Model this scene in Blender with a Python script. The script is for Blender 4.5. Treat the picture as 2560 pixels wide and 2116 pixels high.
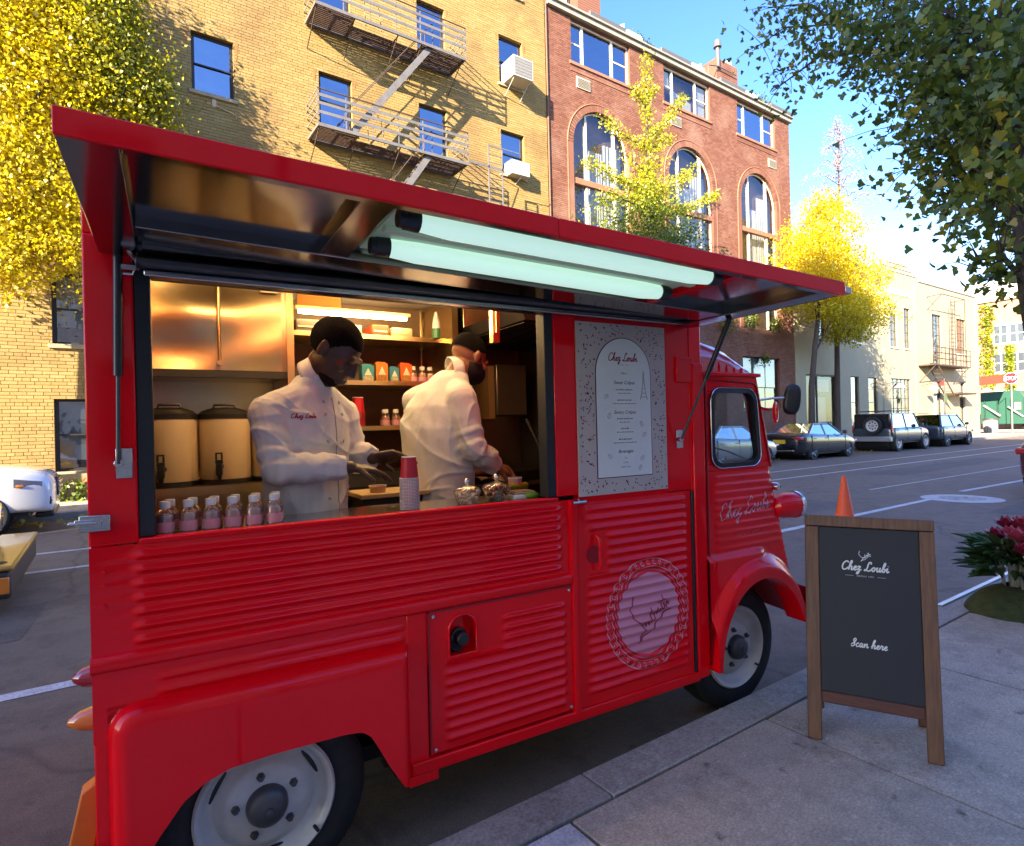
import bpy, bmesh, math, random
import numpy as np
from mathutils import Vector, Matrix, Euler
random.seed(7); np.random.seed(7)
R = math.radians
for o in list(bpy.data.objects): bpy.data.objects.remove(o)
SC = bpy.context.scene
COL = SC.collection

# ---------------------------------------------------------------- camera
YAW, ROLL, EYE = R(34.6), R(1.4), 1.6
cam = bpy.data.cameras.new('camera'); cam_ob = bpy.data.objects.new('camera', cam); COL.objects.link(cam_ob)
cam.sensor_width = 36.0; cam.lens = 36.0*1470/2560; cam.shift_y = 10/2560
cam.clip_start = 0.05; cam.clip_end = 2000
_F = Vector((math.sin(YAW), math.cos(YAW), 0)); _R = Vector((math.cos(YAW), -math.sin(YAW), 0)); _Z = Vector((0, 0, 1))
_ex = _R*math.cos(ROLL) - _Z*math.sin(ROLL); _ey = _R*math.sin(ROLL) + _Z*math.cos(ROLL)
cam_ob.matrix_world = Matrix(((_ex.x, _ey.x, -_F.x, 0), (_ex.y, _ey.y, -_F.y, 0), (_ex.z, _ey.z, -_F.z, EYE), (0, 0, 0, 1)))
SC.camera = cam_ob

# ---------------------------------------------------------------- sky, sun, exposure
SUN_DIR = Vector((2.33, 1.1, -1.08)).normalized()          # the way the light travels
SUN_EL = math.asin(-SUN_DIR.z); SUN_AZ = math.atan2(-SUN_DIR.x, -SUN_DIR.y)
world = bpy.data.worlds.new('World'); SC.world = world; world.use_nodes = True
wn, wl = world.node_tree.nodes, world.node_tree.links
wn.clear()
w_out = wn.new('ShaderNodeOutputWorld'); w_bg = wn.new('ShaderNodeBackground'); w_sky = wn.new('ShaderNodeTexSky')
w_sky.sky_type = 'NISHITA'; w_sky.sun_disc = False; w_sky.sun_elevation = SUN_EL; w_sky.sun_rotation = SUN_AZ
w_sky.air_density = 1.0; w_sky.dust_density = .5; w_sky.ozone_density = 2.0
w_hsv = wn.new('ShaderNodeHueSaturation'); w_hsv.inputs['Saturation'].default_value = 1.28; w_hsv.inputs['Hue'].default_value = .52; w_hsv.inputs['Value'].default_value = .64
w_tc = wn.new('ShaderNodeTexCoord'); w_map = wn.new('ShaderNodeMapping'); w_map.inputs['Scale'].default_value = (3.2, 3.2, 9.0)
w_no = wn.new('ShaderNodeTexNoise'); w_no.inputs['Scale'].default_value = 2.6; w_no.inputs['Detail'].default_value = 7
w_rmp = wn.new('ShaderNodeMapRange'); w_rmp.inputs['From Min'].default_value = .56; w_rmp.inputs['From Max'].default_value = .72
w_sep = wn.new('ShaderNodeSeparateXYZ'); w_el = wn.new('ShaderNodeMapRange')
w_el.inputs['From Min'].default_value = .20; w_el.inputs['From Max'].default_value = .10
w_mul = wn.new('ShaderNodeMath'); w_mul.operation = 'MULTIPLY'
w_mix = wn.new('ShaderNodeMix'); w_mix.data_type = 'RGBA'; w_mix.inputs[7].default_value = (3.0, 3.1, 3.3, 1)
wl.new(w_sky.outputs[0], w_hsv.inputs['Color']); wl.new(w_tc.outputs['Generated'], w_map.inputs[0]); wl.new(w_map.outputs[0], w_no.inputs['Vector'])
wl.new(w_no.outputs[0], w_rmp.inputs[0]); wl.new(w_tc.outputs['Generated'], w_sep.inputs[0]); wl.new(w_sep.outputs[2], w_el.inputs[0])
wl.new(w_rmp.outputs[0], w_mul.inputs[0]); wl.new(w_el.outputs[0], w_mul.inputs[1]); wl.new(w_mul.outputs[0], w_mix.inputs[0])
wl.new(w_hsv.outputs[0], w_mix.inputs[6]); wl.new(w_mix.outputs[2], w_bg.inputs[0]); wl.new(w_bg.outputs[0], w_out.inputs[0])
w_bg.inputs['Strength'].default_value = 0.15
sun = bpy.data.lights.new('sun', 'SUN'); sun.energy = 3.9; sun.angle = R(.5); sun.color = (1, .86, .66)
sun_ob = bpy.data.objects.new('sun', sun); COL.objects.link(sun_ob); sun_ob.rotation_euler = SUN_DIR.to_track_quat('-Z', 'Y').to_euler(); sun_ob.location = (-30, -15, 40)
SC.view_settings.view_transform = 'Standard'; SC.view_settings.look = 'None'; SC.view_settings.exposure = 2.8; SC.view_settings.gamma = 1
SC.view_settings.use_curve_mapping = False
SC.render.engine = 'CYCLES'
SC.cycles.max_bounces = 8; SC.cycles.transparent_max_bounces = 16; SC.cycles.sample_clamp_indirect = 6
SC.cycles.caustics_reflective = False; SC.cycles.caustics_refractive = False

# ---------------------------------------------------------------- helpers
class MB:
    def __init__(s): s.v = []; s.f = []
    def add(s, vs, fs):
        b = len(s.v); s.v += [tuple(p) for p in vs]; s.f += [tuple(i+b for i in f) for f in fs]; return s
    def box(s, x0, x1, y0, y1, z0, z1):
        if x0 > x1: x0, x1 = x1, x0
        if y0 > y1: y0, y1 = y1, y0
        if z0 > z1: z0, z1 = z1, z0
        return s.add([(x0,y0,z0),(x1,y0,z0),(x1,y1,z0),(x0,y1,z0),(x0,y0,z1),(x1,y0,z1),(x1,y1,z1),(x0,y1,z1)],
                     [(0,3,2,1),(4,5,6,7),(0,1,5,4),(1,2,6,5),(2,3,7,6),(3,0,4,7)])
    def quad(s, a, b, c, d): return s.add([a, b, c, d], [(0, 1, 2, 3)])
    def cyl(s, p0, p1, r0, r1=None, n=12, caps=True): return s.tube([p0, p1], [r0, r0 if r1 is None else r1], n, caps)
    def tube(s, pts, r, n=8, caps=True, flat=None):
        pts = [Vector(p) for p in pts]
        if not hasattr(r, '__len__'): r = [r]*len(pts)
        rings = []; up = None
        for i, p in enumerate(pts):
            d = (pts[min(i+1, len(pts)-1)] - pts[max(i-1, 0)])
            if d.length < 1e-9: d = Vector((0, 0, 1))
            d.normalize()
            if up is None:
                up = Vector((0, 0, 1)) if abs(d.z) < .9 else Vector((1, 0, 0))
            a = d.cross(up)
            if a.length < 1e-6: a = d.cross(Vector((0, 1, 0)))
            a.normalize(); b = a.cross(d).normalized(); up = b
            rings.append([p + (a*math.cos(2*math.pi*k/n) + b*math.sin(2*math.pi*k/n))*r[i] for k in range(n)])
        vs = [q for ring in rings for q in ring]; fs = []
        for i in range(len(pts)-1):
            for k in range(n):
                fs.append((i*n+k, i*n+(k+1) % n, (i+1)*n+(k+1) % n, (i+1)*n+k))
        if caps: fs.append(tuple(range(n-1, -1, -1))); fs.append(tuple((len(pts)-1)*n+k for k in range(n)))
        return s.add(vs, fs)
    def lathe(s, prof, o=(0, 0, 0), axis='z', n=24, a0=0, a1=2*math.pi, caps=False):
        full = abs(a1-a0-2*math.pi) < 1e-6; m = n if full else n+1; vs = []
        for r, h in prof:
            for k in range(m):
                a = a0+(a1-a0)*k/n; c, d = r*math.cos(a), r*math.sin(a)
                if axis == 'z': p = (c, d, h)
                elif axis == 'y': p = (c, h, d)
                else: p = (h, c, d)
                vs.append((p[0]+o[0], p[1]+o[1], p[2]+o[2]))
        fs = []
        for i in range(len(prof)-1):
            for k in range(n):
                k2 = (k+1) % m
                fs.append((i*m+k, i*m+k2, (i+1)*m+k2, (i+1)*m+k))
        if caps and full: fs.append(tuple(range(m-1, -1, -1))); fs.append(tuple((len(prof)-1)*m+k for k in range(m)))
        return s.add(vs, fs)
    def prism(s, poly, d0, d1, axis='y'):
        n = len(poly)
        mp = {'y': lambda p, d: (p[0], d, p[1]), 'x': lambda p, d: (d, p[0], p[1]), 'z': lambda p, d: (p[0], p[1], d)}[axis]
        vs = [mp(p, d0) for p in poly]+[mp(p, d1) for p in poly]
        fs = [tuple(range(n)), tuple(range(2*n-1, n-1, -1))]+[(i, i+n, (i+1) % n+n, (i+1) % n) for i in range(n)]
        return s.add(vs, fs)
    def grid(s, fn, nu, nv, flip=False):
        vs = [fn(i/nu, j/nv) for j in range(nv+1) for i in range(nu+1)]
        fs = []
        for j in range(nv):
            for i in range(nu):
                a = j*(nu+1)+i; q = (a, a+1, a+nu+2, a+nu+1)
                fs.append(q[::-1] if flip else q)
        return s.add(vs, fs)
    def loft(s, rings, closed=True, caps=True):
        n = len(rings[0]); vs = [p for r in rings for p in r]; fs = []
        for i in range(len(rings)-1):
            for k in range(n if closed else n-1):
                k2 = (k+1) % n; fs.append((i*n+k, i*n+k2, (i+1)*n+k2, (i+1)*n+k))
        if caps and closed: fs.append(tuple(range(n-1, -1, -1))); fs.append(tuple((len(rings)-1)*n+k for k in range(n)))
        return s.add(vs, fs)
    def ball(s, c, r, n=12, m=8, sc=(1, 1, 1)):
        prof = [(max(1e-5, math.sin(math.pi*j/m)), -math.cos(math.pi*j/m)) for j in range(m+1)]
        b = len(s.v); s.lathe(prof, n=n)
        for i in range(b, len(s.v)):
            x, y, z = s.v[i]; s.v[i] = (c[0]+x*r*sc[0], c[1]+y*r*sc[1], c[2]+z*r*sc[2])
        return s
    def capsule(s, p0, p1, r0, r1, n=12, sx=1.0):
        p0, p1 = Vector(p0), Vector(p1); d = (p1-p0); L = d.length
        if L < 1e-6: return s.ball(p0, r0)
        d.normalize(); pts, rr = [], []
        for k in range(5):
            a = math.pi/2*(1-k/4); pts.append(p0-d*r0*math.sin(a)); rr.append(max(1e-4, r0*math.cos(a)))
        for k in range(5):
            a = math.pi/2*k/4; pts.append(p1+d*r1*math.sin(a)); rr.append(max(1e-4, r1*math.cos(a)))
        return s.tube(pts, rr, n, True)
    def xf(s, M, start=0):
        for i in range(start, len(s.v)): s.v[i] = tuple(M @ Vector(s.v[i]))
        return s

def link(name, me, mat=None, parent=None, loc=None):
    o = bpy.data.objects.new(name, me); COL.objects.link(o)
    if mat is not None and me is not None and not me.materials: me.materials.append(mat)
    if parent is not None: o.parent = parent
    if loc is not None: o.location = loc
    return o
def mesh(name, mb, smooth=None):
    me = bpy.data.meshes.new(name); me.from_pydata(mb.v, [], mb.f)
    if smooth is not None:
        me.shade_smooth(); me.set_sharp_from_angle(angle=R(smooth))
    me.update(); return me
def obj(name, mb, mat, parent=None, smooth=None, bevel=0, loc=None, seg=2):
    o = link(name, mesh(name, mb, smooth), mat, parent, loc)
    if bevel:
        m = o.modifiers.new('bevel', 'BEVEL'); m.width = bevel; m.segments = seg; m.limit_method = 'ANGLE'; m.angle_limit = R(35)
        o.data.shade_smooth(); o.data.set_sharp_from_angle(angle=R(35))
    return o
def fixn(o):
    bm = bmesh.new(); bm.from_mesh(o.data); bmesh.ops.recalc_face_normals(bm, faces=bm.faces); bm.to_mesh(o.data); bm.free(); return o
def tag(o, label=None, cat=None, group=None, kind=None):
    if label: o['label'] = label
    if cat: o['category'] = cat
    if group: o['group'] = group
    if kind: o['kind'] = kind
    return o
def thing(name, label, cat, loc=(0, 0, 0), rz=0, group=None):
    o = bpy.data.objects.new(name, None); COL.objects.link(o); o.location = loc; o.rotation_euler = (0, 0, rz); o.empty_display_size = .2
    return tag(o, label, cat, group)
def copy_tree(o, parent=None):
    kids = list(o.children); c = o.copy(); COL.objects.link(c); c.parent = parent
    for k in kids: copy_tree(k, c)
    return c
def dup(o, loc, rz=None, label=None):
    c = copy_tree(o); c.location = loc
    if rz is not None: c.rotation_euler = (0, 0, rz)
    if label: c['label'] = label
    return c

# ---------------------------------------------------------------- materials
MATS = {}
def mat(name, col, rough=.5, metal=0., var=.0, vscale=8., bump=0., bscale=40., coat=0., spec=.5, col2=None, stretch=None, em=None, ems=0., trans=0., alpha=1., rvar=0., obj_var=0., ior=None, sss=0., aniso=0.):
    """Procedural principled material: colour mottled by noise, optional bump."""
    if name in MATS: return MATS[name]
    m = bpy.data.materials.new(name); m.use_nodes = True; N, L = m.node_tree.nodes, m.node_tree.links
    b = N['Principled BSDF']; b.inputs['Roughness'].default_value = rough; b.inputs['Metallic'].default_value = metal
    b.inputs['Base Color'].default_value = (*col, 1); b.inputs['Coat Weight'].default_value = coat; b.inputs['Coat Roughness'].default_value = .06
    b.inputs['Specular IOR Level'].default_value = spec; b.inputs['Transmission Weight'].default_value = trans; b.inputs['Alpha'].default_value = alpha
    if ior: b.inputs['IOR'].default_value = ior
    if em: b.inputs['Emission Color'].default_value = (*em, 1); b.inputs['Emission Strength'].default_value = ems
    if sss: b.inputs['Subsurface Weight'].default_value = sss; b.inputs['Subsurface Radius'].default_value = (.01, .004, .002)
    if aniso: b.inputs['Anisotropic'].default_value = aniso
    tc = mp = None
    if var or bump or rvar or obj_var:
        tc = N.new('ShaderNodeTexCoord'); mp = N.new('ShaderNodeMapping'); L.new(tc.outputs['Object'], mp.inputs[0])
        if stretch: mp.inputs['Scale'].default_value = stretch
    if var or obj_var:
        c2 = col2 or tuple(c*(1-var) for c in col)
        no = N.new('ShaderNodeTexNoise'); no.inputs['Scale'].default_value = vscale; no.inputs['Detail'].default_value = 6; no.inputs['Roughness'].default_value = .65
        L.new(mp.outputs[0], no.inputs['Vector'])
        mr = N.new('ShaderNodeMapRange'); mr.inputs['From Min'].default_value = .32; mr.inputs['From Max'].default_value = .68; L.new(no.outputs[0], mr.inputs[0])
        mx = N.new('ShaderNodeMix'); mx.data_type = 'RGBA'; mx.inputs[6].default_value = (*col, 1); mx.inputs[7].default_value = (*c2, 1)
        L.new(mr.outputs[0], mx.inputs[0]); src = mx.outputs[2]
        if obj_var:
            oi = N.new('ShaderNodeObjectInfo'); m2 = N.new('ShaderNodeMapRange'); m2.inputs['To Min'].default_value = 1-obj_var; m2.inputs['To Max'].default_value = 1+obj_var
            L.new(oi.outputs['Random'], m2.inputs[0]); vm = N.new('ShaderNodeVectorMath'); vm.operation = 'SCALE'; L.new(src, vm.inputs[0]); L.new(m2.outputs[0], vm.inputs['Scale']); src = vm.outputs[0]
        L.new(src, b.inputs['Base Color'])
        if rvar:
            m3 = N.new('ShaderNodeMapRange'); m3.inputs['To Min'].default_value = max(.02, rough-rvar); m3.inputs['To Max'].default_value = rough+rvar
            L.new(no.outputs[0], m3.inputs[0]); L.new(m3.outputs[0], b.inputs['Roughness'])
    if bump:
        nb = N.new('ShaderNodeTexNoise'); nb.inputs['Scale'].default_value = bscale; nb.inputs['Detail'].default_value = 5; L.new(mp.outputs[0], nb.inputs['Vector'])
        bp = N.new('ShaderNodeBump'); bp.inputs['Strength'].default_value = bump; bp.inputs['Distance'].default_value = .02; L.new(nb.outputs[0], bp.inputs['Height']); L.new(bp.outputs[0], b.inputs['Normal'])
    MATS[name] = m; return m
def glass(name, tint=(.85, .9, .92), refl=.12, rough=.02, gcol=(1, 1, 1), wav=0.):
    """Thin window glass: mostly see-through, stronger mirror towards grazing angles."""
    if name in MATS: return MATS[name]
    m = bpy.data.materials.new(name); m.use_nodes = True; N, L = m.node_tree.nodes, m.node_tree.links; N.clear()
    o = N.new('ShaderNodeOutputMaterial'); t = N.new('ShaderNodeBsdfTransparent'); g = N.new('ShaderNodeBsdfGlossy'); x = N.new('ShaderNodeMixShader')
    t.inputs[0].default_value = (*tint, 1); g.inputs[0].default_value = (*gcol, 1); g.inputs['Roughness'].default_value = rough
    lw = N.new('ShaderNodeLayerWeight'); lw.inputs[0].default_value = .25; mr = N.new('ShaderNodeMapRange'); mr.inputs['To Min'].default_value = refl; mr.inputs['To Max'].default_value = min(1, refl+.6)
    L.new(lw.outputs['Fresnel'], mr.inputs[0]); L.new(mr.outputs[0], x.inputs[0]); L.new(t.outputs[0], x.inputs[1]); L.new(g.outputs[0], x.inputs[2]); L.new(x.outputs[0], o.inputs[0])
    if wav:
        ge = N.new('ShaderNodeNewGeometry'); nz = N.new('ShaderNodeTexNoise'); nz.inputs['Scale'].default_value = 1.1; nz.inputs['Detail'].default_value = 3; L.new(ge.outputs['Position'], nz.inputs['Vector']); bp = N.new('ShaderNodeBump'); bp.inputs['Strength'].default_value = wav; bp.inputs['Distance'].default_value = .05; L.new(nz.outputs[0], bp.inputs['Height']); L.new(bp.outputs[0], g.inputs['Normal'])
    MATS[name] = m; return m
def brickmat(name, cols, rough=.85, stain=(.3, .2, .1), stain_amt=.25):
    """Brick colour from a per-brick random attribute, with soft large-scale staining."""
    m = bpy.data.materials.new(name); m.use_nodes = True; N, L = m.node_tree.nodes, m.node_tree.links; b = N['Principled BSDF']; b.inputs['Roughness'].default_value = rough
    at = N.new('ShaderNodeAttribute'); at.attribute_name = 'rnd'; oi = N.new('ShaderNodeObjectInfo'); ad = N.new('ShaderNodeMath'); ad.operation = 'ADD'; fr = N.new('ShaderNodeMath'); fr.operation = 'FRACT'
    L.new(at.outputs['Fac'], ad.inputs[0]); L.new(oi.outputs['Random'], ad.inputs[1]); L.new(ad.outputs[0], fr.inputs[0])
    cr = N.new('ShaderNodeValToRGB'); e = cr.color_ramp.elements
    while len(e) < len(cols): e.new(.5)
    for i, c in enumerate(cols): e[i].position = i/(len(cols)-1); e[i].color = (*c, 1)
    L.new(fr.outputs[0], cr.inputs[0])
    ge = N.new('ShaderNodeNewGeometry'); no = N.new('ShaderNodeTexNoise'); no.inputs['Scale'].default_value = .7; no.inputs['Detail'].default_value = 7; L.new(ge.outputs['Position'], no.inputs['Vector'])
    mr = N.new('ShaderNodeMapRange'); mr.inputs['From Min'].default_value = .5; mr.inputs['From Max'].default_value = .75; mr.inputs['To Max'].default_value = stain_amt; L.new(no.outputs[0], mr.inputs[0])
    mx = N.new('ShaderNodeMix'); mx.data_type = 'RGBA'; L.new(mr.outputs[0], mx.inputs[0]); L.new(cr.outputs[0], mx.inputs[6]); mx.inputs[7].default_value = (*stain, 1)
    n2 = N.new('ShaderNodeTexNoise'); n2.inputs['Scale'].default_value = 60; L.new(ge.outputs['Position'], n2.inputs['Vector'])
    m2 = N.new('ShaderNodeMapRange'); m2.inputs['To Min'].default_value = .82; m2.inputs['To Max'].default_value = 1.18; L.new(n2.outputs[0], m2.inputs[0])
    vm = N.new('ShaderNodeVectorMath'); vm.operation = 'SCALE'; L.new(mx.outputs[2], vm.inputs[0]); L.new(m2.outputs[0], vm.inputs['Scale']); L.new(vm.outputs[0], b.inputs['Base Color'])
    bp = N.new('ShaderNodeBump'); bp.inputs['Strength'].default_value = .35; bp.inputs['Distance'].default_value = .01; L.new(n2.outputs[0], bp.inputs['Height']); L.new(bp.outputs[0], b.inputs['Normal'])
    MATS[name] = m; return m

RED = mat('red_paint', (.93, .001, .008), .42, var=.06, vscale=3., coat=.55, spec=.06, rvar=.10, bump=.05, bscale=3.5)
REDM = mat('red_rubbery', (.35, .004, .012), .5)
STEEL = mat('brushed_steel', (.62, .61, .59), .22, 1., var=.15, vscale=6, bump=.03, bscale=30, stretch=(1, 1, 12))
MIRROR = mat('polished_steel', (.36, .345, .325), .13, 1., var=.12, vscale=3, bump=.02, bscale=6)
DSTEEL = mat('dark_steel', (.10, .10, .105), .4, .6, var=.3, vscale=12)
CHROME = mat('chrome', (.75, .76, .78), .12, 1.)
BLACK = mat('black_rubber', (.012, .012, .013), .55, bump=.1, bscale=120)
BLACKP = mat('black_plastic', (.015, .015, .016), .35)
TYRE = mat('tyre_rubber', (.018, .018, .019), .75, var=.3, vscale=14, bump=.2, bscale=60)
RIMW = mat('white_rim_paint', (.62, .60, .56), .4, var=.22, vscale=9, coat=.2)
GREYP = mat('grey_cap_paint', (.10, .10, .10), .35, .3, var=.2)
WHITE = mat('white_paint', (.78, .77, .74), .45, var=.05)
DARKIN = mat('dark_interior', (.02, .018, .016), .8)
GLASS_CAB = glass('cab_glass', (.80, .86, .84), .10)
GLASS_W = glass('window_glass', (.55, .62, .66), .22, wav=.25)
GLASS_CAR = glass('car_glass', (.10, .12, .13), .12, gcol=(.75, .87, 1))
# ================================================================ GROUND
def groundmat(name, c1, c2, spot, spot_amt, big=.35, fine=90., rough=.85, bump=.25, crack=0.):
    m = bpy.data.materials.new(name); m.use_nodes = True; N, L = m.node_tree.nodes, m.node_tree.links; b = N['Principled BSDF']; b.inputs['Roughness'].default_value = rough
    g = N.new('ShaderNodeNewGeometry'); P = g.outputs['Position']
    def noise(sc, det=6, ro=.6):
        n = N.new('ShaderNodeTexNoise'); n.inputs['Scale'].default_value = sc; n.inputs['Detail'].default_value = det; n.inputs['Roughness'].default_value = ro; L.new(P, n.inputs['Vector']); return n.outputs[0]
    def rng(s, a, b_, c=0., d=1.):
        r = N.new('ShaderNodeMapRange'); r.inputs['From Min'].default_value = a; r.inputs['From Max'].default_value = b_; r.inputs['To Min'].default_value = c; r.inputs['To Max'].default_value = d; L.new(s, r.inputs[0]); return r.outputs[0]
    def mixc(f, a, b_):
        x = N.new('ShaderNodeMix'); x.data_type = 'RGBA'; L.new(f, x.inputs[0])
        for i, v in ((6, a), (7, b_)):
            if isinstance(v, tuple): x.inputs[i].default_value = (*v, 1)
            else: L.new(v, x.inputs[i])
        return x.outputs[2]
    col = mixc(rng(noise(big, 8, .7), .35, .65), c1, c2)
    col = mixc(rng(noise(3.1, 9, .8), .46, .70, 0, .75), col, tuple(c*.5 for c in c1)); col = mixc(rng(noise(23., 5, .7), .56, .74, 0, .5), col, tuple(min(1., c*1.45) for c in c2))
    col = mixc(rng(noise(7.3, 4), .64, .72, 0, spot_amt), col, spot)
    oi = N.new('ShaderNodeObjectInfo')
    f = rng(noise(fine, 4), .25, .75, .6, 1.4); ov = rng(oi.outputs['Random'], 0, 1, .92, 1.08)
    mu = N.new('ShaderNodeMath'); mu.operation = 'MULTIPLY'; L.new(f, mu.inputs[0]); L.new(ov, mu.inputs[1])
    vm = N.new('ShaderNodeVectorMath'); vm.operation = 'SCALE'; L.new(col, vm.inputs[0]); L.new(mu.outputs[0], vm.inputs['Scale']); src = vm.outputs[0]
    if crack:
        nz = N.new('ShaderNodeTexNoise'); nz.inputs['Scale'].default_value = 1.3; nz.inputs['Detail'].default_value = 4; L.new(P, nz.inputs['Vector'])
        av = N.new('ShaderNodeMix'); av.data_type = 'VECTOR'; av.inputs[0].default_value = .35; L.new(P, av.inputs[4]); L.new(nz.outputs[1], av.inputs[5])
        v = N.new('ShaderNodeTexVoronoi'); v.feature = 'DISTANCE_TO_EDGE'; v.inputs['Scale'].default_value = .35; L.new(av.outputs[1], v.inputs['Vector'])
        src = mixc(rng(v.outputs[0], .0, .008, crack, 0), src, tuple(c*.35 for c in c1))
    L.new(src, b.inputs['Base Color'])
    bp = N.new('ShaderNodeBump'); bp.inputs['Strength'].default_value = bump; bp.inputs['Distance'].default_value = .008; L.new(noise(fine*1.3, 4), bp.inputs['Height']); L.new(bp.outputs[0], b.inputs['Normal'])
    MATS[name] = m; return m
ASPH = groundmat('asphalt', (.185, .138, .096), (.22, .168, .12), (.05, .05, .05), .5, .25, 120., .8, .5, .5)
CONC = groundmat('sidewalk_concrete', (.385, .312, .222), (.53, .435, .315), (.05, .045, .04), .8, .8, 110., .85, .3, .0)
CONCB = groundmat('pale_blue_concrete', (.47, .45, .42), (.53, .51, .48), (.12, .12, .12), .35, .8, 110., .8, .3, .0)
KERB = groundmat('kerb_stone', (.31, .265, .21), (.37, .325, .26), (.08, .08, .08), .5, .9, 80., .75, .3)
LINEP = groundmat('road_paint', (.62, .62, .60), (.52, .52, .50), (.2, .2, .2), .55, 1.5, 60., .7, .3, .4)
m = MB(); m.quad((-420, -420, 0), (420, -420, 0), (420, 420, 0), (-420, 420, 0)); tag(obj('road', m, ASPH), kind='structure')
def line(x0, x1, y0, w, name='lane_line', y1=None):
    y1 = y0 if y1 is None else y1; m = MB(); n = max(1, int((x1-x0)/3))
    m.grid(lambda u, v: (x0+(x1-x0)*u, y0+(y1-y0)*u+(v-.5)*w, .004), n, 1); return tag(obj(name, m, LINEP), kind='structure')
line(-40, 14.0, 4.80, .12); line(14.9, 19.0, 4.88, .12, y1=4.7); line(-40, 60, 9.05, .11); line(-40, 60, 10.45, .11); line(14, 40, 6.3, .05, y1=5.9)
# manhole with pale concrete collar
MH = thing('manhole', 'round manhole cover with pale concrete collar in the road', 'manhole', (13.6, 4.45, .0))
m = MB(); m.lathe([(.38, .004), (.38, .009), (.62, .009), (.66, .004)], n=40); obj('collar', m, mat('pale_collar', (.6, .58, .54), .8, var=.3, vscale=6), MH)
m = MB(); m.lathe([(.001, .008), (.36, .008), (.372, .003)], n=40)
for a in range(6):
    for q in range(3):
        r = .09+.09*q; m.box(r*math.cos(a*1.047)-.02, r*math.cos(a*1.047)+.02, r*math.sin(a*1.047)-.02, r*math.sin(a*1.047)+.02, .009, .013)
obj('cover', m, mat('cast_iron', (.40, .38, .36), .6, .5, var=.4), MH)
# patched asphalt, leaves in the far gutter, fallen leaves
PATCH = groundmat('patched_asphalt', (.125, .102, .083), (.15, .125, .10), (.04, .04, .04), .4, .4, 120., .8, .5)
for i, (x0, x1, y0, y1) in enumerate(((6.5, 11.5, 5.3, 6.6), (18, 27, 7.2, 8.3), (-4, -.6, 6.0, 7.3), (12.0, 16.0, 2.6, 3.6))):
    m = MB(); m.quad((x0, y0, .0035), (x1, y0+.1, .0035), (x1+.1, y1, .0035), (x0-.1, y1-.05, .0035)); tag(obj('asphalt_patch', m, PATCH), kind='structure')
# near sidewalk: bed, slabs, kerb stones, tree pit
NS = MB(); NS.box(-60, 60, -60, 1.68, -.05, .118); NS = tag(obj('near_sidewalk', NS, mat('joint_dirt', (.05, .047, .043), .9)), kind='structure')
xs = [-11.1+1.27*k for k in range(0, 10)]+[1.37, 2.61, 3.93, 5.2, 6.75, 8.05, 9.35, 10.65, 12, 13.3, 14.6, 16, 17.4, 18.8, 20.2]
ys = [1.674, .40, -.88, -2.15, -3.5]
for i in range(len(xs)-1):
    for j in range(len(ys)-1):
        x0, x1, y1, y0 = xs[i]+.007, xs[i+1]-.007, ys[j]-.006, ys[j+1]+.006
        if 5.1 < xs[i] < 5.3 and j == 0: continue                    # the tree pit
        m = MB(); m.box(0, x1-x0, 0, y1-y0, 0, .034+.002*random.random())
        o = obj('slab', m, CONCB if (xs[i+1] < 1.40 and xs[i] > -1.3) else CONC, NS, bevel=.004, loc=(x0, y0, .118)); o.rotation_euler = (R(random.uniform(-.12, .12)), R(random.uniform(-.12, .12)), 0)
x = -20.
while x < 30:
    L_ = 2.4 if not (.0 < x < 1.2) else 1.38-x
    if L_ <= .1: L_ = 1.25
    m = MB(); m.box(0, L_-.006, 0, .185, 0, .155); obj('kerb_stone', m, CONCB if -1.2 < x < 1.37 and x+L_ < 1.6 else KERB, NS, bevel=.007, loc=(x, 1.684, 0)); x += L_
m = MB(); m.box(5.19, 7.4, 1.84, 1.874, .12, .168); obj('kerb_plate', m, mat('worn_steel_edge', (.55, .54, .5), .4, .7, var=.3), NS)
# far sidewalk
FS = MB(); FS.box(-60, 58.8, 14.56, 17.49, -.05, .14); FS.box(-60, 58.8, 17.49, 40, -.05, .13); FS = tag(obj('far_sidewalk', FS, CONC), kind='structure')
m = MB(); m.box(-60, 59.0, 14.4, 14.558, -.05, .15); obj('kerb_stone', m, KERB, FS, bevel=.012)
for k in range(44):
    mm = MB(); mm.box(-6+1.5*k, -6+1.5*k+1.485, 14.57, 15.99, .14, .152); obj('slab', mm, CONC, FS)
    mm = MB(); mm.box(-6+1.5*k, -6+1.5*k+1.485, 16.0, 17.48, .14, .152); obj('slab', mm, CONC, FS)
XS = MB(); XS.box(72, 200, 12.0, 200, -.05, .15); XS.box(72, 200, -100, 2, -.05, .15); tag(obj('corner_sidewalk', XS, CONC), kind='structure')

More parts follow.
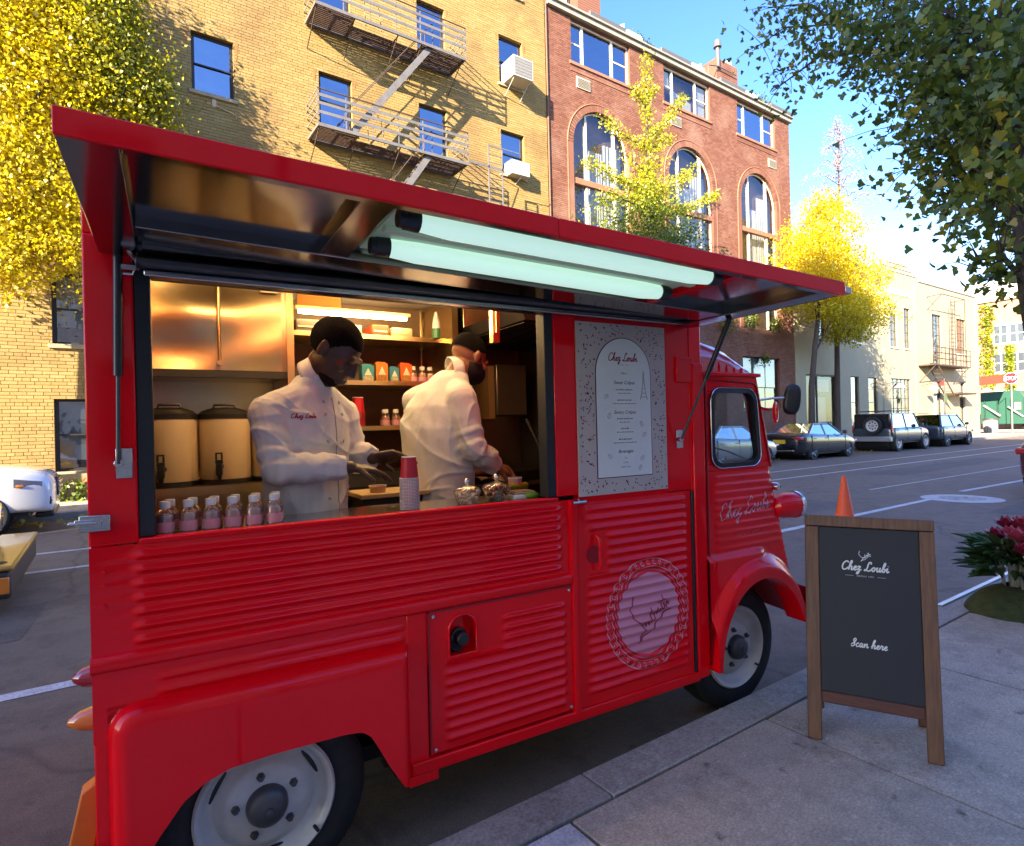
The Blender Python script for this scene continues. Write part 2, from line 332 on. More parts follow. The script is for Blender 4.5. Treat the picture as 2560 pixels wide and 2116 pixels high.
# ================================================================ BUILDINGS
FY = 17.5
def solid_runs(a, b, cuts):
    runs = [(a, b)]
    for c, d in cuts:
        nr = []
        for p, q in runs:
            if d <= p or c >= q: nr.append((p, q)); continue
            if c > p: nr.append((p, c))
            if d < q: nr.append((d, q))
        runs = nr
    return [(p, q) for p, q in runs if q-p > .01]
def half_at(op, z):
    """span of an opening at height z, or None; op=(x0,x1,z0,z1,arch) arch: top is a half ellipse starting at arch"""
    x0, x1, z0, z1 = op[:4]
    if z < z0 or z > z1: return None
    if len(op) > 4 and z > op[4]:
        k = (z-op[4])/(z1-op[4]); h = (x1-x0)/2*math.sqrt(max(0, 1-k*k)); c = (x0+x1)/2
        return (c-h, c+h) if h > .02 else None
    return (x0, x1)
def brick_facade(root, x0, x1, z0, z1, ops, bl, bh, bmat, mmat, pick, hdr=7, joint=.011, proud=.012, seed=1, depth_rows=None):
    """mortar face with every brick a raised block; the bricks in the pick box become parts of their own"""
    rg = random.Random(seed); mort = MB(); vs = []; fs = []; rnd = []; single = []
    nrow = int((z1-z0)/bh); bh = (z1-z0)/nrow
    wall = MB()
    for r in range(nrow):
        za, zb = z0+r*bh, z0+(r+1)*bh; zm = (za+zb)/2
        cuts = [c for c in (half_at(o, zm) for o in ops) if c]
        runs = solid_runs(x0, x1, cuts)
        for a, b in runs: mort.quad((a, FY, za), (b, FY, za), (b, FY, zb), (a, FY, zb))
        head = (r % hdr == hdr-1); L_ = bl/2 if head else bl; off = rg.uniform(-.02, .02)+(bl/2 if r % 2 else 0)+(bl/4 if head else 0)
        for a, b in runs:
            k = math.floor((a-off)/L_)
            while off+k*L_ < b:
                p, q = max(a, off+k*L_), min(b, off+(k+1)*L_); k += 1
                if q-p < .03: continue
                p2, q2, c, d = p+joint/2, q-joint/2, za+joint/2, zb-joint/2
                y = FY-proud-rg.uniform(-.003, .003)
                full = abs((q-p)-bl) < 1e-4
                if full and len(single) < 300 and pick[0] < p and q < pick[1] and pick[2] < za and zb < pick[3]:
                    single.append((p2, y, c)); continue
                i = len(vs); vs += [(p2, y, c), (q2, y, c), (q2, y, d), (p2, y, d), (p2, FY, c), (q2, FY, c), (q2, FY, d), (p2, FY, d)]
                fs += [(i, i+1, i+2, i+3), (i+4, i+5, i+1, i), (i+3, i+2, i+6, i+7), (i+4, i, i+3, i+7), (i+1, i+5, i+6, i+2)]
                rnd += [rg.random()]*5
    obj('mortar', mort, mmat, root)
    me = bpy.data.meshes.new('brickwork'); me.from_pydata(vs, [], fs); at = me.attributes.new('rnd', 'FLOAT', 'FACE'); at.data.foreach_set('value', rnd)
    o = link('brickwork', me, bmat, root); o['kind'] = 'stuff'
    one = MB(); one.box(0, bl-joint, 0, proud+.006, 0, bh-joint); bme = mesh('brick', one); bme.materials.append(bmat)
    for p in single: link('brick', bme, None, root, p)
def reveal(root, x0, x1, z0, z1, mt, d=.16, sillmat=None):
    m = MB()
    m.quad((x0, FY-.012, z0), (x0, FY+d, z0), (x0, FY+d, z1), (x0, FY-.012, z1)); m.quad((x1, FY-.012, z0), (x1, FY-.012, z1), (x1, FY+d, z1), (x1, FY+d, z0)); m.quad((x0, FY-.012, z1), (x0, FY+d, z1), (x1, FY+d, z1), (x1, FY-.012, z1))
    return obj('reveal', m, mt, root)
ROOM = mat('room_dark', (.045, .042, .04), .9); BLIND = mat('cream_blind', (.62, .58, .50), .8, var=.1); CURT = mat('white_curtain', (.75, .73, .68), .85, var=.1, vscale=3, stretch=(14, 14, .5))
FRB = mat('bronze_frame', (.035, .03, .026), .5, .2); FRG = mat('grey_frame', (.30, .29, .27), .5); FRC = mat('cream_frame', (.62, .58, .48), .5)
STONE = mat('sill_stone', (.42, .33, .20), .8, var=.25, vscale=5); GLASS_S = glass('sky_glass', (.30, .33, .36), .42, gcol=(.75, .82, .92), wav=.3); GLASS_C = glass('clear_glass', (.80, .83, .83), .10)
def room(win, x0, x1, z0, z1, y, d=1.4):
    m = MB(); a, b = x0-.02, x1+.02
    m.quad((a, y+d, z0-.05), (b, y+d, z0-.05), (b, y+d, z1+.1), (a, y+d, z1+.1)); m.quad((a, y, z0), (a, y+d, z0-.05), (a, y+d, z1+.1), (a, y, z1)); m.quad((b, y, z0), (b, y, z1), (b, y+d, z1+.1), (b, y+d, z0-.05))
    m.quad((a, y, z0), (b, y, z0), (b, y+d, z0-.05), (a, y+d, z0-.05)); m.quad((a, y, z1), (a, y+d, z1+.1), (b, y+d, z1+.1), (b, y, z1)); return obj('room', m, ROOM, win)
def sash_window(root, x0, x1, z0, z1, fm, gm, blind=None, sill=True, d=.13, w=.05, split=.5, cols=1):
    y = FY+d; m = MB(); m.box(x0, x0+w, y-.02, y+.06, z0, z1); m.box(x1-w, x1, y-.02, y+.06, z0, z1); m.box(x0+w, x1-w, y-.02, y+.06, z1-w, z1); m.box(x0+w, x1-w, y-.02, y+.06, z0, z0+w*.8)
    win = obj('window', m, fm, root)
    zm = z0+(z1-z0)*split
    for k, (a, b, yy) in enumerate(((z0+w*.8, zm+.02, y+.03), (zm-.02, z1-w, y+.0))):
        mm = MB(); s = .035; mm.box(x0+w, x0+w+s, yy-.012, yy+.02, a, b); mm.box(x1-w-s, x1-w, yy-.012, yy+.02, a, b); mm.box(x0+w+s, x1-w-s, yy-.012, yy+.02, a, a+s); mm.box(x0+w+s, x1-w-s, yy-.012, yy+.02, b-s, b)
        for q in range(1, cols): xx = x0+w+(x1-x0-2*w)*q/cols; mm.box(xx-.012, xx+.012, yy-.01, yy+.018, a+s, b-s)
        obj('sash', mm, fm, win)
        mm = MB(); mm.quad((x0+w+s, yy+.004, a+s), (x1-w-s, yy+.004, a+s), (x1-w-s, yy+.004, b-s), (x0+w+s, yy+.004, b-s)); obj('pane', mm, gm, win)
    if blind:
        mm = MB(); mm.box(x0+w, x1-w, y+.09, y+.095, z1-(z1-z0)*blind, z1-.02); obj('blind', mm, BLIND, win)
    if sill: mm = MB(); mm.box(x0-.08, x1+.08, FY-.07, FY+d+.02, z0-.10, z0); obj('sill', mm, STONE, win, bevel=.01)
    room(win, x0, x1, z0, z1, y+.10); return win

# ---- yellow brick apartment house
YB = brickmat('yellow_brick', [(.28, .182, .055), (.31, .207, .066), (.335, .23, .078), (.30, .193, .057), (.355, .248, .092)], stain=(.17, .09, .035), stain_amt=.6)
YM = mat('yellow_mortar', (.20, .125, .04), .9, var=.25, vscale=2); REVY = mat('yellow_reveal', (.34, .21, .07), .85, var=.2)
ybl = thing('yellow_brick_building', 'yellow brick apartment house with an iron fire escape on its front', 'building', (0, FY, 0))
ybl.location = (0, 0, 0)
cols_y = [(-4.5, -3.45), (-1.0, .05), (2.05, 3.08), (5.40, 6.41), (8.66, 9.69), (11.89, 12.92)]
rows_y = [(.80, 2.55), (3.82, 5.55), (7.30, 8.92), (10.74, 12.34), (14.0, 15.76), (17.4, 19.0)]
ops = [(a, b, c, d) for a, b in cols_y for c, d in rows_y]
brick_facade(ybl, -12, 14.02, .15, 20.5, ops, .300, .0815, YB, YM, (-1.75, -.05, 2.5, 6.4), seed=2)
for (a, b) in cols_y:
    for i, (c, d) in enumerate(rows_y):
        if a < -3: continue
        reveal(ybl, a, b, c, d, REVY)
        sash_window(ybl, a, b, c, d, FRB, GLASS_S if i > 2 else GLASS_W, blind=(.75 if (i == 1 and a < 0) else (.85 if i == 0 else (.4 if (i == 4 and a == 8.66) else None))), cols=1)
m = MB(); m.box(-12, 14.0, FY+.6, FY+9, .15, 20.5); m.box(-12, 14.02, FY-.15, FY+9, 20.5, 20.8); obj('roof_block', m, YM, ybl)
m = MB(); m.tube([(14.06, FY-.05, .2), (14.06, FY-.05, 20.4)], .035, 8); obj('downpipe', m, mat('brown_pipe', (.16, .08, .04), .6), ybl)
m = MB(); m.box(-12, 14.0, FY-.35, FY-.02, .152, .75); tag(obj('areaway_wall', m, mat('areaway_stone', (.45, .30, .14), .85, var=.3)), 'low stone wall at the foot of the yellow building', 'wall')
# rust streaks sit under some lintels (stains with a shape of their own)
RUST = mat('rust_stain', (.40, .17, .05), .9, var=.4, vscale=9)
rg = random.Random(5)
for a, b in cols_y[2:]:
    for c, d in rows_y[3:5]:
        for xx in (a-.12, b+.08):
            m = MB(); w_ = rg.uniform(.02, .05); h_ = rg.uniform(.2, .5); m.add([(xx-w_, FY-.0175, d+.02), (xx+w_, FY-.0175, d+.02), (xx+w_*.5, FY-.0175, d-h_*.6), (xx, FY-.0175, d-h_)], [(0, 1, 2, 3)]); obj('rust_streak', m, RUST, ybl)
# ---- fire escape
IRON = mat('grey_iron', (.19, .175, .165), .6, .2, var=.3, vscale=4); IRONB = mat('brown_iron', (.10, .06, .04), .7, .1, var=.4, vscale=6)
fe = thing('fire_escape', 'grey iron fire escape with two railed platforms on the yellow brick house', 'fire escape', (5.0, FY, 10.2))
def fobj(name, mb, mt, parent=None): mb.xf(Matrix.Translation((-5.0, -FY, -10.2))); return obj(name, mb, mt, parent or fe)
FX0, FX1, FYO = 5.02, 9.86, 16.4
for pz in (10.22, 13.62):
    m = MB(); m.box(FX0, FX1, FYO, FYO+.05, pz-.09, pz); m.box(FX0, FX1, FY-.09, FY-.04, pz-.07, pz); m.box(FX0, FX0+.05, FYO+.05, FY-.09, pz-.08, pz); m.box(FX1-.05, FX1, FYO+.05, FY-.09, pz-.08, pz)
    plat = fobj('platform', m, IRON)
    for k in range(12):
        y = FYO+.08+k*.078; mm = MB()
        if k < 5:
            mm.box(FX0+.05, FX0+1.15, y, y+.052, pz-.03, pz-.012); fobj('slat', mm, IRONB, plat); mm = MB(); mm.box(FX1-1.5, FX1-.05, y, y+.052, pz-.03, pz-.012)
        else: mm.box(FX0+.05, FX1-.05, y, y+.052, pz-.03, pz-.012)
        fobj('slat', mm, IRONB, plat)
    for xx in (FX0+.06, FX0+1.15, FX0+2.5, FX1-1.55, FX1-.1):
        mm = MB(); mm.box(xx, xx+.035, FYO+.05, FY-.09, pz-.06, pz-.031); fobj('bearer', mm, IRONB, plat)
        mm = MB(); mm.tube([(xx, FYO+.1, pz-.06), (xx, FYO+.45, pz-.32), (xx, FY-.01, pz-.75)], .016, 6); fobj('bracket', mm, IRONB, plat)
    for k, h in enumerate((.30, .55, .78)):
        mm = MB(); mm.box(FX0, FX1, FYO-.012, FYO, pz+h-.042, pz+h+.042); fobj('rail', mm, IRON, plat)
    mm = MB(); mm.box(FX0, FX1, FYO-.02, FYO+.015, pz+.94, pz+.965); fobj('rail', mm, IRONB, plat)
    for xx in (FX0, FX1):
        for h in (.30, .55, .78, .95): mm = MB(); mm.box(xx-.006, xx+.006, FYO, FY-.02, pz+h-.02, pz+h+.02); fobj('rail', mm, IRON, plat)
    for xx in [FX0+(FX1-FX0)*k/6 for k in range(7)]:
        mm = MB(); mm.box(xx-.012, xx+.012, FYO, FYO+.024, pz, pz+.96); fobj('post', mm, IRON, plat)
    # goose-neck handrails by the stair well
    mm = MB(); mm.tube([(6.6, FYO+.3, pz), (6.55, FYO+.3, pz+.8), (6.8, FYO+.3, pz+.95), (7.0, FYO+.3, pz+.7), (7.1, FYO+.3, pz)], .012, 6); fobj('handrail', mm, IRON, plat)
def stair(xa, za, xb, zb, y0, y1):
    n = int((za-zb)/.24); st = None
    for y in (y0, y1):
        m = MB(); dx, dz = xb-xa, zb-za; L_ = math.hypot(dx, dz); nx, nz = -dz/L_*.09, dx/L_*.09
        m.prism([(xa+nx, za+nz), (xb+nx, zb+nz), (xb-nx, zb-nz), (xa-nx, za-nz)], y, y+.03); o = fixn(fobj('stringer', m, IRON, st) if st else fobj('stair', m, IRON)); st = st or o
    for k in range(n):
        f = (k+.5)/n; x, z = xa+(xb-xa)*f, za+(zb-za)*f; mm = MB(); mm.box(x-.09, x+.09, y0+.03, y1, z-.01, z+.01); fobj('tread', mm, IRONB, st)
    for y in (y0, y1+.03):
        mm = MB(); mm.tube([(xa+.05, y, za+.75), (xb-.05, y, zb+.75), (xb-.1, y, zb)], .013, 6); mm.tube([(xa+.05, y, za), (xa+.05, y, za+.75)], .013, 6); fobj('handrail', mm, IRONB, st)
stair(8.65, 13.62, 6.05, 10.25, 16.5, 17.0); stair(8.55, 10.22, 6.6, 7.4, 16.5, 17.0)
m = MB(); m.box(FX1, 11.25, FYO-.01, FYO+.01, 10.24, 10.32); m.box(10.62, 10.66, FYO-.01, FYO+.02, 8.2, 11.02); m.box(11.16, 11.20, FYO-.01, FYO+.02, 8.2, 10.95); m.box(10.62, 11.9, FYO, FYO+.012, 10.99, 11.02); lad = fobj('drop_ladder', m, IRON)
for k in range(11): mm = MB(); mm.box(10.66, 11.16, FYO, FYO+.02, 8.35+.26*k, 8.37+.26*k); fobj('rung', mm, IRON, lad)
m = MB(); m.tube([(FX1, FYO, 10.3), (12.6, FY-.02, 10.35)], .012, 6); m.tube([(12.0, FY-.3, 7.9), (13.6, FY-.3, 7.6), (13.6, FY-.02, 7.6)], .03, 6); fobj('stay_bar', m, IRONB)
# ---- window air conditioners
ACW = mat('ac_white', (.48, .47, .44), .45, var=.06); ACG = mat('ac_grille', (.20, .195, .18), .6, bump=.5, bscale=200)
def ac(x, z, w, h, d, label, proud):
    a = thing('air_conditioner', label, 'air conditioner', (x, FY-proud, z), 0, 'window air conditioners')
    m = MB(); m.box(0, w, 0, d, 0, h); obj('casing', m, ACW, a, bevel=.015)
    if proud > .4:
        m = MB(); m.box(.05, w-.05, -.006, .0, .05, h-.05); g = obj('rear_grille', m, ACG, a)
        for k in range(6): mm = MB(); zz = .08+(h-.16)*k/5; mm.box(.06, w-.06, -.012, -.0062, zz, zz+.012); obj('louvre', mm, ACG, g)
        for k in range(2): mm = MB(); mm.box(-.006, -.0005, .1, d*.55, .06+k*h*.48, .06+k*h*.48+h*.3); obj('side_vent', mm, ACG, a)
        for xx in (.08, w-.1): mm = MB(); mm.tube([(xx, .08, 0), (xx, proud-.02, -.42)], .016, 6); obj('bracket', mm, ACW, a)
    else:
        mm = MB(); mm.tube([(w*.6, .05, 0), (w*.5, proud, -.2)], .02, 6); obj('bracket', mm, ACW, a)
ac(12.02, 13.98, .86, .72, 1.0, 'boxy white air conditioner sticking out of the upper right window of the yellow house', .72)
ac(12.08, 10.66, .80, .50, .6, 'plain white air conditioner in the window below, beside the drop ladder', .38)
# bits on the sill of the first window
m = MB(); m.box(2.52, 2.62, FY-.03, FY+.07, 10.42, 10.62); m.tube([(2.6, FY-.04, 10.45), (2.8, FY-.06, 10.40), (3.1, FY-.05, 10.33), (3.12, FY-.02, 10.25)], .012, 6); tag(obj('sill_box', m, mat('tan_box', (.55, .42, .25), .8)), 'small tan box with a cable on the window sill by the yellow tree', 'box')

# ---- red brick loft building with arched windows
RB = brickmat('red_brick', [(.165, .062, .036), (.20, .080, .048), (.145, .052, .03), (.23, .10, .062), (.18, .072, .042)], stain=(.36, .22, .16), stain_amt=.45)
RM = mat('red_mortar', (.32, .19, .13), .9, var=.3, vscale=2); REVR = mat('red_reveal', (.22, .08, .045), .85, var=.2); TERRA = mat('terracotta', (.34, .15, .085), .8, var=.2, vscale=4)
rbl = thing('red_brick_building', 'red brick loft building with three tall arched windows and roofline chimneys', 'building', (0, 0, 0))
acx = [16.86, 22.45, 27.82]; AWd = 1.55; tops = [(15.32, 18.58), (20.72, 23.95), (26.1, 29.4)]
aops = [(c-AWd, c+AWd, 6.3, 14.28, 12.72) for c in acx]
rops = aops+[(a, b, 15.92, 17.60) for a, b in tops]+[(26.1, 29.3, 2.2, 4.88), (20.7, 23.9, 2.2, 4.88), (15.4, 18.5, .15, 4.4)]
brick_facade(rbl, 14.10, 30.76, .15, 17.62, rops, .212, .0745, RB, RM, (14.2, 15.3, 11.6, 15.8), hdr=6, seed=4)
for c in acx:                                        # voussoir ring, proud of the wall
    for k in range(44):
        a0, a1 = math.pi*k/44+.006, math.pi*(k+1)/44-.006; r0, r1 = 1., 1.
        def pt(a, e): return (c+(AWd+e)*math.cos(a), 12.72+(1.56+e)*math.sin(a))
        p = [pt(a0, .0), pt(a0, .27), pt(a1, .27), pt(a1, .0)]
        m = MB(); m.prism(p, FY-.035, FY+.14); fixn(obj("arch_brick", m, RB, rbl))
    for sx in (-1, 1):
        xa = c+sx*AWd; m = MB(); m.box(min(xa, xa+sx*.27), max(xa, xa+sx*.27), FY-.03, FY+.14, 6.3, 12.72); obj('arch_jamb', m, RB, rbl)
        m = MB(); m.box(min(xa+sx*.27, xa+sx*.31), max(xa+sx*.27, xa+sx*.31), FY-.045, FY, 6.3, 12.72); obj('jamb_bead', m, TERRA, rbl)
    m = MB(); m.tube([(c+(AWd+.29)*math.cos(math.pi*k/32), FY-.03, 12.72+(1.56+.29)*math.sin(math.pi*k/32)) for k in range(33)], .03, 6); obj('arch_bead', m, TERRA, rbl)
    y = FY+.16
    def xsp(z): h = half_at((c-AWd, c+AWd, 6, 14.28, 12.72), z); return h
    m = MB()
    for xx in (c-.78, c+.78):
        zt = 12.72+1.56*math.sqrt(1-(.78/AWd)**2)-.03; m.box(xx-.05, xx+.05, y-.06, y+.05, 6.35, zt)
    m.box(c-AWd, c-AWd+.07, y-.04, y+.05, 6.35, 12.72); m.box(c+AWd-.07, c+AWd, y-.04, y+.05, 6.35, 12.72)
    m.tube([(c+(AWd-.03)*math.cos(math.pi*k/28), y, 12.72+1.53*math.sin(math.pi*k/28)) for k in range(29)], .045, 6)
    m.box(c-AWd, c+AWd, y-.04, y+.05, 8.6, 8.72)
    win = obj('arched_window', m, FRC, rbl)
    m = MB(); m.box(c-AWd, c+AWd, FY+.02, y+.03, 11.16, 11.40); obj('transom', m, TERRA, win, bevel=.02)
    # glass as strips per light, curtains and a dark room behind
    for a, b in ((c-AWd+.07, c-.83), (c-.73, c+.73), (c+.83, c+AWd-.07)):
        for za, zb in ((6.4, 8.6), (8.72, 11.16), (11.40, 14.3)):
            n = 10; top = []; 
            for k in range(n+1):
                x = a+(b-a)*k/n; q = 12.72+1.52*math.sqrt(max(0, 1-((x-c)/(AWd-.02))**2)); top.append((x, y, min(zb, q)))
            mm = MB(); mm.add([(a, y, za), (b, y, za)]+top[::-1], [tuple(range(n+3))]); obj('pane', mm, GLASS_C, win)
    rg = random.Random(int(c*10))
    def curtain(xa, xb, za, zb, yy):
        nn = 28; mm = MB(); mm.grid(lambda u, v: (xa+(xb-xa)*u, yy+.035*math.sin(u*nn*1.3+v*.4), za+(zb-za)*v), 56, 1); obj('curtain', mm, CURT, win, smooth=60)
    curtain(c+.45, c+AWd-.06, 8.75, 13.3, y+.30); curtain(c-.35, c+.42, 8.8, 12.9 if c < 20 else 12.6, y+.34); curtain(c-AWd+.1, c-AWd+.35, 8.8, 12.4, y+.3)
    m = MB(); m.box(c-AWd+.1, c-.2, y+.3, y+.31, 6.4, 8.4); obj('blind', m, mat('grey_blind', (.30, .29, .27), .8), win)
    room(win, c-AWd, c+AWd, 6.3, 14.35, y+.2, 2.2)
for i, (a, b) in enumerate(tops):
    reveal(rbl, a, b, 15.92, 17.60, REVR, .14); y = FY+.13; w = b-a
    m = MB(); m.box(a, a+.06, y-.03, y+.05, 15.92, 17.6); m.box(b-.06, b, y-.03, y+.05, 15.92, 17.6); m.box(a+.06, b-.06, y-.03, y+.05, 17.53, 17.6); m.box(a+.06, b-.06, y-.03, y+.05, 15.92, 15.99)
    for f in (.21, .71): m.box(a+w*f-.05, a+w*f+.05, y-.035, y+.045, 15.99, 17.53)
    win = obj('triple_window', m, FRC, rbl)
    m = MB(); m.box(a+.06, a+w*.21-.05, y-.01, y+.03, 16.72, 16.78); m.box(a+w*.71+.05, b-.06, y-.01, y+.03, 16.72, 16.78); obj('meeting_rail', m, FRC, win)
    for p, q in ((a+.06, a+w*.21-.05), (a+w*.21+.05, a+w*.71-.05), (a+w*.71+.05, b-.06)):
        mm = MB(); mm.quad((p, y+.01, 15.99), (q, y+.01, 15.99), (q, y+.01, 17.53), (p, y+.01, 17.53)); obj('pane', mm, GLASS_S if i != 1 else GLASS_C, win)
    mm = MB(); mm.box(a+.07, a+w*.21-.05, y+.12, y+.125, 16.75, 17.5); mm2 = obj('blind', mm, BLIND if i == 0 else CURT, win)
    mm = MB(); mm.box(a+w*.73, b-.07, y+.12, y+.125, 16.0 if i != 2 else 16.7, 17.5); obj('blind', mm, BLIND if i != 1 else CURT, win)
    if i == 1: mm = MB(); mm.add([(a+w*.25, y+.2, 16.0), (a+w*.7, y+.2, 16.0), (a+w*.7, y+.2, 16.6), (a+w*.25, y+.2, 16.9)], [(0, 1, 2, 3)]); obj('blind', mm, CURT, win)
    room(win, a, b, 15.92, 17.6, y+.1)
    m = MB(); m.box(a-.1, b+.1, FY-.06, FY+.12, 15.80, 15.92); obj('sill', m, TERRA, win, bevel=.01)
    m = MB(); m.box(a-.05, b+.05, FY-.03, FY-.004, 15.55, 15.66); obj('string_course', m, RB, rbl)
VENT = mat('vent_beige', (.42, .36, .27), .7); 
for k, (vx, vz) in enumerate(((15.55, 14.95), (21.1, 15.0), (28.7, 14.85))):
    m = MB(); m.box(vx, vx+.72, FY-.05, FY+.02, vz, vz+.45); v = obj('wall_vent', m, VENT, rbl, bevel=.008)
    for q in range(6): mm = MB(); mm.box(vx+.05, vx+.67, FY-.062, FY-.052, vz+.05+.06*q, vz+.085+.06*q); obj('louvre', mm, mat('vent_slot', (.2, .17, .13), .8), v)
# cornice, coping, chimneys and roof clutter
m = MB(); m.box(14.10, 30.86, FY-.16, FY+.3, 17.66, 17.86); m.box(14.10, 30.90, FY-.24, FY+.3, 17.86, 17.94); cor = obj('cornice', m, mat('grey_cornice', (.33, .30, .25), .7, var=.2), rbl, bevel=.015)
COP = mat('cream_coping', (.66, .60, .46), .75, var=.15); DCOP = mat('dark_flashing', (.10, .095, .09), .6)
for k in range(8): m = MB(); xa = 14.12+2.1*k; m.box(xa, xa+(.9 if k % 2 == 0 else 2.0), FY-.2, FY+.35, 17.943, 18.16); obj('coping', m, COP if k % 2 == 0 else DCOP, cor, bevel=.02)
def brick_block(name, x0, x1, y0, y1, z0, z1, parent):
    m = MB(); rnd = []; nb = int((z1-z0)/.1)
    for r in range(nb):
        n = max(2, int((x1-x0)/.22)); o_ = 0 if r % 2 else .5
        m.box(x0, x1, y0, y1, z0+r*(z1-z0)/nb+.006, z0+(r+1)*(z1-z0)/nb-.006)
    return obj(name, m, RB, parent)
c1 = brick_block('chimney', 16.1, 17.35, FY+.4, FY+1.4, 17.9, 19.6, rbl); c2 = brick_block('chimney', 25.0, 26.7, FY+.3, FY+1.3, 17.9, 19.5, rbl)
m = MB(); m.cyl((25.1, FY+.3, 19.0), (25.1, FY+.3, 20.0), .1, .1, 10); m.cyl((25.1, FY+.3, 20.0), (25.1, FY+.3, 20.35), .2, .14, 10); obj('flue', m, DCOP, c2)
m = MB(); m.box(26.2, 26.5, FY+.5, FY+.8, 19.5, 19.85); obj('chimney_pot', m, WHITE, c2)
for xx in (18.0, 23.2): m = MB(); m.prism([(xx, 18.0), (xx+.8, 18.0), (xx+.75, 18.9), (xx+.5, 18.75)], FY+.4, FY+1.0); obj('roof_hatch', m, WHITE, rbl)
m = MB(); m.tube([(24.2, FY+.2, 18.0), (24.2, FY+.2, 18.8), (25.0, FY+.2, 19.0), (26.4, FY+.2, 19.0)], .03, 6); obj('roof_rail', m, DCOP, rbl)
m = MB(); m.box(14.11, 30.70, FY+.6, FY+10, .15, 17.9); obj('roof_block', m, RM, rbl); m = MB(); m.box(30.70, 30.74, FY+.02, FY+10, .15, 17.62); obj('side_wall', m, RB, rbl)
# ground floor windows of the loft
for a, b in ((26.1, 29.3), (20.7, 23.9)):
    reveal(rbl, a, b, 2.2, 4.88, REVR, .14); sash_window(rbl, a, a+1.0, 2.2, 4.88, FRB, GLASS_W, None, True, split=.42); sash_window(rbl, a+1.0, b, 2.2, 4.88, FRB, GLASS_W, .6, False, split=.42, cols=2)
m = MB(); m.box(14.15, 30.7, FY-.09, FY-.013, .152, 1.0); obj('base_course', m, mat('dark_granite', (.16, .14, .13), .7, var=.3), rbl)

# ---- cream stucco building with stepped gable
STUC = mat('cream_stucco', (.40, .345, .215), .85, var=.12, vscale=.8, bump=.15, bscale=30); STUW = mat('white_plaster', (.80, .77, .68), .8)
wbl = thing('cream_stucco_building', 'two-storey cream stucco building with stepped gable and dark steel windows', 'building', (0, 0, 0))
lows = [(31.9, 35.3, .2, 4.15), (36.9, 37.9, 1.0, 4.16), (39.1, 40.35, 1.0, 4.16), (42.2, 45.1, .9, 4.18), (48.8, 50.4, .2, 4.22), (53.6, 54.7, .2, 4.2)]
ups = [(33.0, 34.1, 6.25, 8.95), (37.3, 38.3, 6.25, 8.95), (42.2, 43.3, 6.25, 8.97), (44.3, 45.25, 6.25, 8.97), (48.85, 50.5, 5.35, 8.98), (53.3, 55.1, 6.35, 9.02)]
ops = lows+ups
zs_ = sorted(set([.15, 11.0]+[o[2] for o in ops]+[o[3] for o in ops])); m = MB()
for za, zb in zip(zs_, zs_[1:]):
    for a, b in solid_runs(30.78, 57.6, [(o[0], o[1]) for o in ops if o[2] <= za+1e-6 and o[3] >= zb-1e-6]): m.box(a, b, FY, FY+.25, za, zb)
obj('wall', m, STUC, wbl)
for (a, b, z0_, zt) in ((39.9, 46.6, 11.002, 11.26), (41.0, 45.8, 11.322, 11.52), (41.9, 45.0, 11.582, 11.80)): m = MB(); m.box(a, b, FY+.004, FY+.25, z0_, zt); o = obj('gable_step', m, STUC, wbl); m = MB(); m.box(a-.05, b+.05, FY-.05, FY+.3, zt, zt+.06); obj('coping', m, STUW, o)
m = MB(); m.box(46.6, 57.65, FY-.06, FY+.3, 11.0, 11.12); obj('coping', m, FRG, wbl); m = MB(); m.box(30.78, 39.9, FY-.06, FY+.3, 11.0, 11.12); obj('coping', m, FRG, wbl)
m = MB(); m.box(57.35, 57.6, FY+.25, FY+14, .15, 11.0); m.box(30.8, 57.3, FY+1.5, FY+14, .15, 10.9); obj('side_wall', m, STUC, wbl)
for xx in (30.9, 41.2, 46.0, 57.2): m = MB(); m.box(xx-.12, xx+.3, FY-.06, FY, .15, 10.98); obj('pilaster', m, STUC, wbl, bevel=.01)
m = MB(); m.box(42.1, 45.5, FY-.03, FY-.002, 9.75, 10.1); obj('plaque', m, STUW, wbl)
FRS = mat('steel_sash', (.06, .05, .045), .5)
def grid_window(root, x0, x1, z0, z1, nx, nz, gm=None):
    y = FY+.12; m = MB(); w = .05; m.box(x0, x0+w, y-.02, y+.04, z0, z1); m.box(x1-w, x1, y-.02, y+.04, z0, z1); m.box(x0+w, x1-w, y-.02, y+.04, z0, z0+w); m.box(x0+w, x1-w, y-.02, y+.04, z1-w, z1); win = obj('window', m, FRS, root)
    for i in range(1, nx): mm = MB(); x = x0+(x1-x0)*i/nx; mm.box(x-.018, x+.018, y-.015, y+.03, z0+w, z1-w); obj('glazing_bar', mm, FRS, win)
    for j in range(1, nz): mm = MB(); z = z0+(z1-z0)*j/nz; mm.box(x0+w, x1-w, y-.012, y+.027, z-.018, z+.018); obj('glazing_bar', mm, FRS, win)
    for i in range(nx):
        for j in range(nz):
            mm = MB(); a, b, c, d = x0+(x1-x0)*i/nx+.02, x0+(x1-x0)*(i+1)/nx-.02, z0+(z1-z0)*j/nz+.02, z0+(z1-z0)*(j+1)/nz-.02; e = random.uniform(-.004, .004); mm.quad((a, y+.01+e, c), (b, y+.01-e, c), (b, y+.01, d), (a, y+.01, d)); obj('pane', mm, gm or GLASS_W, win)
    room(win, x0, x1, z0, z1, y+.1); return win
for (a, b, c, d) in ups:
    w = grid_window(wbl, a, b, c, d, 2 if b-a < 1.3 else 3, 5); mm = MB(); mm.box(a-.08, b+.08, FY-.06, FY+.1, c-.1, c); obj('sill', mm, STUW, w)
grid_window(wbl, *lows[3], 5, 5); grid_window(wbl, *lows[1], 1, 2, GLASS_S); grid_window(wbl, *lows[2], 1, 2, GLASS_W)
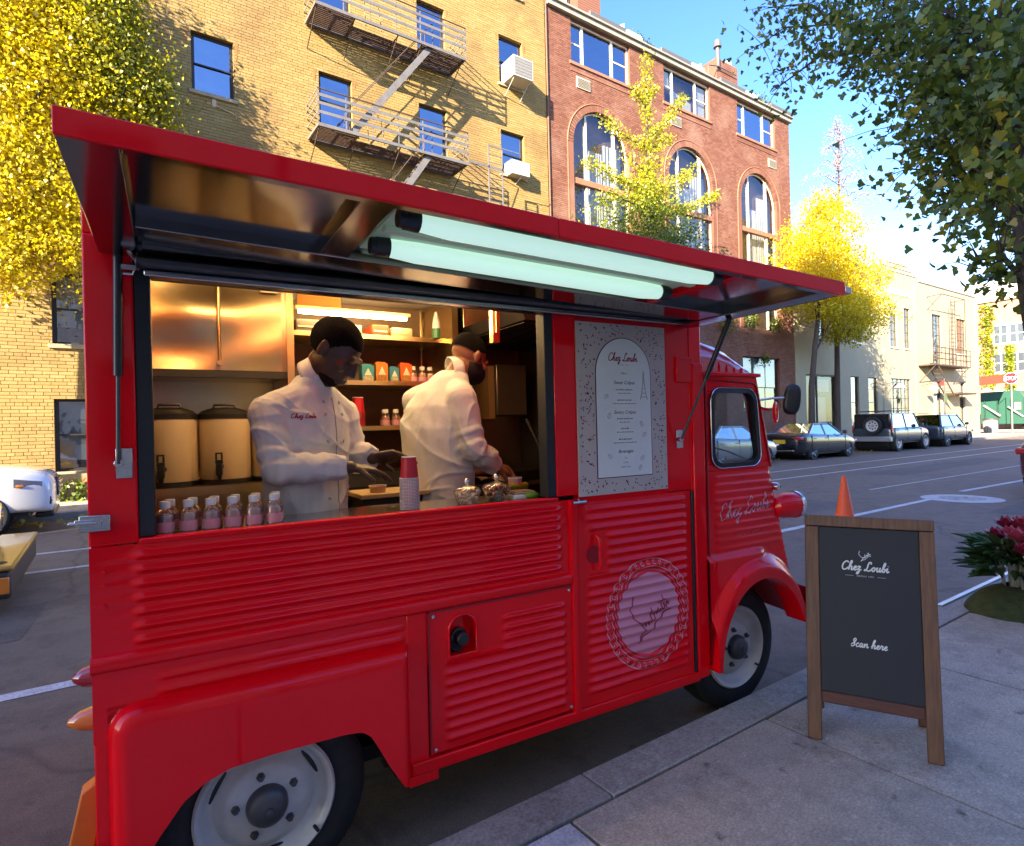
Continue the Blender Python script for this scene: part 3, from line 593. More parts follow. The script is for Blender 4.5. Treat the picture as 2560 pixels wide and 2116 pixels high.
for (a, b, c, d) in (lows[0], lows[4], lows[5]):
    y = FY+.16; m = MB(); m.box(a, a+.07, y-.03, y+.05, c, d); m.box(b-.07, b, y-.03, y+.05, c, d); m.box(a+.07, b-.07, y-.03, y+.05, d-.09, d)
    if b-a > 2: m.box(a+(b-a)*.4, a+(b-a)*.4+.07, y-.03, y+.05, c, d-.09)
    dr = obj('doorway', m, FRS, wbl); mm = MB(); mm.quad((a+.07, y+.02, c), (b-.07, y+.02, c), (b-.07, y+.02, d-.09), (a+.07, y+.02, d-.09)); obj('pane', mm, GLASS_S if b-a < 2 else GLASS_C, dr)
    if b-a > 2:
        mm = MB(); mm.box(a+1.5, b-.5, y+.1, y+.11, 3.2, 3.9); obj('paper_sign', mm, mat('pink_sign', (.6, .4, .38), .7), dr); mm = MB(); mm.box(a+1.5, b-.3, y+.4, y+.41, .2, 2.9); obj('frosted_screen', mm, mat('aqua_screen', (.35, .5, .5), .5), dr)
    room(dr, a, b, c, d, y+.12)
def wall_lamp(x, label):
    l = thing('wall_lamp', label, 'lamp', (x, FY, 3.45), 0, 'wall lamps on the cream building'); m = MB(); m.tube([(0, -.02, .35), (0, -.6, .45), (0, -.75, .35)], .02, 6); obj('arm', m, FRS, l); m = MB(); m.lathe([(.03, .32), (.1, .28), (.32, .08), (.33, .05)], (0, -.75, 0), n=16); obj('shade', m, WHITE, l, smooth=50)
wall_lamp(41.6, 'white dish wall lamp left of the gridded ground-floor window'); wall_lamp(46.9, 'white dish wall lamp right of the gridded ground-floor window'); wall_lamp(56.8, 'white dish wall lamp at the far corner of the cream building')
f2 = thing('fire_escape', 'thin brown fire escape with a ladder on the cream stucco building', 'fire escape', (46.3, FY, 5.2))
def f2o(n, mb, p=None): mb.xf(Matrix.Translation((-46.3, -FY, -5.2))); return obj(n, mb, IRONB, p or f2)
m = MB(); m.box(46.3, 52.8, 16.5, FY-.02, 5.12, 5.2); pl = f2o('platform', m)
for xx in [46.3+.65*k for k in range(11)]: m = MB(); m.box(xx-.02, xx+.02, 16.5, 16.54, 5.2, 6.4); f2o('post', m, pl)
for h in (.4, .8, 1.18): m = MB(); m.box(46.3, 52.8, 16.49, 16.52, 5.2+h-.03, 5.2+h+.03); f2o('rail', m, pl)
for sx in (46.5, 52.4): m = MB(); m.tube([(sx, 16.5, 5.12), (sx, FY, 4.0)], .03, 6); f2o('bracket', m, pl)
for y in (16.55, 17.1): m = MB(); m.prism([(46.9, 5.2), (47.1, 5.2), (50.0, 3.0), (49.8, 3.0)], y, y+.04); f2o('stringer', m)
for k in range(9): m = MB(); f = (k+.5)/9; m.box(46.95+2.9*f-.1, 46.95+2.9*f+.1, 16.59, 17.1, 5.2-2.2*f-.015, 5.2-2.2*f+.015); f2o('tread', m)
for xx in (50.9, 51.6): m = MB(); m.box(xx-.025, xx+.025, 17.0, 17.04, 5.2, 10.1); f2o('ladder_rail', m)
for k in range(15): m = MB(); m.box(50.92, 51.58, 17.01, 17.03, 5.5+.3*k, 5.53+.3*k); f2o('rung', m)
m = MB(); m.tube([(48.1, FY, 10.1), (48.1, 16.6, 10.15), (52.2, 16.6, 10.15), (52.2, FY, 10.1)], .03, 6); m.tube([(48.1, 16.6, 10.15), (48.1, FY, 9.2)], .025, 6); m.tube([(52.2, 16.6, 10.15), (52.2, 16.6, 5.2)], .03, 6); f2o('top_hoop', m)
m = MB(); m.box(50.6, 54.2, 16.6, 17.4, 3.2, 3.32); f2o('canopy', m)
# flagpole-like red flag and post in front
m = MB(); m.cyl((47.0, 16.2, .15), (47.0, 16.2, 4.2), .05, .04, 8); fl = thing('banner_pole', 'thin pole with small red and green pennants before the cream building', 'pole', (0, 0, 0)); obj('pole', m, FRS, fl)
m = MB(); m.add([(46.2, 16.2, 3.9), (47.0, 16.18, 4.05), (47.0, 16.22, 3.7), (46.3, 16.2, 3.65)], [(0, 1, 2, 3)]); obj('pennant', m, mat('red_cloth', (.6, .05, .03), .8), fl)
m = MB(); m.add([(47.05, 16.2, 3.3), (47.5, 16.2, 2.9), (47.4, 16.2, 2.5), (47.05, 16.2, 2.7)], [(0, 1, 2, 3)]); obj('pennant', m, mat('green_cloth', (.1, .2, .05), .8), fl)
# sky-blue roof light on the cream roof
m = MB(); m.prism([(50, 11.0), (54, 11.0), (54, 12.6)], 20, 24); tag(fixn(obj('roof_skylight', m, mat('blue_glass_roof', (.05, .10, .22), .1, .6))), 'blue glazed skylight rising above the cream building roof', 'skylight')

# ---- far corner: ivy-clad red house and grey roofed house across the side street
OB = brickmat('orange_brick', [(.48, .20, .11), (.54, .26, .15), (.44, .17, .09), (.56, .30, .19)], stain=(.6, .42, .3), stain_amt=.4)
obl = thing('far_brick_house', 'orange brick house with white sash windows and ivy across the side street', 'building', (80, 0, 0))
m = MB(); m.box(0, 12, 8, 40, .15, 14.0); obj('wall', m, mat('orange_brick_far', (.50, .24, .14), .85, var=.35, vscale=1.2), obl)
m = MB(); m.box(-.3, 12, 7.7, 40.3, 14.0, 14.5); obj('cornice', m, COP, obl)
for yc in (12.2, 15.0, 17.8, 20.85, 22.25, 25):
    for z0 in (2.2, 6.2, 9.3):
        m = MB(); m.box(-.08, .02, yc-.62, yc+.62, z0-.1, z0+2.15); w = obj('window', m, WHITE, obl)
        for q in (-.31, .31):
            for zz in (z0+.08, z0+1.08): mm = MB(); mm.quad((-.085, yc+q+.25, zz), (-.085, yc+q-.25, zz), (-.085, yc+q-.25, zz+.9), (-.085, yc+q+.25, zz+.9)); obj('pane', mm, mat('dim_pane', (.06, .07, .08), .1), w)
gbl = thing('grey_roof_house', 'pale grey pitched-roof house seen far behind the street corner', 'building', (110, 30, 0))
m = MB(); m.box(0, 14, -4, 14, 0, 18.5); obj('wall', m, mat('grey_wall', (.40, .40, .38), .8, var=.2), gbl)
m = MB(); m.prism([(-6, 18.4), (14, 18.4), (14, 21.4), (-1, 21.6)], -1, 13, axis='x'); fixn(obj('roof', m, mat('grey_slate', (.30, .31, .32), .7, var=.2), gbl))
# ---- houses behind the viewer: they shade the street as in the photograph
NB = mat('near_stucco', (.82, .75, .64), .85, var=.3, vscale=1.5)  # unseen walls made pale to bounce fill light onto the truck
def block(label, x0, x1, h, cornice):
    b = thing('apartment_block', label, 'building', (x0, -8.0, 0)); m = MB(); m.box(0, x1-x0, -14, 0, 0, h); obj('wall', m, NB, b); m = MB(); m.box(-.1, x1-x0+.1, -14.1, .4, h, h+.5); obj('cornice', m, STONE, b)
    n = int((x1-x0)/3.2)
    for i in range(n):
        for j in range(int((h-1.5)/3.3)):
            mm = MB(); xa = 1.0+3.2*i; za = 1.2+3.3*j; mm.box(xa, xa+1.1, -.05, .03, za, za+1.8); w = obj('window', mm, FRC, b); mm = MB(); mm.quad((xa+1.03, .034, za+.07), (xa+.07, .034, za+.07), (xa+.07, .034, za+1.73), (xa+1.03, .034, za+1.73)); obj('pane', mm, mat('near_pane', (.05, .06, .08), .08), w)
block('tall cream block behind the viewer up the street', -45, -19, 30.5, 1); block('lower cream block directly behind the viewer', -18.8, 1.0, 21.5, 1); block('low cream house behind the viewer to the right', 1.2, 45, 7.0, 1)
# ================================================================ TREES
def leafmat(name, ramp, rough=.6, trans=.58):
    m = bpy.data.materials.new(name); m.use_nodes = True; N, L = m.node_tree.nodes, m.node_tree.links; N.clear()
    o = N.new('ShaderNodeOutputMaterial'); d = N.new('ShaderNodeBsdfDiffuse'); t = N.new('ShaderNodeBsdfTranslucent'); g = N.new('ShaderNodeBsdfGlossy'); g.inputs['Roughness'].default_value = .45; x = N.new('ShaderNodeMixShader'); x2 = N.new('ShaderNodeMixShader'); x2.inputs[0].default_value = .05
    at = N.new('ShaderNodeAttribute'); at.attribute_name = 'rnd'; oi = N.new('ShaderNodeObjectInfo'); ad = N.new('ShaderNodeMath'); ad.operation = 'ADD'; ad.use_clamp = True
    ml = N.new('ShaderNodeMath'); ml.operation = 'MULTIPLY'; ml.inputs[1].default_value = .0; L.new(oi.outputs['Random'], ml.inputs[0]); L.new(at.outputs['Fac'], ad.inputs[0]); L.new(ml.outputs[0], ad.inputs[1])
    cr = N.new('ShaderNodeValToRGB'); e = cr.color_ramp.elements
    while len(e) < len(ramp): e.new(.5)
    for i, (p, c) in enumerate(ramp): e[i].position = p; e[i].color = (*c, 1)
    L.new(ad.outputs[0], cr.inputs[0]); L.new(cr.outputs[0], d.inputs[0]); L.new(cr.outputs[0], t.inputs[0]); x.inputs[0].default_value = trans
    L.new(d.outputs[0], x.inputs[1]); L.new(t.outputs[0], x.inputs[2]); L.new(x.outputs[0], x2.inputs[1]); L.new(g.outputs[0], x2.inputs[2]); L.new(x2.outputs[0], o.inputs[0])
    MATS[name] = m; return m
def rand_rot(n, rs, hang=.0):
    q = rs.normal(size=(n, 4)); q /= np.linalg.norm(q, axis=1)[:, None]; w, x, y, z = q.T
    return np.stack([np.stack([1-2*(y*y+z*z), 2*(x*y-z*w), 2*(x*z+y*w)], -1), np.stack([2*(x*y+z*w), 1-2*(x*x+z*z), 2*(y*z-x*w)], -1), np.stack([2*(x*z-y*w), 2*(y*z+x*w), 1-2*(x*x+y*y)], -1)], 1)
FAN = np.array([(0, 0, 0), (-.30, .42, .03), (-.55, .66, .07), (-.42, .86, .04), (-.14, .95, -.02), (0, .80, -.05), (.14, .95, -.02), (.42, .86, .04), (.55, .66, .07), (.30, .42, .03)])
LEAF = np.array([(0, 0, 0), (-.52, .72, .06), (-.10, .93, -.05), (.10, .93, -.05), (.52, .72, .06)])
def leaf_mesh(name, P, size, rnd, rs, LEAF=LEAF):
    n = len(P); Rm = rand_rot(n, rs); sz = size*rs.uniform(.7, 1.25, n)
    V = np.einsum('nij,kj->nki', Rm, LEAF)*sz[:, None, None]+P[:, None, :]
    me = bpy.data.meshes.new(name); K = len(LEAF); me.vertices.add(n*K); me.vertices.foreach_set('co', V.reshape(-1)); me.loops.add(n*K); me.loops.foreach_set('vertex_index', np.arange(n*K, dtype=np.int32)); me.polygons.add(n)
    me.polygons.foreach_set('loop_start', np.arange(n, dtype=np.int32)*K); me.polygons.foreach_set('loop_total', np.full(n, K, dtype=np.int32)); me.update(calc_edges=True)
    at = me.attributes.new('rnd', 'FLOAT', 'FACE'); at.data.foreach_set('value', np.clip(rnd, 0, 1).astype(np.float32)); return me
def blob_pts(blobs, rs, per=10, spread=.16):
    out = []
    for (c, r, n) in blobs:
        k = max(1, n//per); d = rs.normal(size=(k, 3)); d /= np.linalg.norm(d, axis=1)[:, None]; rad = rs.uniform(0, 1, k)**.38
        ctr = np.array(c)+d*rad[:, None]*np.array(r)*(1+.18*rs.normal(size=(k, 1)))
        p = np.repeat(ctr, per, 0)+rs.normal(size=(k*per, 3))*spread*np.array([1, 1, .8]); out.append(p)
    return np.concatenate(out)
def path_pts(paths, rs, step, per, spread):
    out = []
    for pts, sp in paths:
        pts = [np.array(p, float) for p in pts]
        for a, b in zip(pts, pts[1:]):
            L_ = np.linalg.norm(b-a); k = max(1, int(L_/step)); f = rs.uniform(0, 1, k); c = a+(b-a)*f[:, None]
            out.append(np.repeat(c, per, 0)+np.clip(rs.normal(size=(k*per, 3)), -1.5, 1.5)*sp*spread)
    return np.concatenate(out)
BARK = mat('bark', (.10, .075, .058), .9, var=.45, vscale=6, stretch=(6, 6, 1), bump=.8, bscale=14)
def tree(name, label, trunk, tr, limbs, P, size, rndf, lm, seed, group=None, base=None, shape=None):
    rs = np.random.RandomState(seed); b = base or trunk[0]; t = thing(name, label, 'tree', b, 0, group)
    off = Matrix.Translation([-c for c in b])
    m = MB(); m.tube(trunk, tr, 10); m.xf(off); tk = obj('trunk', m, BARK, t, smooth=60)
    for pts, r in limbs:
        m = MB(); n = len(pts); m.tube(pts, [r*(1-.75*i/(n-1)) for i in range(n)], 6); m.xf(off); obj('limb', m, BARK, tk, smooth=60)
    me = leaf_mesh('crown', P-np.array(b), size, rndf(P, rs), rs, LEAF if shape is None else shape); o = link('crown', me, lm, t); o['kind'] = 'stuff'; return t
YEL = leafmat('yellow_ginkgo_leaf', [(0, (.20, .23, .012)), (.3, (.50, .46, .008)), (.65, (.74, .62, .008)), (1, (.80, .56, .010))])
YGR = leafmat('turning_ginkgo_leaf', [(0, (.05, .095, .012)), (.35, (.14, .21, .02)), (.65, (.42, .44, .02)), (1, (.66, .58, .02))])
DGR = leafmat('green_ginkgo_leaf', [(0, (.06, .10, .014)), (.55, (.13, .20, .026)), (.85, (.22, .26, .03)), (1, (.46, .36, .02))], trans=.5)  # green leaf colours with some yellow
PNK = leafmat('pale_dry_leaf', [(0, (.40, .28, .24)), (1, (.62, .50, .42))])
rs = np.random.RandomState(11)
# big yellow ginkgo at the left
bl = [((-1.7, 16.3, 10.6), (2.7, .9, 2.5), 26000), ((-2.0, 16.2, 7.2), (2.0, .9, 2.0), 17000), ((.55, 16.6, 9.9), (1.15, .5, 1.25), 6200), ((.2, 16.6, 11.6), (1.0, .5, 1.2), 4000), ((-1.8, 16.1, 5.5), (1.1, .7, .95), 5000), ((-.45, 16.1, 6.3), (.5, .5, 1.4), 2300), ((-2.4, 16.2, 12.8), (2.2, .8, 1.6), 7000)]
P = blob_pts(bl, rs, 12, .15)
lim = [([(-3.0, 16.2, 3.4), (-2.0, 16.2, 5.4), (-.6, 16.2, 7.8), (.6, 16.3, 9.8)], .07), ([(-3.0, 16.2, 4.4), (-3.3, 16.2, 7), (-2.4, 16.2, 10.5), (-1.5, 16.2, 12.8)], .1), ([(-2.6, 16.2, 6), (-1.4, 16.1, 8.2), (-.4, 16.2, 10.6), (.2, 16.4, 11.8)], .05)]
tree('ginkgo_tree', 'big golden yellow ginkgo tree at the left before the yellow house', [(-3.1, 16.1, .15), (-3.05, 16.1, 1.5), (-3.0, 16.2, 3.4), (-2.9, 16.2, 7), (-2.5, 16.2, 11)], [.20, .16, .14, .10, .04], lim, P, .078, lambda P, rs: .58+.22*rs.normal(size=len(P))-.60*np.clip((P[:, 0]+.9)/1.4, 0, 1)*(rs.uniform(0, 1, len(P)) > .18)*np.clip((P[:, 2]-8.0)/1.8, 0, 1), YEL, 21, 'street trees')  # upper right leaves coloured greener, the crown's self-shade put into their colour
# young half-green ginkgo before the loft
br = [([(17.0, 15.2, 10.2), (17.02, 15.2, 15.4)], .16), ([(17.0, 15.2, 12.0), (15.9, 15.2, 12.1), (14.6, 15.2, 12.5)], .14), ([(17.0, 15.2, 12.3), (18.2, 15.2, 13.4), (19.2, 15.2, 14.6)], .13), ([(17.0, 15.2, 11.9), (18.3, 15.2, 12.7)], .15), ([(17.0, 15.2, 13.5), (16.2, 15.2, 14.1)], .12), ([(17, 15.2, 10.3), (15.3, 15.2, 10.5), (13.8, 15.1, 10.7)], .13), ([(17, 15.2, 10.0), (18.6, 15.2, 11.0), (19.8, 15.2, 11.9)], .17), ([(17, 15.2, 9.4), (19.4, 15.2, 10.2), (21.2, 15.2, 11.1)], .12), ([(17, 15.2, 11), (16.0, 15.3, 11.5), (15.9, 15.2, 11.6)], .22), ([(17, 15.2, 11), (17.7, 15.1, 11.7)], .22), ([(17, 15, 9.5), (15.3, 15, 9.7), (14.2, 15, 9.4)], .2), ([(17, 15.2, 13.8), (17.6, 15.2, 14.5)], .1)]
P = np.concatenate([path_pts(br, rs, .045, 10, 1.0), blob_pts([((17.0, 15.2, 8.7), (2.6, 1.5, 1.3), 6500), ((17.3, 15.0, 7.4), (3.0, 1.6, 1.4), 6500), ((17.0, 15.2, 10.2), (1.1, .8, .9), 2200), ((17.2, 15.2, 6.2), (2.4, 1.4, .9), 3000)], rs, 10, .14)])
tree('ginkgo_tree', 'slim young ginkgo turning from green to yellow before the red loft building', [(17.1, 15.2, .15), (17.05, 15.2, 5), (17.0, 15.2, 10), (17.02, 15.2, 15.3)], [.14, .11, .07, .012], [(p, .035) for p, s in br[1:]], P, .085, lambda P, rs: .18+.6*np.clip((P[:, 2]-7.8)/3.0, 0, 1)+.14*rs.normal(size=len(P)), YGR, 22, 'street trees')
# yellow tree at the cream building, pale bare tree behind it
bl = [((30.0, 15.3, 10.9), (2.0, 1.7, 1.5), 7500), ((28.4, 15.2, 9.2), (2.3, 1.8, 1.5), 7500), ((31.6, 15.2, 8.9), (2.4, 1.9, 1.7), 8000), ((32.7, 15.2, 7.1), (2.2, 1.7, 1.1), 5500), ((29.8, 15.0, 7.4), (2.3, 1.7, 1.1), 5500), ((27.0, 15.2, 7.6), (1.3, 1.3, 1.0), 2500), ((31.5, 15.2, 6.0), (1.2, 1.2, .6), 1800), ((29.6, 15.2, 12.2), (1.1, 1.0, .8), 1600)]
P = blob_pts(bl, rs, 12, .16)
tree('ginkgo_tree', 'bright yellow ginkgo with dark forked trunk between the loft and cream buildings', [(28.1, 15.2, .15), (28.2, 15.2, 3.2), (28.6, 15.2, 5.2), (28.95, 15.2, 6.6), (29.6, 15.2, 10)], [.17, .14, .12, .10, .04], [([(28.6, 15.2, 4.9), (29.4, 15.2, 5.7), (30.4, 15.2, 6.9), (31.6, 15.2, 8.8)], .06), ([(28.9, 15.2, 6.4), (28.3, 15.2, 8.5), (28.0, 15.2, 9.6)], .05)], P, .10, lambda P, rs: .72+.18*rs.normal(size=len(P))-.6*np.clip((7.8-P[:, 2])/2.2, 0, 1)*(rs.uniform(0, 1, len(P)) > .15), YEL, 23, 'street trees')
br = [([(33.6, 16.4, 12), (34.0, 16.4, 18.4)], .14)]
for k in range(26):
    z = 12.9+4.9*k/26; a = k*2.4; L_ = (3.9-3.2*k/26)*rs.uniform(.7, 1.1); ca, sa = math.cos(a), math.sin(a)*.6
    br.append(([(33.8, 16.4, z), (33.8+ca*L_*.5, 16.4+sa*L_*.5, z+.5), (33.8+ca*L_, 16.4+sa*L_, z-.1)], .13))
P = path_pts(br, rs, .085, 6, 1.0)
tree('bare_tree', 'tall nearly bare pinkish tree rising behind the bright yellow ginkgo', [(33.2, 16.5, .15), (33.4, 16.5, 8), (33.6, 16.4, 12), (34.0, 16.4, 18.3)], [.16, .12, .07, .012], [(p, .022) for p, s in br[1:]], P, .07, lambda P, rs: rs.uniform(0, 1, len(P)), PNK, 24, 'street trees')
# near ginkgo overhanging from the right
def rayp(u, v, d):
    x, y = u-1280., -(v-1068.); c, s = math.cos(ROLL), math.sin(ROLL); xr, yr = c*x+s*y, -s*x+c*y
    return tuple(Vector((0, 0, EYE))+(_F+_R*(xr/1470)+_Z*(yr/1470))*d)
tb = (5.75, 1.15, .15); t1 = rayp(2592, 740, 3.9); t2 = rayp(2572, 560, 3.9); t3 = rayp(2560, 330, 4.1); t4 = rayp(2560, 20, 4.6)
lb = [[t3, rayp(2420, 200, 5.0), rayp(2280, 120, 5.6), rayp(2100, 60, 6.4), rayp(1960, 70, 7.0), rayp(1890, 120, 7.3)], [rayp(2280, 120, 5.6), rayp(2050, 140, 6.4), rayp(1930, 230, 7.0)], [rayp(2100, 60, 6.4), rayp(2020, 10, 6.9), rayp(1920, 20, 7.3)],
      [rayp(2200, 90, 6.0), rayp(2140, 150, 6.2), rayp(2125, 190, 6.3)], [t3, rayp(2420, 300, 4.8), rayp(2320, 320, 5.2), rayp(2240, 310, 5.5)], [t2, rayp(2440, 420, 4.5), rayp(2350, 430, 4.9), rayp(2250, 420, 5.2)],
      [t2, rayp(2470, 500, 4.3), rayp(2400, 530, 4.5), rayp(2375, 565, 4.6)], [t3, rayp(2440, 100, 4.6), rayp(2360, 20, 4.9)], [t4, rayp(2480, 60, 4.4), rayp(2420, 90, 4.6)], [t1, rayp(2505, 640, 3.9), rayp(2450, 650, 4.1), rayp(2420, 670, 4.2)], [rayp(2505, 640, 3.9), rayp(2480, 690, 4.0), rayp(2470, 705, 4.0)],
      [t3, rayp(2470, 380, 4.2), rayp(2400, 380, 4.5), rayp(2330, 390, 4.8)], [t3, rayp(2400, 240, 4.9), rayp(2300, 230, 5.4), rayp(2240, 250, 5.7)], [rayp(2280, 120, 5.6), rayp(2230, 30, 5.9), rayp(2180, -40, 6.2)], [rayp(2540, 400, 4.1), rayp(2560, 500, 4.2), rayp(2550, 620, 4.2)], [t4, rayp(2560, 150, 4.5), rayp(2555, 280, 4.4)]]
dens = [.26, .17, .17, .13, .22, .19, .16, .3, .3, .09, .08, .26, .24, .26, .12, .20]; paths = [(l, d) for l, d in zip(lb, dens)]
P = path_pts(paths, rs, .034, 7, 1.0)
P2 = blob_pts([(rayp(2440, 180, 4.9), (.75, .7, .65), 1300), (rayp(2330, 60, 5.4), (.7, .6, .5), 800), (rayp(2500, 400, 4.5), (.5, .6, .7), 900), (rayp(2200, 20, 6.2), (.7, .6, .4), 500), (rayp(2520, 250, 4.6), (.5, .7, .8), 900), (rayp(2545, 200, 3.75), (.16, .14, .55), 420), (rayp(2560, 430, 3.6), (.12, .12, .3), 200)], rs, 8, .12)
P = np.concatenate([P, P2])
# keep the crown's lower edge where the sky shows below it
F3, R3, Z3 = np.array(_F), np.array(_R), np.array(_Z)
q = P-np.array([0, 0, EYE]); dd = q@F3; uu = 1280+1470*(q@R3)/dd; vv = 1068-1470*(q@Z3)/dd
near = tree('ginkgo_tree', 'shaded dark green ginkgo overhanging the top right corner of the view', [tb, t1, t2, t3, t4], [.12, .095, .09, .08, .05], [(l, .022) for l in lb], P[300:], .064, lambda P, rs: .42+.24*rs.normal(size=len(P))+.35*(P[:, 2] < 3.6)*(rs.uniform(0, 1, len(P)) > .5), DGR, 25, 'street trees', base=tb, shape=FAN)
tw = MB(); lpts = [Vector(a)+(Vector(b)-Vector(a))*f for l in lb for a, b in zip(l, l[1:]) for f in (0, .2, .4, .6, .8)]
for i in range(0, len(P), 9):
    q_ = Vector(P[i]); n_ = min(lpts, key=lambda a: (a-q_).length_squared)
    if (n_-q_).length < .6: tw.tube([n_-Vector(tb), (n_+q_)/2-Vector(tb)+Vector((0, 0, .02)), q_-Vector(tb)], [.005, .0035, .002], 4, caps=False)
o = obj('twigs', tw, BARK, near); o['kind'] = 'stuff'
one = leaf_mesh('leaf', np.zeros((1, 3)), .072, np.array([.5]), np.random.RandomState(3)); one.materials.append(DGR)
lms = []
for k in range(5):
    me = leaf_mesh('leaf', np.zeros((1, 3)), .060, np.array([.3+.12*k]), np.random.RandomState(30+k), FAN); me.materials.append(DGR); lms.append(me)
for i in range(300):
    o = link('leaf', lms[i % 5], None, near, tuple(P[i]-np.array(tb))); o.rotation_euler = tuple(rs.uniform(0, 6.28, 3))
# roadside leaf litter, weeds
rs2 = np.random.RandomState(5); n = 1500
P = np.stack([rs2.uniform(-6, 36, n), 14.38-np.abs(rs2.normal(size=n))*.45, np.full(n, .012)], 1); P2 = np.stack([rs2.uniform(-6, 36, 900), rs2.uniform(14.6, 17.3, 900), np.full(900, .165)], 1)
me = leaf_mesh('fallen_leaves', np.concatenate([P, P2]), .08, rs2.uniform(.3, 1, n+900), rs2); o = link('fallen_leaves', me, YEL); tag(o, 'yellow leaves fallen along the far gutter', 'leaves', kind='stuff')
P = np.stack([rs2.uniform(-2.2, .6, 700), rs2.uniform(16.6, 17.1, 700), rs2.uniform(.16, .6, 700)], 1); me = leaf_mesh('weeds', P, .09, rs2.uniform(0, .5, 700), rs2); o = link('weeds', me, YGR); tag(o, 'low green weeds at the foot of the yellow house', 'plants', kind='stuff')
# ivy on the far house and roof plants
P = np.concatenate([np.stack([79.85+.1*rs2.uniform(-1, 1, 900), 23.4+.35*rs2.normal(size=900), rs2.uniform(4.5, 13.8, 900)], 1), np.stack([79.85+.1*rs2.uniform(-1, 1, 700), 21.5+.2*rs2.normal(size=700), rs2.uniform(3.5, 9, 700)], 1)])
me = leaf_mesh('ivy', P, .28, rs2.uniform(.2, .9, len(P)), rs2); o = link('ivy', me, YGR); tag(o, 'green and yellow ivy climbing the orange brick house', 'ivy', kind='stuff')
P = np.concatenate([blob_pts([((19.2, FY+.2, 18.25), (.5, .3, .3), 300), ((20.0, FY+.2, 18.15), (.3, .2, .25), 200), ((28.6, FY+.2, 18.3), (.9, .2, .25), 300)], rs2, 6, .08)])
me = leaf_mesh('roof_plants', P, .10, rs2.uniform(0, .5, len(P)), rs2); o = link('roof_plants', me, YGR); tag(o, 'small green plants along the red loft building roof edge', 'plants', kind='stuff')
P = blob_pts([((26.6, FY-.2, 6.6), (.5, .2, .3), 300), ((28.8, FY-.2, 6.6), (.4, .2, .4), 300), ((27.8, FY-.15, 4.7), (.2, .15, .25), 200), ((24.6, FY-.3, 6.4), (.7, .2, .5), 400)], rs2, 6, .08); me = leaf_mesh('window_plants', P, .09, rs2.uniform(.1, .6, len(P)), rs2); o = link('window_plants', me, YGR); tag(o, 'plants in window boxes on the red loft building', 'plants', kind='stuff')

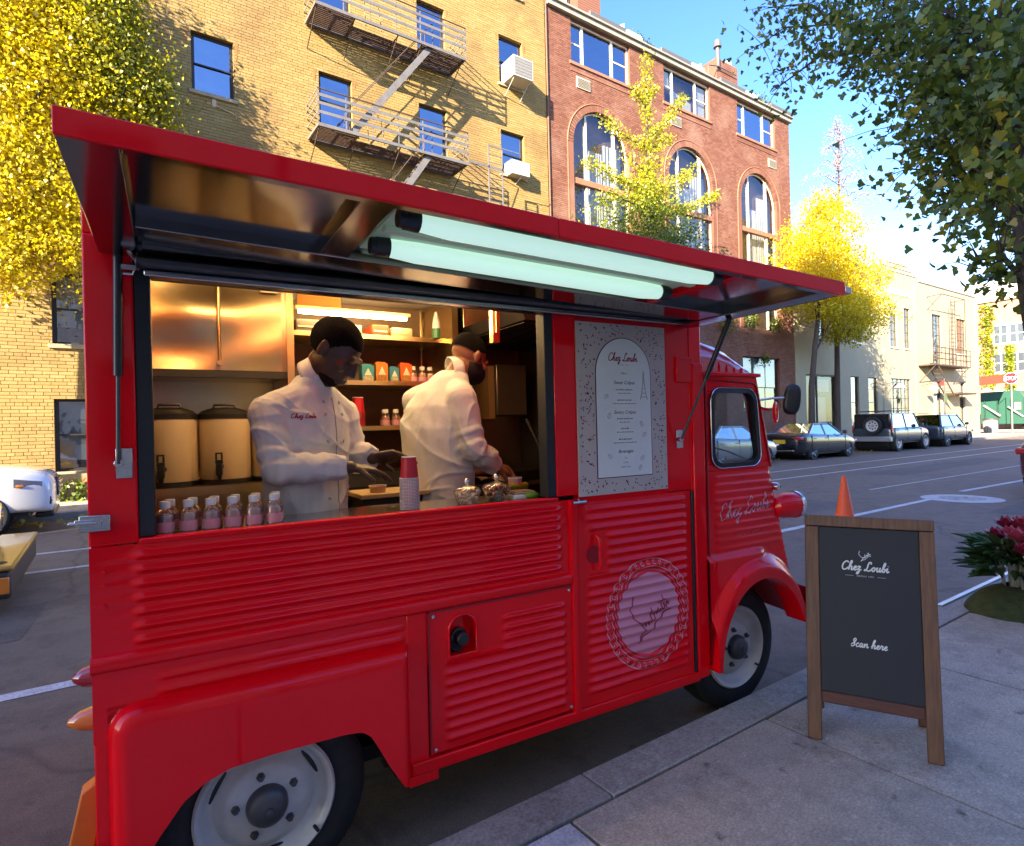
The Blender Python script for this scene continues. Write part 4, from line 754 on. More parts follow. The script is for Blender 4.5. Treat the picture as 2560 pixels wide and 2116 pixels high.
# ================================================================ VEHICLES (front towards +x)
def smooth_eval(o):
    dg = bpy.context.evaluated_depsgraph_get(); me = bpy.data.meshes.new_from_object(o.evaluated_get(dg)); o.modifiers.clear(); o.data = me; return o
CARIN = mat('car_inside', (.03, .028, .026), .8); TAIL = mat('tail_red', (.45, .01, .015), .15, coat=1); AMBER = mat('amber_lamp', (.8, .25, .02), .2, coat=1); LAMPG = mat('lamp_silver', (.6, .6, .62), .15, .7, coat=1); PLATE = mat('plate_yellow', (.75, .45, .03), .5); RIMA = mat('alloy', (.42, .42, .43), .3, .8)
def car(name, label, cat, X, Y, paint, st, gh, wb, W, wr, rims='alloy', gm=None, roofm=None, spare=False, rack=False, clad=None, group='parked cars', steps=5, seats=True):
    """st: stations (x, zbot, zbelt, ztop, halfwidth); gh: greenhouse (xa, xat, xct, xc, zb, zt, wb, wt); wb: wheel x's"""
    gm = gm or GLASS_CAR; t = thing(name, label, cat, (X, Y, 0), 0, group); m = MB(); rings = []
    for x, zb, zl, zt, w in st:
        zm = zb+(zl-zb)*.45
        half = [(0, zt), (.55*w, zt-.005), (.86*w, zt-.03), (.955*w, (zt*.4+zl*.6)), (w, zl-.06), (1.0*w, zm), (.985*w, zb+.10), (.93*w, zb), (.5*w, zb-.01)]
        ring = [(x, y, z) for y, z in half]+[(x, 0, zb-.01)]+[(x, -y, z) for y, z in half[::-1][:-1]]
        rings.append(ring)
    m.loft(rings); b = fixn(obj('body', m, paint, t)); b.data.shade_smooth()
    s = b.modifiers.new('s', 'SUBSURF'); s.levels = s.render_levels = 2
    cm = MB()
    for x in wb:
        for sy in (-1, 1): cm.cyl((x, sy*(W+.2), wr*.98), (x, sy*(W-.36), wr*.98), wr*1.17, wr*1.17, 32)
    cut = obj('cut', cm, None); fixn(cut)
    bo = b.modifiers.new('b', 'BOOLEAN'); bo.object = cut; bo.operation = 'DIFFERENCE'; bo.solver = 'EXACT'; bpy.context.view_layer.update(); smooth_eval(b); bpy.data.objects.remove(cut)
    b.data.shade_smooth(); b.data.set_sharp_from_angle(angle=R(38))
    if not b.data.materials: b.data.materials.append(paint)
    xa, xat, xct, xc, zb, zt, wB, wT = gh
    m = MB(); n = 10
    m.grid(lambda u, v: (xct+(xat-xct)*u-(.04 if False else 0), (v-.5)*2*(wT+.03), zt+.045*math.sin(math.pi*u)**.5*(1-.35*abs(v-.5)*2)+.0-.03*abs(2*v-1)**4), n, 10)
    ro = obj('roof', m, roofm or paint, t, smooth=60); sm = ro.modifiers.new('s', 'SOLIDIFY'); sm.thickness = .04
    P_ = lambda x, s, z, w: (x, s*w, z)
    xb = xa+(xc-xa)*.5; xbt = xat+(xct-xat)*.5
    for s in (-1, 1):
        for (x0, x1, r) in ((xa, xat, .035), (xb, xbt, .035), (xc, xct, .05)):
            mm = MB(); mm.tube([P_(x0, s, zb-.05, wB), P_(x1, s, zt+.005, wT)], r, 8); obj('pillar', mm, paint, t, smooth=60)
        for (x0, x1, y0, y1) in ((xa, xb, xat, xbt), (xb, xc, xbt, xct)):
            mm = MB(); mm.quad(P_(x0, s, zb-.04, wB), P_(x1, s, zb-.04, wB), P_(y1, s, zt, wT), P_(y0, s, zt, wT)); obj('side_window', mm, gm, t)
        mm = MB(); mm.box(xa-.12, xa-.28, s*W*1.0, s*(W+.16), zb+.0, zb+.14); obj('mirror', mm, BLACKP, t, bevel=.03)
        for dx in (xb-.15+.85*0, xb-1.0): mm = MB(); mm.box(dx-.08, dx+.08, s*(W-.005), s*(W+.018), zb-.17, zb-.14); obj('door_handle', mm, paint, t, bevel=.008)
        for dx in (xa+.02, xb, xc+.15): mm = MB(); mm.box(dx-.004, dx+.004, s*(W-.03), s*(W+.0015), st[3][1]+.12, zb-.03); obj('door_gap', mm, BLACK, t)
    for nm, x0, x1 in (('windscreen', xa, xat), ('rear_window', xc, xct)):
        mm = MB(); mm.quad(P_(x0, -1, zb-.03, wB-.02), P_(x0, 1, zb-.03, wB-.02), P_(x1, 1, zt+.01, wT), P_(x1, -1, zt+.01, wT)); obj(nm, mm, gm, t)
    mm = MB()
    for xx in (xa-1.15, xa-2.1):
        for yy in (-.38, .38): mm.box(xx-.1, xx+.05, yy-.24, yy+.24, zb-.4, zb+.05); mm.box(xx-.07, xx+.02, yy-.12, yy+.12, zb+.07, zb+.26)
    obj('seats', mm, CARIN, t, bevel=.04); t.children[-1]['kind'] = 'stuff'
    for x in wb:
        for s in (-1, 1):
            w = bpy.data.objects.new('wheel', None); COL.objects.link(w); w.parent = t; w.location = (x, s*(W-.13), wr); w.rotation_euler = (0, 0, 0 if s < 0 else math.pi)
            mm = MB(); q = wr/.33; mm.lathe([(.2*q, .11), (.31*q, .11), (.33*q, .08), (.33*q, -.08), (.31*q, -.115), (.23*q, -.11), (.21*q, -.09)], (0, 0, 0), 'y', 36); obj('tyre', mm, TYRE, w, smooth=40)
            mm = MB(); mm.lathe([(.215*q, -.10), (.205*q, -.112), (.19*q, -.09), (.18*q, -.02), (.001, -.02)], (0, 0, 0), 'y', 36); rm = obj('rim', mm, BLACKP if rims == 'alloy' else RIMW, w, smooth=40)
            if rims == 'alloy':
                for k in range(5):
                    a = 2*math.pi*k/5; mm = MB()
                    for da in (-.16, .16): mm.tube([(.03*q*math.cos(a), -.075, .03*q*math.sin(a)), (.2*q*math.cos(a+da), -.10, .2*q*math.sin(a+da))], .016*q, 6)
                    obj('spoke', mm, RIMA, rm, smooth=50)
            else:
                for k in range(8): a = 2*math.pi*k/8; mm = MB(); mm.lathe([(.001, -.028), (.028*q, -.026), (.03*q, -.02)], (.13*q*math.cos(a), 0, .13*q*math.sin(a)), 'y', 10); obj('hole', mm, BLACK, rm)
                mm = MB(); mm.lathe([(.001, -.09), (.05*q, -.085), (.06*q, -.02)], (0, 0, 0), 'y', 16); obj('hub', mm, RIMA, rm, smooth=40)
    mm = MB()
    for x in wb: mm.cyl((x, -(W-.24), wr), (x, W-.24, wr), wr*1.12, wr*1.12, 20)
    o = obj('wheel_housing', mm, BLACK, t); o['kind'] = 'stuff'
    mm = MB(); mm.box(st[0][0]+.35, st[-1][0]-.35, -W*.85, W*.85, st[3][1]-.03, st[3][1]+.05); obj('underbody', mm, BLACK, t)
    return t
def carbox(t, name, mb, mt, bev=.015): return obj(name, mb, mt, t, bevel=bev)
BLKP = mat('black_car_paint', (.008, .009, .012), .2, coat=1, spec=.6); GRYP = mat('grey_car_paint', (.05, .07, .095), .25, .4, coat=1); SILP = mat('silver_car_paint', (.35, .37, .38), .25, .5, coat=1); OLVP = mat('olive_grey_paint', (.055, .078, .090), .25, .3, coat=1); WHTP = mat('white_car_paint', (.78, .78, .78), .25, coat=1); MARP = mat('maroon_paint', (.10, .008, .02), .2, coat=1)
def sedan(label, X, Y, paint, group='parked cars', gm=None):
    st = [(-2.36, .42, .80, .86, .62), (-2.30, .30, .92, 1.04, .80), (-2.0, .26, .96, 1.10, .89), (-1.45, .24, .95, 1.10, .92), (-.5, .22, .93, 1.02, .925), (.6, .22, .91, .99, .925), (1.2, .22, .88, .97, .92), (1.8, .24, .80, .88, .89), (2.2, .28, .70, .77, .80), (2.36, .36, .56, .62, .62)]
    t = car('parked_car', label, 'car', X, Y, paint, st, (1.02, .28, -.95, -1.72, 1.0, 1.43, .80, .60), (-1.42, 1.36), .925, .33, group=group, gm=gm)
    for s in (-1, 1):
        mm = MB(); mm.box(-2.33, -2.10, s*.52, s*.87, .80, .93); carbox(t, 'tail_light', mm, TAIL, .03); mm = MB(); mm.box(2.05, 2.30, s*.50, s*.80, .62, .72); carbox(t, 'headlight', mm, LAMPG, .03)
    mm = MB(); mm.box(-2.41, -2.37, -.26, .26, .66, .82); carbox(t, 'number_plate', mm, PLATE, .004); mm = MB(); mm.box(-2.39, -2.3, -.6, .6, .36, .40); carbox(t, 'bumper_trim', mm, CHROME, .01); return t
sedan('black sedan with yellow number plate parked behind the cab of the truck', 24.6, 13.35, BLKP); sedan('pale grey sedan seen through the cab window of the truck', 18.6, 13.35, SILP, gm=GLASS_W); sedan('maroon car nosing into the right edge of the view', 17.42, 3.15, MARP, group=None)
# boxy 4x4 with spare wheel
st = [(-2.22, .55, .98, 1.06, .80), (-2.16, .45, 1.05, 1.16, .90), (-1.9, .42, 1.06, 1.18, .93), (-1.2, .42, 1.05, 1.17, .94), (0, .42, 1.05, 1.16, .94), (.75, .42, 1.05, 1.17, .94), (1.3, .44, 1.02, 1.14, .92), (1.9, .48, .98, 1.08, .88), (2.15, .52, .86, .96, .80), (2.22, .6, .75, .82, .7)]
jp = car('parked_offroader', 'boxy grey off-roader with a white-rimmed spare wheel on its back door', 'off-roader', 32.35, 13.4, OLVP, st, (.85, .45, -1.95, -2.12, 1.17, 1.80, .86, .76), (-1.55, 1.45), .94, .42, rims='steel', roofm=WHTP)
sw = [c for c in jp.children if c.name.startswith('wheel') and 'housing' not in c.name][0]; sp = copy_tree(sw, jp); sp.name = 'spare_wheel'; sp.location = (-2.36, -.12, 1.24); sp.rotation_euler = (0, 0, R(-90)); sp.scale = (1.0, .8, 1.0)
mm = MB(); mm.box(-2.32, -2.12, -.88, .88, .48, .72); carbox(jp, 'rear_bumper', mm, mat('bumper_silver', (.45, .45, .45), .35, .6), .03)
mm = MB(); mm.box(-2.2, -2.02, -.80, .80, 1.1, 1.80); carbox(jp, 'back_door', mm, BLKP, .03)
for s in (-1, 1): mm = MB(); mm.box(-2.2, -2.08, s*.84, s*.90, .9, 1.25); carbox(jp, 'tail_light', mm, TAIL, .01)
for s in (-1, 1): mm = MB(); mm.box(-1.8, .3, s*.66, s*.70, 1.90, 1.95); carbox(jp, 'roof_rack_rail', mm, BLACKP, .01)
for xx in (-1.7, -1.0, -.3, .3): mm = MB(); mm.box(xx-.02, xx+.02, -.66, .66, 1.92, 1.95); carbox(jp, 'roof_rack_bar', mm, BLACKP, .005)
st = [(-2.3, .45, .98, 1.06, .78), (-2.22, .38, 1.02, 1.14, .88), (-1.9, .36, 1.03, 1.16, .91), (-1.0, .36, 1.02, 1.15, .92), (0, .36, 1.0, 1.12, .92), (.9, .36, .98, 1.10, .92), (1.4, .38, .95, 1.06, .90), (2.0, .42, .88, .99, .86), (2.25, .46, .76, .86, .78), (2.34, .54, .64, .70, .66)]
s3 = car('parked_offroader', 'dark blue-grey family off-roader parked last, nearest the street corner', 'off-roader', 38.1, 13.4, GRYP, st, (1.0, .35, -1.9, -2.2, 1.12, 1.68, .84, .68), (-1.5, 1.5), .92, .38)
for s in (-1, 1): mm = MB(); mm.box(2.1, 2.3, s*.55, s*.85, .72, .86); carbox(s3, 'headlight', mm, LAMPG, .03); mm = MB(); mm.box(-1.7, .2, s*.58, s*.62, 1.76, 1.80); carbox(s3, 'roof_rail', mm, BLACKP, .01)
# white SUV at the left edge
st = [(-2.35, .45, .98, 1.06, .78), (-2.2, .38, 1.04, 1.14, .90), (-1.6, .34, 1.06, 1.18, .94), (-.8, .34, 1.05, 1.17, .95), (.2, .34, 1.04, 1.16, .95), (.95, .34, 1.03, 1.17, .95), (1.4, .36, 1.02, 1.18, .94), (1.95, .36, .98, 1.12, .91), (2.28, .34, .88, 1.04, .85), (2.40, .36, .74, .92, .74)]
ws = car('parked_offroader', 'white SUV whose nose shows at the left edge behind the truck', 'off-roader', -3.12, 13.5, WHTP, st, (.90, .3, -1.9, -2.2, 1.15, 1.68, .85, .68), (-1.45, 1.42), .95, .37)
for s in (-1, 1):
    mm = MB(); mm.loft([[(1.85, s*.92, .80), (1.85, s*.925, .94), (1.86, s*.80, .97)], [(2.22, s*.84, .74), (2.20, s*.86, .88), (2.2, s*.6, .92)], [(2.36, s*.64, .76), (2.33, s*.66, .86), (2.33, s*.52, .88)]]); fixn(obj('headlight', mm, LAMPG, ws, smooth=50)); mm = MB(); mm.box(1.88, 1.98, s*.90, s*.94, .80, .84); carbox(ws, 'indicator', mm, AMBER, .01)
    mm = MB(); mm.box(2.20, 2.33, s*.50, s*.80, .48, .62); carbox(ws, 'intake', mm, BLACKP, .02); mm = MB(); mm.box(2.31, 2.345, s*.5, s*.78, .54, .56); carbox(ws, 'intake_bar', mm, CHROME, .005)
mm = MB(); mm.box(2.30, 2.41, -.44, .44, .60, .92); gr = carbox(ws, 'grille', mm, BLACKP, .03)
for k in range(3): mm = MB(); mm.box(2.40, 2.43, -.42, .42, .65+.085*k, .69+.085*k); obj('grille_bar', mm, CHROME, gr, bevel=.008)
mm = MB(); mm.box(2.1, 2.36, -.7, .7, .26, .36); carbox(ws, 'front_skirt', mm, BLACKP, .03)
# yellow lorry corner at the left edge of the road
YLP = mat('lorry_yellow', (.55, .30, .02), .4, coat=.5, var=.15)
yl = thing('yellow_lorry', 'yellow lorry whose bumper corner with amber lamp pokes in at the left', 'lorry', (-.71, 8.05, 0))
m = MB(); m.box(-.35, -.02, -1.15, 1.15, .17, .42); obj('bumper', m, mat('dark_bumper', (.06, .055, .05), .5, var=.3), yl, bevel=.03)
m = MB(); m.box(-.36, .0, -1.16, 1.16, .422, .47); obj('bumper_step', m, YLP, yl, bevel=.02); m = MB(); m.lathe([(.001, .474), (.09, .474), (.1, .471)], (-.16, -.95, 0), n=20); obj('step_hole', m, BLACK, yl)
for s in (-1, 1): m = MB(); m.box(-.16, -.03, s*1.152, s*1.168, .22, .37); obj('marker_lamp', m, AMBER, yl, bevel=.01); m = MB(); m.lathe([(.14, -.38), (.16, -.34), (.16, -.30), (.10, -.29)], (0, s*.8, .72), 'x', 20); obj('headlight', m, CHROME, yl, smooth=50)
m = MB(); m.box(-2.4, -.45, -1.1, 1.1, .5, 1.5); m.prism([(-4.2, .5), (-2.4, .5), (-2.4, 1.5), (-2.7, 2.6), (-4.2, 2.6)], -1.1, 1.1); fixn(obj('cab', m, YLP, yl, bevel=.06))
m = MB(); m.prism([(-2.36, 1.55), (-2.65, 2.45), (-2.66, 2.45), (-2.37, 1.55)], -1.0, 1.0); obj('windscreen', m, GLASS_CAR, yl)
m = MB(); m.box(-9, -4.3, -1.2, 1.2, .7, 3.2); obj('cargo_box', m, WHITE, yl, bevel=.03)
for xx in (-1.2, -7.4):
    for s in (-1, 1): m = MB(); m.lathe([(.2, .12), (.42, .12), (.45, .08), (.45, -.08), (.42, -.12), (.2, -.12), (.001, -.06)], (xx, s*1.0, .45), 'y', 28); obj('wheel', m, TYRE, yl, smooth=40)

# ================================================================ STREET FURNITURE
cone = thing('traffic_cone', 'bright orange traffic cone standing in the road behind the A-frame sign', 'cone', (9.45, 4.62, 0))
m = MB(); m.box(-.18, .18, -.18, .18, .004, .035); obj('base', m, mat('cone_orange', (.95, .10, .008), .5, var=.1), cone, bevel=.01); m = MB(); m.lathe([(.145, .035), (.135, .05), (.03, .70), (.022, .71), (.001, .71)], n=24); obj('body', m, mat('cone_orange', (1, .13, .01), .5), cone, smooth=40)
stp = thing('stop_sign', 'red octagonal stop sign on a thin post at the far corner', 'sign', (57.0, 15.28, .15))
m = MB(); m.cyl((0, 0, 0), (0, 0, 4.7), .035, n=8); obj('post', m, FRG, stp)
m = MB(); oc = [(.46*math.cos(R(22.5+45*k)), 4.25+.46*math.sin(R(22.5+45*k))) for k in range(8)]; m.prism(oc, -.06, -.05, 'x'); obj('plate', m, mat('sign_white', (.85, .85, .85), .5), stp)
m = MB(); oc = [(.43*math.cos(R(22.5+45*k)), 4.25+.43*math.sin(R(22.5+45*k))) for k in range(8)]; m.prism(oc, -.066, -.061, 'x'); obj('face', m, mat('sign_red', (.62, .008, .02), .45), stp)
bin_ = thing('litter_bin', 'grey wire litter bin beside the green skip at the far corner', 'bin', (66.5, 19.4, .0)); m = MB(); m.lathe([(.001, .02), (.45, .02), (.55, 1.2)], n=20); obj('basket', m, mat('bin_grey', (.25, .25, .25), .6, .3), bin_, smooth=50); m = MB(); m.lathe([(.55, 1.2), (.60, 1.2), (.60, 1.32), (.55, 1.32)], n=20); obj('rim', m, FRS, bin_)
for k in range(16): a = 2*math.pi*k/16; m = MB(); m.box(.5*math.cos(a)-.03, .5*math.cos(a)+.03, .5*math.sin(a)-.03, .5*math.sin(a)+.03, .05, 1.2); obj('slat', m, FRG, bin_)
sk = thing('green_skip_lorry', 'dark green refuse lorry with sloped sides at the far corner', 'lorry', (73, 20.2, 0)); GRN = mat('skip_green', (.015, .09, .055), .5, var=.3)
m = MB(); m.prism([(-1.9, .7), (1.9, .7), (1.9, 3.9), (-1.2, 4.0), (-1.9, 3.0)], 0, 6, 'x'); fixn(obj('hopper', m, GRN, sk, bevel=.05))
for k in range(4): m = MB(); m.box(-.12, -.005, -1.7+1.05*k, -1.6+1.05*k, .8, 3.2); obj('rib', m, mat('skip_dark', (.01, .05, .035), .5), sk)
m = MB(); m.tube([(-.1, 1.6, 2.6), (-.3, .2, 1.5)], .1, 8); m.tube([(-.1, -1.5, 1.4), (-.3, -.4, 2.4)], .08, 8); obj('hydraulic_arm', m, FRG, sk)
m = MB(); m.box(-.13, -.122, -1.35, -.85, 2.1, 2.8); obj('notice', m, mat('notice_red', (.7, .25, .25), .5), sk)
for s in (-1.4, 1.4): m = MB(); m.lathe([(.25, .18), (.52, .18), (.55, .1), (.55, -.1), (.52, -.18), (.25, -.18), (.001, -.1)], (1.2, s, .55), 'y', 24); obj('wheel', m, TYRE, sk, smooth=40)
ra = thing('red_awning', 'red cloth shop awning at the far street corner', 'awning', (71.0, 20.4, 0)); m = MB(); m.add([(0, 1.2, 5.4), (0, -1.2, 5.5), (-1.4, -1.3, 4.6), (-1.4, 1.1, 4.5), (0, -1.2, 5.0), (-1.4, -1.3, 4.2)], [(0, 1, 2, 3), (1, 4, 5, 2)]); o = obj('canopy', m, mat('awning_red', (.75, .04, .012), .7), ra); o.modifiers.new('s', 'SOLIDIFY').thickness = .03; m = MB(); m.tube([(-1.4, -1.3, 4.2), (0, -1.3, 4.2), (0, -1.3, .1)], .03, 6); m.tube([(-1.4, 1.1, 4.5), (0, 1.2, 4.5), (0, 1.2, .1)], .03, 6); obj('frame', m, FRS, ra)
# ---- A-frame sign on the sidewalk
WOOD = mat('stained_wood', (.20, .085, .035), .5, var=.55, vscale=5, stretch=(14, 14, 1.2), bump=.15, bscale=30, coat=.2); CHALK = mat('chalkboard', (.013, .0145, .019), .55, var=.2, vscale=6)
fl_, fr_ = Vector((2.62, 1.44, .153)), Vector((2.822, 1.03, .153)); ax = (fr_-fl_).normalized(); SW = (fr_-fl_).length+.05; back = Vector((-ax.y, ax.x, 0)); back = back if back.dot(Vector((1, 0, 0))) > 0 else -back
sg = thing('a_frame_sign', 'wooden A-frame chalkboard sign with white lettering on the sidewalk', 'sign', (fl_+fr_)/2, math.atan2(ax.y, ax.x))
lean = math.atan(.16); SH = 1.005
def sgm(parent_lean): return Matrix.Rotation(-parent_lean, 4, 'X')
front = bpy.data.objects.new('front_frame', None); COL.objects.link(front); front.parent = sg; front.rotation_euler = (-lean, 0, 0)
back_sign = 1
hw = SW/2
def sgo(n, mb, mt, bev=.004, par=None): return obj(n, mb, mt, par or front, bevel=bev)
m = MB(); m.box(-hw, -hw+.058, -.012, .012, 0, SH-.052); sgo('left_leg', m, WOOD); m = MB(); m.box(hw-.058, hw, -.012, .012, 0, SH-.052); sgo('right_leg', m, WOOD)
m = MB(); m.box(-hw, hw, -.013, .013, SH-.05, SH); sgo('top_rail', m, WOOD); m = MB(); m.box(-hw+.06, hw-.06, -.009, .009, .165, .215); sgo('bottom_rail', m, mat('dark_wood', (.12, .035, .018), .5, var=.4, vscale=5, stretch=(2, 14, 14)))
m = MB(); m.box(-hw+.059, hw-.059, -.004, .004, .216, SH-.053); sgb = sgo('board', m, CHALK, .001)
bk = bpy.data.objects.new('back_frame', None); COL.objects.link(bk); bk.parent = sg; bk.location = (0, .34, 0); bk.rotation_euler = (lean, 0, 0)
for a, b in ((-hw, -hw+.058), (hw-.058, hw)): m = MB(); m.box(a, b, -.012, .012, 0, SH-.03); sgo('leg', m, WOOD, par=bk)
m = MB(); m.box(-hw+.059, hw-.059, -.004, .004, .216, SH-.05); sgo('board', m, CHALK, .001, bk)
# ---- flower bed in the tree pit
SOIL = mat('pit_soil', (.05, .032, .022), .95, var=.5, vscale=12, bump=.8, bscale=40)
m = MB(); m.grid(lambda u, v: (5.21+1.5*u, .42+1.24*v, .120+.05*math.sin(3.1*u)*math.sin(3.1*v)+.012*math.sin(17*u+9*v)), 16, 14); tag(obj('tree_pit_soil', m, SOIL, smooth=60), kind='structure')
PIT = thing('flower_clump', 'maroon flower clump on a mossy mound in the tree pit', 'flowers', (5.56, 1.50, .15)); PIT.scale = (1.25, 1.25, 1.12)
MOSS = mat('moss', (.07, .085, .012), .9, var=.5, vscale=20, bump=1., bscale=60)
m = MB(); m.grid(lambda u, v: (.34*(.2+.8*v)*math.cos(6.2832*u), .24*(.2+.8*v)*math.sin(6.2832*u), .16*(1-v*v)**.8+.015*math.sin(23*u)*v-.02*v), 32, 10); obj('moss_mound', m, MOSS, PIT, smooth=60); 
rgf = random.Random(9); GLF = mat('flower_leaf', (.07, .14, .035), .35, var=.4, vscale=8); STEM = mat('pale_stem', (.45, .45, .33), .6); MARF = [mat('petal_maroon', (.36, .02, .055), .5, var=.4, vscale=20), mat('petal_pink', (.55, .07, .11), .5, var=.4, vscale=20)]
for k in range(15):
    a, rr = rgf.uniform(0, 6.28), rgf.uniform(.02, .2); bx, by = rr*math.cos(a), rr*.8*math.sin(a); hx, hy, hz = bx*1.7, by*1.7, rgf.uniform(.40, .56)
    if k < 8: bx, hx, hz = -.10+.04*k, -.20+.055*k, (.40, .47, .36, .50, .42, .52, .44, .50)[k]; by = hy = -.10+.04*(k % 3)
    m = MB(); m.tube([(bx, by, .12), ((bx+hx)/2+.01, (by+hy)/2, .28), (hx, hy, hz)], [.011, .009, .007], 6); obj('stem', m, STEM, PIT, smooth=60)
    m = MB()
    for q in range(14):
        a2 = 2.4*q; ti = .2+.9*q/14; d = Vector((math.cos(a2)*math.sin(ti), math.sin(a2)*math.sin(ti), math.cos(ti))); sd = d.cross(Vector((0, 0, 1))).normalized()*.027; p0 = Vector((hx, hy, hz)); L_ = .10
        m.add([p0, p0+d*L_*.6+sd, p0+d*L_, p0+d*L_*.6-sd], [(0, 1, 2, 3)])
    obj('flower_head', m, MARF[k % 2], PIT)
for k in range(190):
    a = rgf.uniform(0, 6.28); el = rgf.uniform(-.1, 1.0); z0 = rgf.uniform(.2, .42); L_ = rgf.uniform(.12, .23); bx, by = .10*math.cos(a), .10*math.sin(a)
    d = Vector((math.cos(a)*math.cos(el), math.sin(a)*math.cos(el), math.sin(el))); sd = d.cross(Vector((0, 0, 1))).normalized()*L_*.16; up = Vector((0, 0, .02)); p0 = Vector((bx, by, z0))
    m = MB(); m.add([p0, p0+d*L_*.4+sd+up, p0+d*L_*.8+sd*.6, p0+d*L_-up, p0+d*L_*.8-sd*.6, p0+d*L_*.4-sd+up, p0+d*L_*.45-up*.4], [(0, 1, 6), (1, 2, 6), (2, 3, 6), (3, 4, 6), (4, 5, 6), (5, 0, 6)]); obj('leaf', m, GLF, PIT)
# ================================================================ THE FOOD TRUCK (local: x along the truck, y into it, z up)
TP, TA = (1.7, 1.98, 0.0), R(-4.5)
TM = Matrix.Translation(TP) @ Matrix.Rotation(TA, 4, 'Z')
def at_truck(name, label, cat, s, t, z, rz=0, group=None):
    p = TM @ Vector((s, t, z)); return thing(name, label, cat, p, TA+rz, group)
truck = thing('food_truck', 'red corrugated vintage food truck with raised serving hatch and lit awning', 'food truck', TP, TA)
WID = 1.9
def sstep(x): x = max(0., min(1., x)); return x*x*(3-2*x)
def ribt(z, z0, z1, p, a, s, s0, s1, fade=.035):
    """outward bulge of pressed ribs at height z, fading out at the rib ends"""
    if z < z0 or z > z1: return 0.
    f = min(sstep((s-s0)/fade), sstep((s1-s)/fade))
    return a*f*(.5-.5*math.cos(2*math.pi*(z-z0)/p))**1.4
def linsp(a, b, n): return [a+(b-a)*i/n for i in range(n+1)]
def ribpanel(name, s0, s1, z0, z1, rz0, rz1, p, a, rs0=None, rs1=None, mat_=None, parent=None, nper=8, t0=0., extra=None, thick=.0):
    rs0 = s0+.02 if rs0 is None else rs0; rs1 = s1-.02 if rs1 is None else rs1
    ss = sorted(set([s0]+linsp(rs0, rs0+.05, 6)+linsp(rs1-.05, rs1, 6)+[s1])); n = max(4, int(round((rz1-rz0)/p))*nper)
    zs = sorted(set([z0]+linsp(rz0, rz1, n)+[z1]))
    m = MB(); W = len(ss)
    vs = [(s, t0-ribt(z, rz0, rz1, p, a, s, rs0, rs1), z) for z in zs for s in ss]
    fs = [(j*W+i, j*W+i+1, (j+1)*W+i+1, (j+1)*W+i) for j in range(len(zs)-1) for i in range(W-1)]
    m.add(vs, fs)
    return obj(name, m, mat_ or RED, parent or truck, smooth=40)

# ---- shell: pillars, header, roof, far side, floor
m = MB()
m.box(-1.755, -1.63, 0, .06, 1.277, 2.2); m.box(-.10, .012, 0, .06, 1.292, 2.2); m.box(.553, .80, 0, .05, 1.262, 2.2)
m.box(-1.755, .80, .0005, .06, 2.2, 2.46)
obj('body_frame', m, RED, truck, bevel=.006)
m = MB()
prof = [(0, 2.455), (.05, 2.49), (.16, 2.52), (.5, 2.545), (.95, 2.555), (1.4, 2.545), (1.74, 2.52), (1.85, 2.49), (1.9, 2.455)]
m.loft([[(s, t, z) for t, z in prof]+[(s, 1.9, 2.43), (s, 0, 2.43)] for s in (-1.755, .80)])
obj('roof', m, RED, truck, smooth=40)
m = MB(); m.box(-1.755, .80, 1.86, 1.9, .33, 2.455); m.box(-1.755, -1.70, .06, 1.86, .33, 2.43)
obj('far_wall', m, RED, truck)
m = MB(); m.box(-1.70, .80, .58, 1.86, .27, .31); m.box(-.81, .72, .05, .58, .27, .31); m.box(.76, .80, .06, 1.86, .31, 2.43)
obj('floor', m, DSTEEL, truck)
# rear post beside the fender and sill under everything
m = MB(); m.box(-1.754, -1.70, .004, .05, .30, .80); obj('rear_post', m, RED, truck, bevel=.006)
# ---- serving hatch opening
m = MB(); m.box(-1.63, -1.586, .004, .07, 1.292, 2.2); obj('hatch_jamb', m, BLACK, truck, bevel=.004)
m = MB(); m.box(-.145, -.10, .004, .07, 1.292, 2.2); obj('hatch_jamb', m, BLACK, truck, bevel=.004)
m = MB(); m.box(-1.586, -.145, .01, .05, 2.085, 2.2); obj('hatch_head', m, DSTEEL, truck, bevel=.004)
m = MB(); m.box(-1.63, -.10, -.012, .03, 1.275, 1.2915); obj('hatch_sill', m, RED, truck, bevel=.005)
m = MB(); m.box(-1.60, -.13, .031, .34, 1.265, 1.283); obj('serving_counter', m, STEEL, truck, bevel=.004)
# ---- ribbed side below the hatch
ribpanel('ribbed_side_panel', -1.755, -.045, .957, 1.275, .965, 1.26, .0422, .0145, -1.66, -.075)
m = MB(); prof = [(0, .905), (-.014, .909), (-.020, .92), (-.020, .938), (-.013, .951), (0, .957)]
m.loft([[(s, t, z) for t, z in prof] for s in (-1.757, -.045)], closed=True); fixn(obj('belt_moulding', m, RED, truck, smooth=50))
ribpanel('lower_side_panel', -1.755, -.71, .70, .905, .80, .885, .0425, .009, -1.60, -.79)
